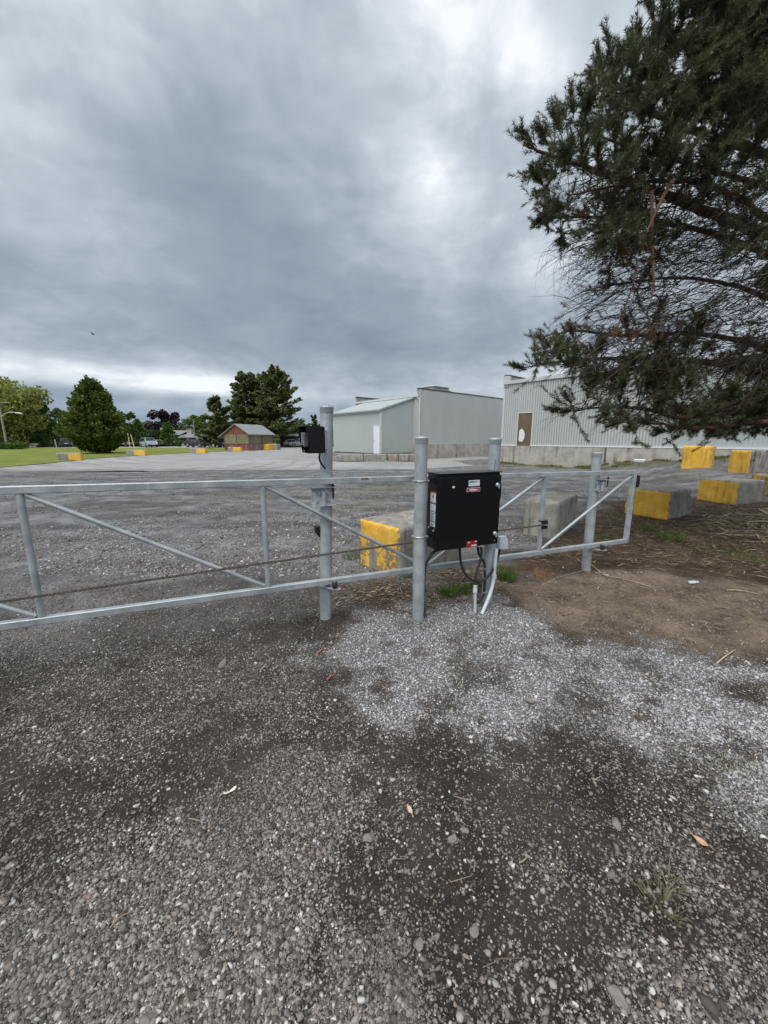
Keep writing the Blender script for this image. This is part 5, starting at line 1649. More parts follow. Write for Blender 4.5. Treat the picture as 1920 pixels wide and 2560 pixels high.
# ------------------------------------------------------------------ cars on the road
TYRE = mat('tyre', (.012, .012, .012), (.02, .02, .02), scale=5, rough=.8)
RIM = mat('wheel_rim', (.25, .26, .27), (.32, .33, .34), scale=5, rough=.4, metal=.6)
LAMP_W = mat('lamp_glass', (.62, .64, .66), (.7, .7, .7), scale=5, rough=.2)
LAMP_R = mat('tail_lamp', (.25, .015, .015), (.3, .02, .02), scale=5, rough=.25)
def paint(name, c):
    m, nt, bs = new_mat(name)
    bs.inputs['Base Color'].default_value = (*c, 1)
    bs.inputs['Roughness'].default_value = .28
    bs.inputs['Coat Weight'].default_value = .6
    bs.inputs['Coat Roughness'].default_value = .08
    return m
def car(label, x, y, heading, paintm, kind='suv', cat='car'):
    """heading: direction the nose points, degrees from +X"""
    t = thing('parked_car', label, cat, (x, y, .06), R(heading))
    if kind == 'suv':
        L, Wd, bel, rf = 4.55, 1.86, 1.05, 1.68
        top = [(-2.27, .78), (-2.25, 1.02), (-1.95, 1.60), (-1.5, 1.67), (.1, 1.68), (.75, 1.12), (.95, 1.06), (1.9, .98), (2.2, .86), (2.27, .60)]
        gl = (-1.95, .85)
    elif kind == 'hatch':
        L, Wd, bel, rf = 4.3, 1.78, .93, 1.47
        top = [(-2.12, .75), (-2.08, .95), (-1.55, 1.36), (-1.0, 1.45), (.0, 1.47), (.95, 1.00), (1.15, .95), (1.85, .80), (2.08, .66), (2.15, .48)]
        gl = (-1.6, .95)
    else:
        L, Wd, bel, rf = 4.9, 1.95, 1.08, 1.80
        top = [(-2.45, .8), (-2.42, 1.05), (-2.25, 1.70), (-1.9, 1.79), (.5, 1.80), (1.35, 1.18), (1.5, 1.12), (2.2, 1.0), (2.42, .85), (2.45, .55)]
        gl = (-2.2, 1.35)
    xs = np.linspace(top[0][0], top[-1][0], 34)
    tz = np.interp(xs, [a for a, b in top], [b for a, b in top])
    hw = Wd / 2
    vs = []
    for xx, z in zip(xs, tz):
        e = 1 - .10 * (abs(xx) / (L / 2)) ** 4
        low = .26 + .14 * (abs(xx) / (L / 2)) ** 6
        zb2 = min(bel, z)
        hb = hw * e
        ht = hb * (1 - .24 * max(0, (z - bel)) / (rf - bel)) if z > bel else hb * .94
        zm = (low + zb2) / 2
        ring = [(hb * .92, low), (hb, zm), (hb * .97, zb2 - .02), (ht, max(z - .04, zb2 - .01)), (ht * .85, z)]
        vs += [(xx, -w, zz) for w, zz in ring] + [(xx, w, zz) for w, zz in ring[::-1]]
    m_ = 10
    fs = []
    for i in range(len(xs) - 1):
        for k in range(m_):
            k2 = (k + 1) % m_
            fs.append((i * m_ + k, (i + 1) * m_ + k, (i + 1) * m_ + k2, i * m_ + k2))
    fs += [tuple(range(m_)), tuple((len(xs) - 1) * m_ + k for k in range(m_))[::-1]]
    mb = MB(); mb.add(vs, fs, False); body = mb.build('body', paintm, t, world=False)
    # side glass, windscreen, rear glass
    for sg in (-1, 1):
        n_ = 4 if kind == 'van' else 3
        for i in range(n_):
            a = gl[0] + .18 + (gl[1] - gl[0] - .25) * i / n_ + .04
            b = gl[0] + .18 + (gl[1] - gl[0] - .25) * (i + 1) / n_ - .04
            za, zb3 = np.interp(a, xs, tz) - .09, np.interp(b, xs, tz) - .09
            def yy(z, xx):
                e = 1 - .10 * (abs(xx) / (L / 2)) ** 4
                return sg * (hw * e * (1 - .24 * max(0, z - bel) / (rf - bel)) + .012)
            z0 = bel + .03
            if min(za, zb3) < z0 + .03: 
                za, zb3 = max(za, z0 + .03), max(zb3, z0 + .03)
            mb = MB(); P = [(a, yy(z0, a), z0), (b, yy(z0, b), z0), (b, yy(zb3, b), zb3), (a, yy(za, a), za)]
            mb.add(P if sg < 0 else P[::-1], [(0, 1, 2, 3)]); mb.build('side_window', GLASS, t, world=False)
    for nm, (ia, ib) in (('windscreen', (4, 5)), ('rear_window', (2, 1))):
        (xa, za), (xb, zb3) = top[ia], top[ib]
        d = np.array([xb - xa, zb3 - za])
        nrm = np.array([-d[1], d[0]]) / np.hypot(*d)
        if nrm[1] < 0: nrm = -nrm
        p, q = np.array([xa, za]) + d * .10 + nrm * .03, np.array([xb, zb3]) - d * .06 + nrm * .03
        wt, wb = hw * .68, hw * .82
        mb = MB(); mb.add([(q[0], -wb, q[1]), (q[0], wb, q[1]), (p[0], wt, p[1]), (p[0], -wt, p[1])], [(0, 1, 2, 3), (3, 2, 1, 0)][:1] if nm == 'windscreen' else [(3, 2, 1, 0)]); mb.build(nm, GLASS, t, world=False)
    for sx_ in (-1, 1):
        for sy in (-1, 1):
            xx = sx_ * L * .29
            mb = MB(); mb.lathe([(.27, 0), (.335, .02), (.335, .20), (.27, .22)], (xx, sy * (hw - .19), .33), (0, sy, 0), 18); w = mb.build('wheel', TYRE, t, world=False)
            mb = MB(); mb.lathe([(.20, 0), (.19, .012), (.05, .02)], (xx, sy * (hw + .028), .33), (0, sy, 0), 12); mb.build('rim', RIM, w, world=False)
    for sy in (-1, 1):
        mb = MB(); mb.box((L / 2 - .12, sy * (hw - .30), .76), (.20, .38, .15), bev=.04); mb.build('headlight', LAMP_W, t, world=False)
        mb = MB(); mb.box((-L / 2 + .05, sy * (hw - .20), .98), (.14, .26, .22), bev=.04); mb.build('tail_light', LAMP_R, t, world=False)
        mb = MB(); mb.box((gl[1] - .1, sy * (hw + .09), bel + .06), (.12, .18, .14), bev=.03); mb.build('mirror', paintm, t, world=False)
    for sx_ in (-1, 1):
        mb = MB(); mb.box((sx_ * (L / 2 - .03), 0, .45), (.16, Wd * .86, .16), bev=.04); mb.build('bumper', BLACK_MATT, t, world=False)
        mb = MB(); mb.box((sx_ * (L / 2 + .055), 0, .58 if sx_ > 0 else .72), (.02, .50, .13)); mb.build('number_plate', STICKER, t, world=False)
    return t
Yr = 74.5
car('dark grey car on the road seen from behind, left of the dense cedar', px_x(155.5, Yr), Yr, 141, paint('dark_grey_paint', (.045, .05, .075)), 'suv')
car('silver grey van on the road, nose towards us, right of the dense cedar', px_x(370, Yr), Yr, -42, paint('silver_blue_paint', (.30, .36, .40)), 'van', 'van')
car('black hatchback on the road, seen from its right side', px_x(486, Yr), Yr + .5, -8, paint('black_paint', (.012, .013, .022)), 'hatch')
car('dark blue car nosing out from behind the red shed', px_x(549, Yr), Yr + 1, -45, paint('slate_paint', (.06, .075, .10)), 'suv')
car('white car parked far off between the pines and the keypad hood', px_x(735, 79), 79, 20, paint('white_paint', (.6, .62, .64)), 'hatch')
car('light grey car parked beside the white one near the keypad hood', px_x(749, 77), 77, 200, paint('light_grey_paint', (.36, .38, .40)), 'suv')

# ------------------------------------------------------------------ street furniture
POLEW = mat('weathered_wood_pole', (.22, .205, .185), (.33, .31, .285), scale=3, rough=.9, stretch=(3, 3, .3))
LAMPM = mat('lamp_arm_metal', (.50, .52, .52), (.6, .6, .6), scale=3, rough=.45, metal=.4)
Yl = 66.0
def lamp_pole(label, px, ptop, parm, ptip, Y, r=.15, cross=True, side=1):
    x = px_x(px, Y)
    zt_ = px_z(ptop, Y)
    t = thing('street_lamp', label, 'street lamp', (x, Y, 0))
    mb = MB(); mb.tube([(x, Y, -.1), (x, Y, zt_ * .5), (x, Y, zt_)], [r * 1.15, r, r * .8], 12); mb.build('pole', POLEW, t)
    za = px_z(parm, Y)
    xt = px_x(ptip, Y)
    mb = MB(); mb.tube(curve([(x, Y - .1, za - 1.0 * (za / 8)), (x + (xt - x) * .25, Y - .1, za - .25), (x + (xt - x) * .5, Y - .1, za), (xt, Y - .1, za - .22)], 6), .06, 8); arm = mb.build('lamp_arm', LAMPM, t)
    mb = MB(); mb.tube([(xt - (xt - x) * .28, Y - .1, za - .12), (xt - (xt - x) * .1, Y - .1, za - .20), (xt + .1, Y - .1, za - .26)], [.09, .16, .08], 10); mb.build('lamp_head', LAMPM, arm)
    if cross:
        mb = MB(); mb.box((x + .4, Y, zt_ - .7), (2.6, .12, .14)); mb.build('crossarm', POLEW, t)
    return t
lamp_pole('grey street lamp on a wooden pole in front of the yellow-green tree', 13.5, 1000, 1033, 66, Yl)
lamp_pole('pale street lamp with a short curved arm behind the cream bungalow', 487, 1050, 1064, 479, 98, .12, False)
lamp_pole('small street lamp half hidden left of the dense cedar', 139, 1068, 1072, 151, 96, .10, False)
# wires between the poles
WIRE = mat('black_wire', (.03, .03, .032), (.05, .05, .05), scale=3, rough=.6)
mb = MB()
for dz in (0, -.9):
    a, b = np.array([px_x(13.5, Yl), Yl, px_z(1008, Yl) + dz]), np.array([px_x(487, 98), 98.0, px_z(1052, 98) + dz * .8])
    mb.tube([a + (b - a) * k / 12 - Z3 * .9 * 4 * (k / 12) * (1 - k / 12) for k in range(13)], .022, 4)
o = mb.build('overhead_wire', WIRE); tag(o, 'pair of thin overhead wires strung between the street lamp poles', 'overhead wire')
def stake(label, px0, py0, px1, py1, Y, r=.06, m=None):
    mb = MB(); mb.tube([(px_x(px0, Y), Y, 0), (px_x(px1, Y), Y, px_z(py1, Y))], r, 8)
    o = mb.build('marker_post', m or STICKER); tag(o, label, 'marker post', 'thin marker posts by the road')
YELL = mat('pale_yellow_marker', (.60, .58, .36), (.66, .63, .40), scale=3, rough=.6)
stake('short thin yellowish marker post at the road edge right of the cedar', 322, 1117, 321, 1083, 68, .07, YELL)
stake('tall thin leaning yellowish marker post at the road edge right of the cedar', 333, 1117, 328, 1086, 68, .07, YELL)
stake('grey leaning marker post left of the dark grey car', 124, 1112, 121, 1094, 78, .09, POLEW)
stake('slim white post beside the rear of the dark grey car', 138, 1118, 136, 1098, 73, .06)
stake('pale post between the carport and the dark blue car', 533, 1116, 533, 1089, 80, .10, TRIM)
# picnic table
Yt = 64
xt_ = px_x(515, Yt)
TGREEN = mat('dark_green_timber', (.03, .05, .022), (.05, .075, .035), scale=6, rough=.85)
pt_ = thing('picnic_table', 'dark green timber picnic table on the lawn left of the red shed', 'picnic table', (xt_, Yt, 0))
mb = MB()
for k in range(5): mb.box((xt_, Yt + (k - 2) * .155, .78), (1.9, .14, .045))
mb.build('tabletop', TGREEN, pt_)
for sg in (-1, 1):
    mb = MB(); mb.box((xt_, Yt + sg * .75, .46), (1.9, .26, .045)); mb.build('bench', TGREEN, pt_)
    for s2 in (-1, 1):
        mb = MB(); bar(mb, (xt_ + sg * .65, Yt + s2 * .62, .0), (xt_ + sg * .65, Yt + s2 * .25, .755), .09, .04, (1, 0, 0), 0); mb.build('leg', TGREEN, pt_)
    mb = MB(); mb.box((xt_ + sg * .70, Yt, .42), (.04, 1.6, .09)); mb.build('brace', TGREEN, pt_)
# stone wall at the far left
mb = MB()
Yw = 72
for k in range(14):
    x = px_x(-25, Yw) + k * .62
    for j in range(2):
        mb.box((x + .3 * (j % 2), Yw, .22 + .42 * j), (.58, .4, .38), bev=.06)
o = mb.build('stone_wall', STONEW); tag(o, 'low grey stone wall at the far left behind the street lamp', 'stone wall')
# a bird in the sky
bc = at(201, 722, 40)
mb = MB()
mb.tube([bc + np.array([-.16, 0, 0]), bc, bc + np.array([.17, 0, .03])], [.01, .055, .015], 8)
mb.add([bc + np.array([-.06, 0, .02]), bc + np.array([.06, 0, .02]), bc + np.array([.05, -.32, .14]), bc + np.array([.0, -.32, .14])], [(0, 1, 2, 3), (3, 2, 1, 0)])
mb.add([bc + np.array([-.06, 0, .02]), bc + np.array([.06, 0, .02]), bc + np.array([.10, .32, .16]), bc + np.array([.04, .34, .16])], [(0, 1, 2, 3), (3, 2, 1, 0)])
o = mb.build('bird', BLACK_MATT); tag(o, 'tiny dark bird flying in the cloudy sky on the left', 'bird')

# ------------------------------------------------------------------ far trees
def cards(P, D, size, r_, asp=.55, flat=None):
    """one bent leaf-clump blade (2 triangles) at each point"""
    n = len(P)
    D = D / (np.linalg.norm(D, axis=1, keepdims=True) + 1e-9)
    q = r_.normal(0, 1, (n, 3))
    S = np.cross(D, q)
    S /= np.linalg.norm(S, axis=1, keepdims=True) + 1e-9
    if flat is not None:
        up = np.array([0, 0, 1.0]) + r_.normal(0, flat, (n, 3))
        S = np.cross(D, up)
        S /= np.linalg.norm(S, axis=1, keepdims=True) + 1e-9
    sz = size[:, None]
    Nn = np.cross(D, S)
    a = P - S * sz * asp * .5
    b = P + S * sz * asp * .5
    c = P + D * sz + Nn * sz * .12
    d = P + D * sz * .5 - S * sz * asp * .75 + Nn * sz * .1
    e = P + D * sz * .5 + S * sz * asp * .75 + Nn * sz * .1
    vs = np.stack([a, b, e, c, d], 1).reshape(-1, 3)
    i = np.arange(n)[:, None] * 5
    fs = np.concatenate([i + np.array([[0, 1, 2]]), i + np.array([[0, 2, 3]]), i + np.array([[0, 3, 4]])], 1).reshape(-1, 3)
    return vs, fs
def crown_mesh(name, P, D, size, r_, m, parent, asp=.55, flat=None):
    v, f = cards(P, D, size, r_, asp, flat)
    return link_mesh(name, np_mesh(name, v - base_of(parent), f), m, parent)
def trunk(t, x, y, h, r, m, lean=0):
    mb = MB(); mb.tube(curve([(x, y, -.1), (x + lean * .3, y, h * .35), (x + lean * .7, y, h * .7), (x + lean, y, h)], 4), list(np.linspace(r, r * .3, 13)), 9); return mb.build('trunk', m, t)
BARK = mat('brown_bark', (.07, .05, .037), (.13, .10, .075), scale=6, rough=.95, stretch=(3, 3, .5))
def leafy(label, px, Y, pyb, pyt, halfw, m, n=3500, leaf=.40, name='leafy_tree', gappy=0.0, seed=1, low=.18, blobs=22, cat='tree', tops=1.0, group=None, squat=1.0):
    """crown of leaf clumps gathered round many limbs' ends"""
    r_ = np.random.default_rng(seed)
    x = px_x(px, Y)
    z1 = px_z(pyt, Y)
    w = halfw / 968.0 * Y
    t = thing(name, label, cat, (x, Y, 0), 0, group)
    cz0 = z1 * low
    C, Rr = [], []
    for i in range(blobs):
        h = r_.random() ** .8
        a = r_.random() * 6.283
        prof = (math.sin(math.pi * min(1, .12 + .88 * (1 - h) ** .75 * .85 + .05)) ** .6) * tops
        rad = w * prof * math.sqrt(r_.random()) * .78
        C.append((x + rad * math.cos(a), Y + rad * math.sin(a) * .9, cz0 + (z1 - cz0) * (.12 + .80 * h)))
        Rr.append(w * r_.uniform(.22, .40) * (1 - .35 * h))
    C, Rr = np.array(C), np.array(Rr)
    k = r_.integers(0, blobs, n)
    d = r_.normal(0, 1, (n, 3))
    d /= np.linalg.norm(d, axis=1, keepdims=True)
    rr = Rr[k] * r_.random(n) ** .38
    P = C[k] + d * rr[:, None] * np.array([1.15, 1.1, .85 * squat])
    D = d * .7 + np.array([0, 0, .15]) + r_.normal(0, .6, (n, 3))
    crown_mesh('crown', P, D, leaf * r_.uniform(.5, 1.3, n), r_, m, t, .7)
    tr = trunk(t, x, Y, z1 * .72, w * .06 + .08, BARK)
    mb = MB()
    for i in range(min(14, blobs)):
        a = np.array([x, Y, z1 * (.22 + .3 * r_.random())])
        b = C[i]
        mb.tube(curve([a, (a + b) / 2 + np.array([0, 0, -.1 * w]), b], 3), [.07 * w * .35, .05 * w * .35, .04 * w * .35, .03 * w * .35, .02 * w * .35, .012 * w * .3, .01 * w * .3], 5)
    mb.build('limbs', BARK, t)
    return t
def conifer(label, px, Y, pyt, halfw, m, n=3500, leaf=.4, seed=1, name='conifer', tiers=None, low=.02, droop=.25, power=.85, flat=None, ragged=.25, group=None, trunk_m=None, top_w=.03, pyb=None, clear=0.0):
    r_ = np.random.default_rng(seed)
    x = px_x(px, Y)
    z1 = px_z(pyt, Y)
    w = halfw / 968.0 * Y
    t = thing(name, label, 'tree', (x, Y, 0), 0, group)
    nb = tiers or 130
    hs = low + (1 - low) * r_.random(nb) ** .95
    az = r_.random(nb) * 6.283
    prof = np.maximum(top_w, (1 - hs) ** power)
    prof = prof * np.minimum(1, .62 + hs * 2.2)
    Lb = w * prof * (1 - ragged * r_.random(nb))
    k = r_.integers(0, nb, n)
    f = r_.random(n) ** .45
    ca, sa = np.cos(az[k]), np.sin(az[k])
    rad = Lb[k] * f
    lat = r_.normal(0, .11, n) * Lb[k] * (1.15 - .5 * f)
    z = hs[k] * z1 - droop * rad + (.10 * w * (f ** 3)) + r_.normal(0, .022 if flat else .05, n) * w * (1 if not flat else .8)
    P = np.stack([x + ca * rad - sa * lat, Y + sa * rad + ca * lat, np.maximum(z, .05)], 1)
    D = np.stack([ca, sa, np.full(n, .15 if flat else .35)], 1) + r_.normal(0, .45, (n, 3))
    crown_mesh('crown', P, D, leaf * r_.uniform(.5, 1.35, n), r_, m, t, .5, flat)
    trunk(t, x, Y, z1 * .96, .02 * z1 + .06, trunk_m or BARK)
    mb = MB()
    for i in range(0, nb, 2):
        a = np.array([x, Y, hs[i] * z1])
        b = a + np.array([math.cos(az[i]), math.sin(az[i]), -droop * .9]) * Lb[i] * .9
        mb.tube([a, (a + b) / 2 + np.array([0, 0, .02 * w]), b], [.05, .035, .012], 4)
    mb.build('limbs', trunk_m or BARK, t)
    return t
F_CEDAR = foliage('cedar_foliage', (.05, .088, .016), (.155, .21, .048), (.22, .26, .08), trans=.4, clump=.9)
F_YELL = foliage('yellow_green_leaves', (.16, .20, .035), (.31, .34, .09), (.38, .38, .16), trans=.45, clump=.5)
F_GREEN = foliage('green_leaves', (.05, .11, .018), (.13, .22, .045), (.20, .28, .08), trans=.35, clump=.6)
F_DKGREEN = foliage('dark_green_leaves', (.036, .068, .018), (.095, .15, .042), None, trans=.35, clump=.6)
F_PALE = foliage('pale_green_leaves', (.15, .20, .10), (.30, .36, .20), (.40, .45, .32), trans=.4, clump=.6)
F_GREYG = foliage('grey_green_leaves', (.13, .16, .13), (.25, .28, .24), (.34, .37, .34), trans=.3, clump=.6)
F_PURP = foliage('purple_leaves', (.016, .008, .012), (.045, .024, .03), None, trans=.15, clump=.6)
F_PINE = foliage('far_pine_needles', (.085, .11, .04), (.21, .24, .095), (.27, .28, .13), trans=.45, clump=.5)
F_BLUSH = foliage('variegated_shrub_leaves', (.20, .23, .12), (.42, .42, .30), (.55, .52, .42), trans=.3, clump=1.2)
GT = 'trees beyond the lawn'
leafy('big yellow-green tree at the far left edge, airy at the top', 20, 72, 0, 975, 118, F_YELL, 9000, .42, 'leafy_tree', seed=31, low=.10, blobs=40, group=GT)
leafy('thin topped yellow-green tree behind the one at the far left edge', 0, 78, 0, 936, 80, F_YELL, 2600, .36, 'leafy_tree', seed=32, low=.2, blobs=30, group=GT)
conifer('dark spruce between the yellow-green tree and the dense cedar', 103, 76, 990, 52, F_GREEN, 3600, .42, 33, 'spruce', low=.03, droop=.32, power=.55, group=GT)
leafy('dark rounded tree low behind the spruce at the left', 78, 84, 0, 1035, 55, F_DKGREEN, 2400, .4, 'leafy_tree', seed=34, low=.05, blobs=20, group=GT)
leafy('loose mid green tree left of the dense cedar, over the dark grey car', 152, 92, 0, 1022, 38, F_GREEN, 1500, .45, 'leafy_tree', seed=35, low=.12, blobs=16, group=GT)
leafy('dark shrubby tree hard against the left side of the dense cedar', 172, 98, 0, 1052, 30, F_DKGREEN, 1200, .45, 'leafy_tree', seed=36, low=.05, blobs=14, group=GT)
conifer('dense dark green cedar standing alone on the lawn edge', 243, 43.5, 966, 90, F_CEDAR, 26000, .25, 37, 'cedar_tree', tiers=330, low=.0, droop=-.24, power=.62, ragged=.38, top_w=.02)
leafy('dark green tree just behind the right side of the dense cedar', 312, 78, 0, 1030, 34, F_DKGREEN, 1700, .4, 'leafy_tree', seed=38, low=.05, blobs=18, group=GT)
conifer('small dark green conifer between the cedar and the clipped hedge', 348, 84, 1052, 24, F_GREEN, 1500, .34, 39, 'spruce', droop=.1, power=.6, group=GT)
leafy('pale greyish tree behind the clipped hedge', 366, 120, 0, 1046, 34, F_GREYG, 900, .5, 'leafy_tree', seed=40, low=.25, blobs=14, group=GT)
leafy('dark purple leaved tree rising behind the bungalows', 418, 118, 0, 1032, 44, F_PURP, 2600, .5, 'leafy_tree', seed=41, low=.15, blobs=26, group=GT)
conifer('bright green cone shaped conifer right of the clipped hedge', 421, 84, 1060, 27, F_GREEN, 2000, .32, 42, 'spruce', droop=.05, power=.55, group=GT)
leafy('pale silvery tree behind the cream bungalow', 476, 122, 0, 1045, 36, F_PALE, 1300, .5, 'leafy_tree', seed=43, low=.2, blobs=18, group=GT)
leafy('mid green tree between the purple tree and the pines', 500, 116, 0, 1040, 32, F_GREEN, 1300, .5, 'leafy_tree', seed=44, low=.15, blobs=16, group=GT)
leafy('dark green tree behind the roof end of the cream bungalow', 458, 112, 0, 1066, 26, F_DKGREEN, 900, .5, 'leafy_tree', seed=45, low=.1, blobs=12, group=GT)
PB = mat('far_pine_bark', (.075, .055, .045), (.14, .10, .08), scale=5, rough=.95)
GP = 'dark pines behind the red shed'
conifer('wide spreading low pine left of the red shed', 545, 74, 1003, 62, F_PINE, 6500, .55, 51, 'pine_tree', tiers=60, low=.06, droop=-.02, power=.50, flat=.35, ragged=.5, group=GP, trunk_m=PB, top_w=.1)
conifer('tall pine behind the left roof slope of the red shed', 624, 76, 946, 66, F_PINE, 19000, .42, 52, 'pine_tree', tiers=170, low=.14, droop=-.12, power=.36, flat=.7, ragged=.5, group=GP, trunk_m=PB, top_w=.12)
conifer('tallest pine, over the roof of the red shed', 696, 75, 935, 88, F_PINE, 21000, .42, 53, 'pine_tree', tiers=150, low=.14, droop=-.04, power=.44, flat=.4, ragged=.55, group=GP, trunk_m=PB, top_w=.1)
conifer('narrow pine in the middle of the group behind the red shed', 662, 80, 950, 66, F_PINE, 15000, .42, 54, 'pine_tree', tiers=150, low=.14, droop=-.10, power=.38, flat=.6, ragged=.5, group=GP, trunk_m=PB, top_w=.12)
leafy('dark green tree between the pines and the keypad hood', 735, 96, 0, 1063, 34, F_GREEN, 1800, .45, 'leafy_tree', seed=56, low=.05, blobs=18, group=GT)
conifer('small pine showing above the keypad hood', 786, 92, 1042, 24, F_DKGREEN, 1200, .45, 57, 'pine_tree', tiers=40, droop=.0, power=.5, flat=.6, ragged=.5, group=GT)
leafy('pale green bush at the right gable of the red shed', 690, 66, 0, 1086, 9, F_YELL, 500, .22, 'shrub', seed=58, low=.05, blobs=8, cat='shrub')
def hedge_box(label, px0, px1, pyt, Y, m, seed, pyb=None, name='hedge', dep=2.0, n=2600, leaf=.3):
    r_ = np.random.default_rng(seed)
    x0, x1 = px_x(px0, Y), px_x(px1, Y)
    h = px_z(pyt, Y)
    z0 = 0 if pyb is None else px_z(pyb, Y)
    t = thing(name, label, 'hedge', ((x0 + x1) / 2, Y, 0))
    P = np.stack([x0 + (x1 - x0) * r_.random(n), Y + dep * r_.random(n), z0 + (h - z0) * r_.random(n) ** .7], 1)
    k = r_.integers(0, 3, n)
    P[:, 1] = np.where(k == 0, Y + r_.normal(0, .12, n), P[:, 1])
    P[:, 2] = np.where(k == 1, h + r_.normal(0, .10, n), P[:, 2])
    crown_mesh('foliage', P, r_.normal(0, 1, (n, 3)) + np.array([0, -.4, .4]), leaf * r_.uniform(.5, 1.3, n), r_, m, t, .7)
    mb = MB()
    for i in range(10):
        x = x0 + (x1 - x0) * (i + .5) / 10
        mb.tube([(x, Y + dep / 2, 0), (x, Y + dep / 2, h * .8)], .06, 5)
    mb.build('stems', BARK, t)
hedge_box('long clipped dark green hedge in front of the wider bungalow', 362, 412, 1079, 90, F_DKGREEN, 61, None, dep=2.5)
hedge_box('low rounded green hedge at the far left road edge', -30, 50, 1110, 60, F_GREEN, 62, None, dep=1.6, n=1600, leaf=.22)
leafy('white-green variegated shrub right of the silver grey van', 392, 80, 0, 1094, 12, F_BLUSH, 700, .25, 'shrub', seed=63, low=.05, blobs=8, cat='shrub')
leafy('low green shrub left of the black hatchback', 443, 80, 0, 1102, 12, F_GREEN, 600, .25, 'shrub', seed=64, low=.05, blobs=8, cat='shrub')
leafy('dark green shrub under the bright cone shaped conifer', 408, 81, 0, 1103, 12, F_DKGREEN, 500, .25, 'shrub', seed=65, low=.05, blobs=8, cat='shrub')
leafy('rounded shrub by the carport, behind the black hatchback', 503, 86, 0, 1097, 16, F_DKGREEN, 700, .25, 'shrub', seed=66, low=.05, blobs=8, cat='shrub')
# a far-off wood closing the horizon
r_ = np.random.default_rng(77)
n = 36000
xx = r_.uniform(-330, 380, n)
yy = 175 + .12 * np.abs(xx) + r_.random(n) * 12
hh = 5 + 5.5 * fbm(xx * .06, xx * 0, 4, 71)
P = np.stack([xx, yy, hh * r_.random(n) ** .7], 1)
v, f = cards(P, r_.normal(0, 1, (n, 3)) + np.array([0, 0, .5]), r_.uniform(.8, 1.9, n), r_, .8)
o = link_mesh('far_wood', np_mesh('far_wood', v, f), foliage('far_wood_leaves', (.035, .06, .025), (.075, .11, .05), None, trans=.2, clump=.08))
tag(o, 'far-off line of green woodland closing the horizon', kind='stuff')

# ------------------------------------------------------------------ the big pine at the right
TX, TY = 7.7, 6.0
pine = thing('pine_tree', 'large pine with rust brown limbs reaching in from the right over the yard', 'tree', (TX, TY, float(H0(TX, TY))))
PBARK = mat('rust_brown_pine_bark', (.060, .030, .019), (.15, .075, .045), scale=9, detail=8, rough=.95, bump=.012, bscale=30, stretch=(1.6, 1.6, .7), c3=(.09, .075, .06))
TWIG = mat('dead_twig_bark', (.035, .023, .018), (.085, .058, .046), scale=12, rough=.95)
NEED = foliage('pine_needles', (.046, .056, .029), (.152, .172, .084), (.23, .22, .13), rough=.5, trans=.26, clump=1.3)
NEED_DRY = foliage('dry_needles', (.10, .055, .025), (.22, .13, .06), None, trans=.1, clump=2)
pr = np.random.default_rng(101)
LIMBS = []
def limb(pts, r0, r1):
    c = curve(pts, 8)
    LIMBS.append((np.array(c), np.linspace(r0, r1, len(c))))
def at3(px, py, Y): return at(px, py, Y + (.7 if py < 700 else .25) * min(1, max(0, (px - 1200) / 200)))
def from_trunk(z, bend=0): return np.array([TX, TY, z])
# limbs whose outer parts can be seen in the photograph
limb([from_trunk(5.2), at3(1700, 500, 6.1), at3(1587, 478, 6.0), at3(1477, 436, 5.9), at3(1415, 412, 5.8), at3(1300, 372, 5.7), at3(1190, 335, 5.6), at3(1128, 312, 5.5)], .105, .008)
limb([from_trunk(4.5), at3(1720, 575, 6.6), at3(1659, 548, 6.5), at3(1540, 505, 6.4), at3(1432, 482, 6.3), at3(1290, 470, 6.2), at3(1185, 470, 6.1)], .075, .008)
limb([from_trunk(2.9), at3(1720, 835, 6.1), at3(1659, 812, 6.1), at3(1604, 797, 6.2), at3(1518, 781, 6.3), at3(1398, 774, 6.4), at3(1290, 775, 6.4), at3(1180, 785, 6.4), at3(1125, 796, 6.4)], .085, .007)
limb([from_trunk(2.7), at3(1720, 828, 5.6), at3(1659, 847, 5.6), at3(1570, 877, 5.6), at3(1477, 903, 5.6), at3(1400, 885, 5.7), at3(1300, 880, 5.8), at3(1210, 893, 5.9)], .070, .007)
limb([from_trunk(3.3), at3(1700, 760, 6.8), at3(1600, 735, 6.9), at3(1480, 720, 7.0), at3(1350, 725, 7.0), at3(1240, 715, 7.0), at3(1160, 730, 7.0)], .065, .007)
limb([from_trunk(2.5), at3(1700, 900, 5.2), at3(1600, 915, 5.3), at3(1500, 925, 5.4), at3(1420, 915, 5.5), at3(1330, 912, 5.6)], .050, .006)
limb([from_trunk(3.9), at3(1700, 650, 7.2), at3(1600, 620, 7.2), at3(1480, 600, 7.2), at3(1360, 610, 7.2), at3(1270, 625, 7.2)], .060, .006)
limb([from_trunk(6.0), at3(1700, 330, 6.4), at3(1600, 315, 6.3), at3(1480, 275, 6.2), at3(1380, 225, 6.1), at3(1300, 160, 6.0), at3(1255, 205, 6.0)], .085, .008)
limb([from_trunk(7.0), at3(1720, 180, 6.6), at3(1620, 160, 6.5), at3(1520, 120, 6.4), at3(1430, 70, 6.3), at3(1400, 10, 6.3)], .080, .008)
limb([from_trunk(6.3), at3(1710, 250, 5.2), at3(1620, 215, 5.1), at3(1520, 200, 5.0), at3(1430, 190, 5.0), at3(1330, 200, 5.0)], .060, .007)
limb([from_trunk(5.6), at3(1700, 400, 7.4), at3(1580, 380, 7.4), at3(1440, 340, 7.3), at3(1310, 300, 7.2), at3(1220, 255, 7.2)], .065, .007)
limb([from_trunk(4.8), at3(1700, 480, 5.2), at3(1600, 430, 5.1), at3(1480, 390, 5.0), at3(1350, 400, 5.0), at3(1230, 420, 5.0)], .055, .007)
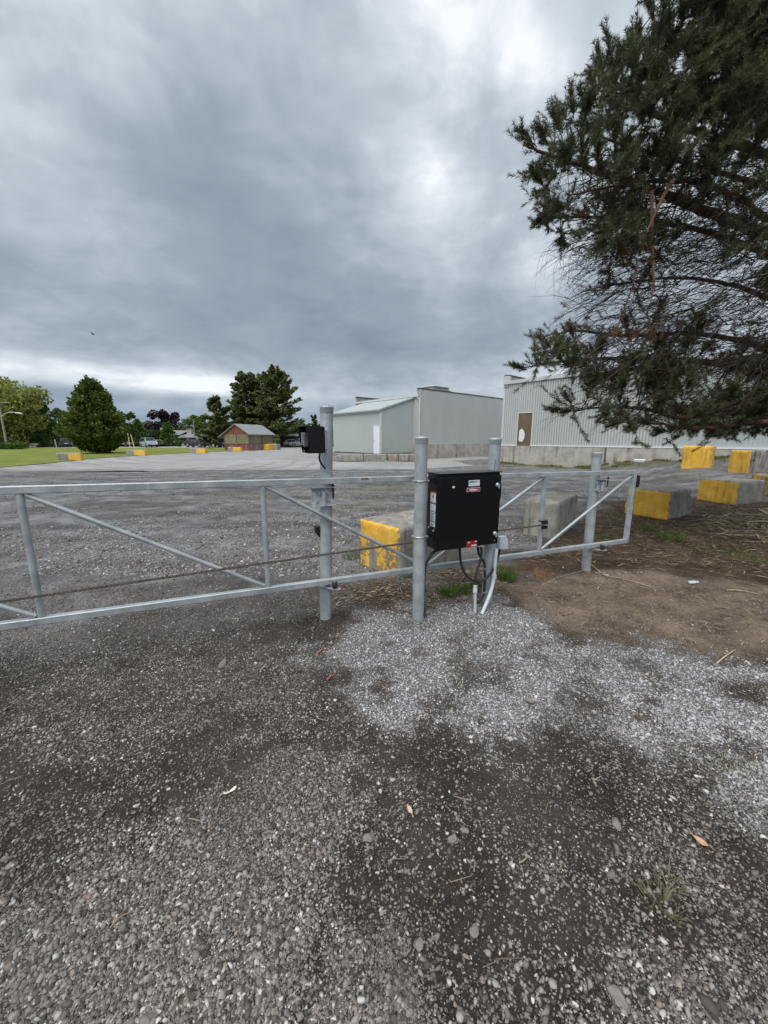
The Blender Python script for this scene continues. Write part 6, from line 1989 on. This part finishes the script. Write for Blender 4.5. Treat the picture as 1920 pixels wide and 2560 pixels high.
limb([from_trunk(8.2), at3(1750, 30, 6.5), at3(1650, -30, 6.4), at3(1560, -80, 6.3), at3(1470, -120, 6.3)], .080, .008)
limb([from_trunk(7.6), at3(1740, 90, 5.4), at3(1640, 50, 5.3), at3(1540, 30, 5.2), at3(1470, 40, 5.2)], .060, .007)
# limbs on the sides one does not see from here
for k in range(26):
    z = 2.4 + 8.4 * (k / 26.0)
    a = pr.uniform(-1.5, 2.1)
    L = pr.uniform(1.6, 3.0) * (1 - .45 * k / 26.0)
    d = np.array([math.cos(a), math.sin(a), .10])
    limb([from_trunk(z), from_trunk(z) + d * L * .5 + Z3 * .1, from_trunk(z) + d * L + Z3 * .45], .05, .008)
mb = MB()
tp = curve([(TX + .15, TY, H0(TX, TY) - .1), (TX + .05, TY, 2.5), (TX - .05, TY + .05, 5.5), (TX, TY, 8.5), (TX + .05, TY, 11.5)], 6)
mb.tube(tp, list(np.linspace(.27, .05, len(tp))), 16)
mb.build('trunk', PBARK, pine)
mb = MB()
for c, r in LIMBS[:14]:
    j = c + pr.normal(0, .005, c.shape)
    mb.tube(list(j), list(r), 9)
mb.build('limbs', PBARK, pine)
mb = MB()
for c, r in LIMBS[14:]:
    mb.tube(list(c), list(r), 7)
mb.build('rear_limbs', PBARK, pine)

# needle shoots and side branches fill the crown
CROWN = [(1400, -60), (1395, 20), (1345, 110), (1300, 130), (1310, 75), (1292, 120), (1280, 200), (1225, 185), (1240, 290), (1190, 250), (1125, 285), (1135, 330), (1160, 365), (1150, 400), (1175, 440), (1165, 490), (1215, 540),
         (1255, 570), (1290, 600), (1300, 640), (1270, 680), (1225, 705), (1165, 728), (1175, 765), (1115, 795), (1165, 825), (1215, 850), (1190, 890), (1240, 895), (1290, 900), (1330, 925), (1400, 940), (1480, 945), (1560, 955), (1659, 965),
         (1800, 960), (1900, 700), (1900, -200), (1500, -250)]
CP_ = [np.array(p, float) for p in CROWN]
def branch(a, b, sag, n=7):
    m_ = (a + b) / 2 + np.array([0, 0, sag])
    return curve([a, m_, b], n // 2 + 1)
allc = np.concatenate([c for c, r in LIMBS[:14]])
allr = np.concatenate([r for c, r in LIMBS[:14]])
SH_P, SH_D, SH_L = [], [], []                        # shoots: foot, direction, length
tw = MB()
def add_shoots(path, count, start, rr, up=.32, lmin=.10, lmax=.24):
    P = np.array(path)
    n = len(P)
    for i in range(count):
        f = start + (1 - start) * (i + rr.random()) / count
        u = f * (n - 1)
        k = min(int(u), n - 2)
        p = P[k] + (P[k + 1] - P[k]) * (u - k)
        t = P[k + 1] - P[k]
        t = t / (np.linalg.norm(t) + 1e-9)
        d = t * rr.uniform(.5, 1.1) + rr.normal(0, .48, 3) + np.array([0, 0, up])
        SH_P.append(p)
        SH_D.append(d / np.linalg.norm(d))
        SH_L.append(rr.uniform(lmin, lmax))
    t = P[-1] - P[-2]
    d = t / np.linalg.norm(t) + np.array([0, 0, up * 1.3])
    SH_P.append(P[-1])
    SH_D.append(d / np.linalg.norm(d))
    SH_L.append(rr.uniform(lmax * .9, lmax * 1.3))
def dens_at(px, py):
    """sparser where bare dead twigs fill the inside of the crown"""
    d = 1.0
    if 540 < py < 740 and px > 1250: d = .16
    if 400 < py <= 540 and px > 1400: d = .18
    if 600 < py < 700 and px > 1600: d = .45
    if 300 < py < 440 and px > 1500: d = .28
    if px > 1430 and py < 330: d = 1.33
    if py > 830: d = 1.05
    return d
made = 0
tries = 0
while made < 520 and tries < 16000:
    tries += 1
    px = pr.uniform(1110, 1800)
    py = pr.uniform(-230, 965)
    sdv = float(polysd(np.array([px]), np.array([py]), CROWN)[0])
    if sdv < 6: continue
    if pr.random() > dens_at(px, py) * .75: continue
    if fbm(np.array([px / 62.0]), np.array([py / 48.0]), 3, 17)[0] < .47 and pr.random() < .8 and py > -20: continue
    Y = pr.uniform(4.9, 7.4)
    if py > 640: Y = pr.uniform(5.2, 7.1)
    e = at(px, py, Y)
    dist = np.linalg.norm(allc - e, axis=1) + .25 * np.maximum(0, (e[0] - allc[:, 0])) * 4 + .0
    k = int(np.argmin(dist + pr.uniform(0, .35, len(dist))))
    a = allc[k]
    L = np.linalg.norm(e - a)
    if L > 2.2 or L < .12: continue
    path = branch(a, e, -.10 * L)
    r0 = min(allr[k] * .6, .006 + .008 * L)
    tw.tube(path, list(np.linspace(r0, .0025, len(path))), 4, caps=False)
    cnt = int(4 + L * 8)
    add_shoots(path, cnt, .48, pr)
    for q in range(6):                               # a whorl of shoots closes each branch
        t = path[-1] - path[-2]
        d = t / np.linalg.norm(t) + pr.normal(0, .75, 3) + np.array([0, 0, .35])
        SH_P.append(path[-1] - t * pr.random()); SH_D.append(d / np.linalg.norm(d)); SH_L.append(pr.uniform(.10, .20))
    for j in range(int(1 + L * 2.2)):                # side twigs
        f = pr.uniform(.35, .95)
        p = np.array(path)[int(f * (len(path) - 1))]
        t = np.array(path)[-1] - a
        d = t / L * .6 + pr.normal(0, .55, 3) + np.array([0, 0, .12])
        q = p + d / np.linalg.norm(d) * pr.uniform(.18, .42)
        pth = branch(p, q, -.02, 5)
        tw.tube(pth, list(np.linspace(.004, .0018, len(pth))), 3, caps=False)
        add_shoots(pth, 3, .2, pr)
    made += 1
for c, r in LIMBS[:14]:
    add_shoots(list(c[len(c) // 2:]), 16, .25, pr)
for c, r in LIMBS[14:]:
    for q in range(5):
        p = c[int(pr.uniform(.4, 1) * (len(c) - 1))]
        d = pr.normal(0, 1, 3) * .6 + (c[-1] - c[0]) / np.linalg.norm(c[-1] - c[0])
        pth = branch(p, p + d * pr.uniform(.3, .7), -.03)
        tw.tube(pth, list(np.linspace(.006, .002, len(pth))), 3, caps=False)
        add_shoots(pth, 7, .2, pr)
# the crown goes on round the far side of the trunk
rear = np.concatenate([c for c, r in LIMBS])
rearr = np.concatenate([r for c, r in LIMBS])
made = 0
while made < 420:
    a_, q = pr.uniform(0, 6.283), pr.uniform(.7, 3.4)
    e = np.array([TX + q * math.cos(a_), TY + q * math.sin(a_), pr.uniform(2.3, 10.5)])
    if e[1] < .5 or e[0] / e[1] < 1.05: continue
    k = int(np.argmin(np.linalg.norm(rear - e, axis=1)))
    a = rear[k]
    L = np.linalg.norm(e - a)
    made += 1
    if L > 1.9 or L < .1: continue
    path = branch(a, e, -.08 * L)
    tw.tube(path, list(np.linspace(min(rearr[k] * .6, .006 + .008 * L), .0025, len(path))), 4, caps=False)
    add_shoots(path, int(5 + L * 8), .35, pr)
# upright leader shoots standing out against the sky on the left outline
for (bx, by), (tx, ty), Y in (((1322, 165), (1312, 66), 6.0), ((1335, 190), (1318, 120), 6.0), ((1345, 170), (1338, 108), 6.1), ((1290, 230), (1276, 165), 6.0), ((1280, 250), (1255, 205), 6.1), ((1215, 300), (1192, 245), 5.8), ((1385, 110), (1378, 60), 6.2), ((1370, 140), (1362, 85), 6.2), ((1300, 175), (1293, 112), 6.0), ((1240, 262), (1232, 195), 6.2), ((1215, 285), (1206, 245), 6.0), ((1262, 260), (1268, 225), 6.1), ((1345, 150), (1352, 105), 6.0), ((1160, 318), (1127, 285), 5.5), ((1190, 320), (1168, 283), 5.6),
                              ((1180, 765), (1167, 728), 6.6), ((1215, 760), (1207, 738), 6.7), ((1240, 735), (1232, 712), 6.9), ((1140, 800), (1116, 790), 6.4), ((1245, 890), (1190, 880), 5.9), ((1175, 405), (1158, 380), 5.6), ((1195, 470), (1170, 478), 6.1), ((1410, 30), (1398, -10), 6.3)):
    a, b = at(bx, by, Y), at(tx, ty, Y)
    tw.tube([a, (a + b) / 2, b], [.006, .005, .003], 5, caps=False)
    L = np.linalg.norm(b - a)
    d = (b - a) / L
    for j in range(12):
        f = .10 + .85 * j / 12
        SH_P.append(a + (b - a) * f); dd = d + pr.normal(0, .28, 3); SH_D.append(dd / np.linalg.norm(dd)); SH_L.append(pr.uniform(.10, .2))
    SH_P.append(b - d * .1); SH_D.append(d); SH_L.append(.24)
tw.build('branches', TWIG, pine)
# bare dead twigs: long thin arching lines inside the crown, hanging ends on its left
dt = MB()
made = 0
while made < 2000:
    px = 1250 + 470 * pr.random() ** .7
    py = pr.uniform(330, 800) if pr.random() < .88 else pr.uniform(760, 880)
    if px < 1240 + max(0, (600 - py)) * .12: continue
    if float(polysd(np.array([px]), np.array([py]), CROWN)[0]) < -25: continue
    Y = pr.uniform(5.2, 7.5)
    a = at(px, py, Y)
    d = np.array([-1.0, pr.normal(0, .35), pr.normal(-.28, .38)])
    d /= np.linalg.norm(d)
    L = pr.uniform(.25, .95)
    b = a + d * L + np.array([0, 0, -.16 * L])
    m_ = (a + b) / 2 + np.array([0, 0, .07 * L]) + pr.normal(0, .02, 3)
    pth = curve([a, m_, b], 4)
    dt.tube(pth, list(np.linspace(pr.uniform(.0035, .0085), .0014, len(pth))), 3, caps=False)
    for j in range(3):
        f = pr.uniform(.25, .9)
        p = np.array(pth)[int(f * (len(pth) - 1))]
        q = p + (d + pr.normal(0, .55, 3)) * pr.uniform(.08, .28)
        dt.tube([p, (p + q) / 2 + pr.normal(0, .012, 3), q], [.0028, .002, .001], 3, caps=False)
    made += 1
for k in range(46):                                   # hanging whips
    px, py = pr.uniform(1165, 1330), pr.uniform(490, 640)
    if px < 1200 and py > 560: continue
    a = at(px + 40, py - 10, 6.3)
    L = pr.uniform(.25, .8)
    b = a + np.array([-.35 * L * pr.uniform(.2, 1.6), pr.normal(0, .1), -L])
    m_ = a + (b - a) * .45 + np.array([-.16 * L, 0, .05])
    dt.tube(curve([a, m_, b], 5), list(np.linspace(.0032, .0012, 11)), 3, caps=False)
dt.build('dead_twigs', TWIG, pine)
# broken hanging stick and dry brown sprays
db = MB()
s0, s1 = at(1452, 392, 5.2), at(1395, 470, 5.2)
db.tube([at(1455, 388, 5.2), at(1432, 425, 5.2), at(1402, 490, 5.2), at(1395, 505, 5.2)], [.028, .02, .012, .008], 7)
db.tube([at(1408, 412, 5.3), at(1408, 470, 5.3), at(1410, 560, 5.4), at(1413, 620, 5.4), at(1405, 655, 5.4)], [.022, .02, .017, .013, .006], 7)
db.tube([at(1377, 560, 5.4), at(1366, 620, 5.4), at(1340, 690, 5.5), at(1330, 725, 5.5)], [.010, .009, .007, .003], 6)
db.build('broken_sticks', mat('raw_broken_wood', (.16, .085, .05), (.26, .15, .09), scale=12, rough=.9, stretch=(1, 1, .3)), pine)
DP, DD, DL = [], [], []
for cx, cy, sp, cnt in ((1370, 550, 26, 26), (1400, 520, 22, 16), (1345, 720, 22, 14), (1390, 705, 22, 14), (1255, 680, 26, 10), (1440, 690, 18, 10), (1330, 440, 40, 10)):
    for j in range(cnt):
        p = at(cx + pr.normal(0, sp), cy + pr.normal(0, sp * .7), 5.5 + pr.normal(0, .2))
        DP.append(p); d = pr.normal(0, 1, 3) + np.array([-.4, 0, -.9]); DD.append(d / np.linalg.norm(d)); DL.append(pr.uniform(.1, .22))
def needles(name, Pn, Dn, Ln, m, per=74, nl=.062, wd=.0034, seed=5, spread=.90):
    r_ = np.random.default_rng(seed)
    Pn, Dn, Ln = np.array(Pn), np.array(Dn), np.array(Ln)
    n = len(Pn)
    k = np.repeat(np.arange(n), per)
    m_ = len(k)
    f = r_.random(m_) ** .8
    P = Pn[k] + Dn[k] * (Ln[k] * f)[:, None]
    q = r_.normal(0, 1, (m_, 3))
    q -= Dn[k] * np.sum(q * Dn[k], 1, keepdims=True)
    q /= np.linalg.norm(q, axis=1, keepdims=True)
    D = Dn[k] * r_.uniform(.5, 1.1, m_)[:, None] + q * spread * r_.uniform(.6, 1.3, m_)[:, None]
    D /= np.linalg.norm(D, axis=1, keepdims=True)
    S = np.cross(D, r_.normal(0, 1, (m_, 3)))
    S /= np.linalg.norm(S, axis=1, keepdims=True)
    L = nl * r_.uniform(.7, 1.25, m_)[:, None]
    v = np.stack([P - S * wd, P + S * wd, P + D * L], 1).reshape(-1, 3)
    fc = np.arange(m_ * 3).reshape(-1, 3)
    return link_mesh(name, np_mesh(name, v - base_of(pine), fc), m, pine)
print('shoots', len(SH_P))
needles('crown', SH_P, SH_D, SH_L, NEED)
needles('dry_needles', DP, DD, DL, NEED_DRY, 60, .06, .0028, 6, .8)
# green undergrowth by the trunk foot stays out of the picture

# ------------------------------------------------------------------ weeds and small things on the ground
GRASSM = foliage('grass_blades', (.06, .125, .02), (.15, .25, .05), (.28, .27, .11), trans=.35, clump=6)
DRYG = foliage('dry_weed', (.10, .10, .05), (.22, .20, .12), None, trans=.15, clump=6)
def tuft(label, px, py, r, h, n, seed, m=GRASSM, name='grass_tuft', group='grass tufts round the gate posts', lean=.35, cat='grass tuft'):
    r_ = np.random.default_rng(seed)
    c = G(px, py)
    if name == 'grass_tuft': h, r, n = h * 1.55, r * .85, int(n * .55)
    vs, fs = [], []
    for i in range(n):
        a = r_.random() * 6.283
        q = r * math.sqrt(r_.random())
        p = np.array([c[0] + q * math.cos(a), c[1] + q * math.sin(a), 0])
        p[2] = float(H(p[0], p[1])) - .005
        L = h * r_.uniform(.45, 1.1) * (1 - .35 * q / r)
        d = np.array([math.cos(a) * lean * q / r + r_.normal(0, .25), math.sin(a) * lean * q / r + r_.normal(0, .25), 1.0])
        d /= np.linalg.norm(d)
        s_ = np.cross(d, r_.normal(0, 1, 3)); s_ /= np.linalg.norm(s_)
        w = .0026 * r_.uniform(.7, 1.5)
        bnd = r_.normal(0, .22, 3) * L; bnd[2] = -abs(bnd[2])
        b = len(vs)
        vs += [p - s_ * w, p + s_ * w, p + d * L * .55 + s_ * w * .8, p + d * L * .55 - s_ * w * .8, p + d * L + bnd]
        fs += [(b, b + 1, b + 2), (b, b + 2, b + 3), (b + 3, b + 2, b + 4)]
    me = np_mesh(name, np.array(vs) - np.array([c[0], c[1], c[2]]), np.array(fs))
    o = link_mesh(name, me, m)
    o.location = Vector(c)
    if cat is None: return tag(o, label, kind='stuff')
    return tag(o, label, cat, group)
tuft('bright green grass tuft left of the upright grey pipe stub', 972, 1286, .10, .14, 420, 1)
tuft('green grass tuft under the loop of black hose', 1003, 1278, .13, .09, 320, 2)
tuft('bright green grass tuft right of the sweeping grey plastic pipe', 1094, 1252, .11, .15, 460, 3)
tuft('small low grass tuft behind the junction box', 1075, 1232, .10, .08, 200, 4)
tuft('tiny grass tuft behind the upright short pipe', 1030, 1268, .08, .11, 200, 5)
tuft('sparse grass tuft left of the half painted concrete block, upper', 748, 1170, .14, .07, 160, 6)
tuft('sparse grass tuft left of the half painted concrete block, lower', 760, 1205, .16, .09, 200, 7)
tuft('low grass tuft right of the plain concrete block', 1315, 1165, .16, .12, 220, 8)
tuft('weedy tuft below the block with the broken sloping side', 1407, 1145, .20, .16, 240, 9)
tuft('weedy tuft at the lower corner of the block with the broken side', 1450, 1165, .22, .18, 260, 10)
tuft('flat green weed patch under the pine among the litter, near', 1560, 1190, .40, .07, 420, 11, GRASSM, 'ground_cover', None, .35, None)
tuft('flat green weed patch under the pine among the litter, far right', 1630, 1210, .35, .07, 320, 12, GRASSM, 'ground_cover', None, .35, None)
tuft('grassy tuft behind the long keypad post in the gravel', 692, 1185, .13, .06, 120, 13)
tuft('grey-green trampled weed in the gravel foreground at the right', 1432, 1962, .055, .11, 60, 14, DRYG, 'weed', None, 1.1, 'weed')
tuft('small pale weed in the gravel foreground above the trampled one', 1440, 1905, .04, .08, 40, 15, DRYG, 'weed', None, 1.1, 'weed')
tuft('dry grass strands at the right edge beside the fresh stone patch', 1590, 1690, .22, .07, 130, 16, DRYG, 'weed', None, 1.1, 'weed')
# moss and grass along the foot of the right hall
r_ = np.random.default_rng(91)
n = 5200
tt = r_.random(n) * 12.0
q = B3C[None] + D3[None] * tt[:, None] + N3_[None] * (.15 + r_.random(n)[:, None] ** 1.6 * 1.3)
keep = fbm(q[:, 0] * 1.3, q[:, 1] * 1.3, 3, 92) > .46
q = q[keep]
P = np.stack([q[:, 0], q[:, 1], H0(q[:, 0], q[:, 1]) + .02], 1)
v, f = cards(P, np.array([0, 0, 1.0]) + r_.normal(0, .5, (len(P), 3)), r_.uniform(.05, .14, len(P)), r_, .25)
o = link_mesh('grass', np_mesh('grass', v, f), foliage('wall_foot_grass', (.09, .10, .025), (.20, .20, .06), (.30, .27, .10), trans=.2, clump=1.5))
tag(o, 'thin grass and moss strip along the foot of the warehouse wall', kind='stuff')
# weeds under the keypad post and on the rise
STICKM = mat('pale_dry_stick', (.26, .19, .125), (.40, .31, .22), scale=20, rough=.9)
REDST = mat('reddish_bark_stick', (.22, .075, .05), (.32, .13, .09), scale=20, rough=.9)
def stick(label, pts, r, m, name='stick', cat='stick'):
    P = []
    for k, (px, py) in enumerate(pts):
        g = G(px, py); g[2] = float(H(g[0], g[1])) + r * .8 + (.012 if 0 < k < len(pts) - 1 else 0)
        P.append(g)
    c = curve(P, 6)
    mb = MB(); mb.tube(c, list(np.linspace(r, r * .45, len(c))), 7)
    o = mb.build(name, m)
    return tag(o, label, cat)
stick('long pale crooked stick lying on the bare dirt right of the gate', [(1278, 1222), (1305, 1243), (1340, 1254), (1375, 1264), (1405, 1270)], .009, STICKM)
stick('thin forked twig lying left of the long pale stick', [(1170, 1262), (1205, 1248), (1240, 1240), (1278, 1228)], .005, STICKM)
stick('short pale straw lying across the edge of the fresh stone patch', [(1548, 1435), (1568, 1420), (1588, 1405)], .005, mat('pale_straw', (.50, .42, .25), (.58, .50, .32), scale=10, rough=.8))
stick('reddish bark stick in the gravel left of the stone patch, upper', [(682, 1413), (695, 1408), (708, 1403)], .008, REDST)
stick('reddish bark stick in the gravel left of the stone patch, lower', [(706, 1468), (714, 1463), (722, 1457)], .009, REDST)
stick('brown twig lying in the gravel at the lower left', [(238, 2010), (262, 1990), (290, 1968)], .0035, STICKM)
stick('pale splintered stick at the far right of the bare dirt', [(1570, 1278), (1595, 1282), (1640, 1286)], .010, STICKM)
# fallen leaves
def leaf(label, px, py, s_, m, rz, curlv=.25, asp=.45):
    g = G(px, py)
    z = float(H(g[0], g[1])) + .008
    vs, fs = [], []
    nx, ny = 6, 4
    for i in range(nx + 1):
        for j in range(ny + 1):
            u, v = i / nx, j / ny * 2 - 1
            w = math.sin(math.pi * min(max(u, .04), .97)) ** .7 * asp * (1 + .16 * math.sin(9 * u))
            x, y = (u - .5) * s_, v * w * s_ * .5
            zz = curlv * s_ * ((u - .5) ** 2 * 1.6 + (v * w) ** 2 * 1.2) + .06 * s_ * math.sin(7 * u + 2 * v)
            vs.append((g[0] + x * math.cos(rz) - y * math.sin(rz), g[1] + x * math.sin(rz) + y * math.cos(rz), z + zz))
    for i in range(nx):
        for j in range(ny):
            a = i * (ny + 1) + j
            fs.append((a, a + ny + 1, a + ny + 2, a + 1))
    mb = MB(); mb.add(vs, fs, True)
    mb.tube([vs[2], (vs[2][0] - .3 * s_ * math.cos(rz), vs[2][1] - .3 * s_ * math.sin(rz), z + .004)], .0012, 5)
    o = mb.build('fallen_leaf', m)
    return tag(o, label, 'leaf')
LEAF_O = mat('dry_orange_leaf', (.46, .25, .14), (.56, .34, .20), scale=40, rough=.8)
LEAF_Y = mat('dry_yellow_leaf', (.52, .42, .27), (.60, .50, .34), scale=40, rough=.8)
LEAF_W = mat('bleached_leaf', (.60, .54, .40), (.68, .63, .50), scale=40, rough=.8)
leaf('orange-brown fallen leaf in the gravel at the lower right', 1512, 1822, .060, LEAF_O, 2.2)
leaf('pale yellow fallen leaf in the middle of the gravel foreground', 885, 1750, .045, LEAF_Y, 1.9)
leaf('bleached curled leaf in the gravel left of centre', 497, 1712, .060, LEAF_W, .6, .6, .3)
# dry orange pine spray beside the gate
DPs = [G(1160, 1246) + np.array([pr.normal(0, .06), pr.normal(0, .05), .03]) for _ in range(16)]
DDs = [np.array([math.cos(a), math.sin(a), .25]) for a in pr.random(16) * 6.283]
P_, D_, L_ = np.array(DPs), np.array(DDs), np.full(16, .10)
vs, fs = [], []
for p, d in zip(P_, D_):
    for j in range(26):
        q = p + d * .10 * pr.random()
        dd = d + pr.normal(0, .5, 3); dd /= np.linalg.norm(dd)
        s_ = np.cross(dd, pr.normal(0, 1, 3)); s_ /= np.linalg.norm(s_)
        b = len(vs); vs += [q - s_ * .0014, q + s_ * .0014, q + dd * .07]; fs.append((b, b + 1, b + 2))
o = link_mesh('dry_pine_spray', np_mesh('dry_pine_spray', np.array(vs), np.array(fs)), foliage('orange_needles', (.26, .13, .05), (.42, .24, .11), None, trans=.1, clump=8))
tag(o, 'dry orange pine spray lying on the ground behind the grass tuft', 'pine spray')
# crushed pale blue bottle
g = G(1497, 1262); g[2] = float(H(g[0], g[1])) + .03
BOT = mat('pale_blue_plastic', (.42, .58, .66), (.55, .68, .74), scale=20, rough=.25)
bt = thing('plastic_bottle', 'crushed pale blue plastic bottle lying under the pine', 'bottle', g)
mb = MB(); mb.lathe([(.0, 0), (.019, .002), (.021, .012), (.017, .03), (.021, .05), (.019, .075), (.010, .095), (.009, .10)], g - np.array([.05, 0, .008]), (1, .12, .02), 14); mb.build('bottle_body', BOT, bt)
mb = MB(); mb.lathe([(.011, 0), (.011, .014)], g + np.array([.0505, .0120, -.006]), (1, .12, .02), 12); mb.build('bottle_cap', STICKER, bt)
# a few single rocks one can point at
def rock(label, px, py, s_, seed, c=(1, .8, .6)):
    s_, c = s_ * .85, (c[0], c[1], c[2] * 1.3)
    r_ = np.random.default_rng(seed)
    import bmesh
    bm = bmesh.new()
    bmesh.ops.create_icosphere(bm, subdivisions=3, radius=1)
    ph = r_.random(3) * 9
    for v in bm.verts:
        p = v.co
        k = 1 + .32 * (fbm(np.array([p.x * 1.4 + ph[0] + p.z]), np.array([p.y * 1.4 + ph[1] - p.z * .7]), 3, seed)[0] - .5) * 2
        f = 1.0
        for q in range(5):
            nn = Vector((math.sin(q * 2.4 + seed), math.cos(q * 1.7 + seed), math.sin(q * 3.1 + 1))).normalized()
            dd = p.dot(nn)
            if dd > .60: f = min(f, .60 / dd)
        v.co = Vector((p.x * c[0], p.y * c[1], p.z * c[2])) * (s_ * k * f)
    me = bpy.data.meshes.new('rock'); bm.to_mesh(me); bm.free()
    a = me.attributes.new('fresh', 'FLOAT', 'POINT'); a.data.foreach_set('value', np.full(len(me.vertices), .05, np.float32))
    g = G(px, py)
    o = link_mesh('rock', me, STONE, None, False)
    o.location = (g[0], g[1], float(H(g[0], g[1])) + s_ * c[2] * .6)
    o.rotation_euler = (0, 0, r_.random() * 6)
    tag(o, label, 'rock', 'single larger stones in the gravel')
rock('grey rock on the fresh pale stone patch, below the cabinet', 1143, 1520, .036, 1)
rock('angular pale rock left of the pair of stones in the lower middle', 797, 1812, .030, 2)
rock('larger of two touching stones in the lower middle of the gravel', 978, 1812, .024, 3)
rock('smaller of two touching stones in the lower middle of the gravel', 1006, 1795, .022, 4)
rock('pale oval rock right of the middle in the gravel foreground', 1330, 1785, .028, 5, (1.2, .8, .6))
rock('flat grey rock at the bottom of the photo, right of the middle', 1336, 2158, .030, 6, (1.2, .8, .6))
rock('dark pointed rock above the round stone at the bottom middle', 1024, 2013, .024, 7)
rock('round stone at the bottom middle of the gravel', 905, 2040, .022, 8)
rock('tan rock left of the lower middle, in the dense gravel', 480, 1435, .040, 9, (1.4, .8, .5))
rock('brownish round rock in the dense gravel at the bottom left', 318, 2205, .024, 10)
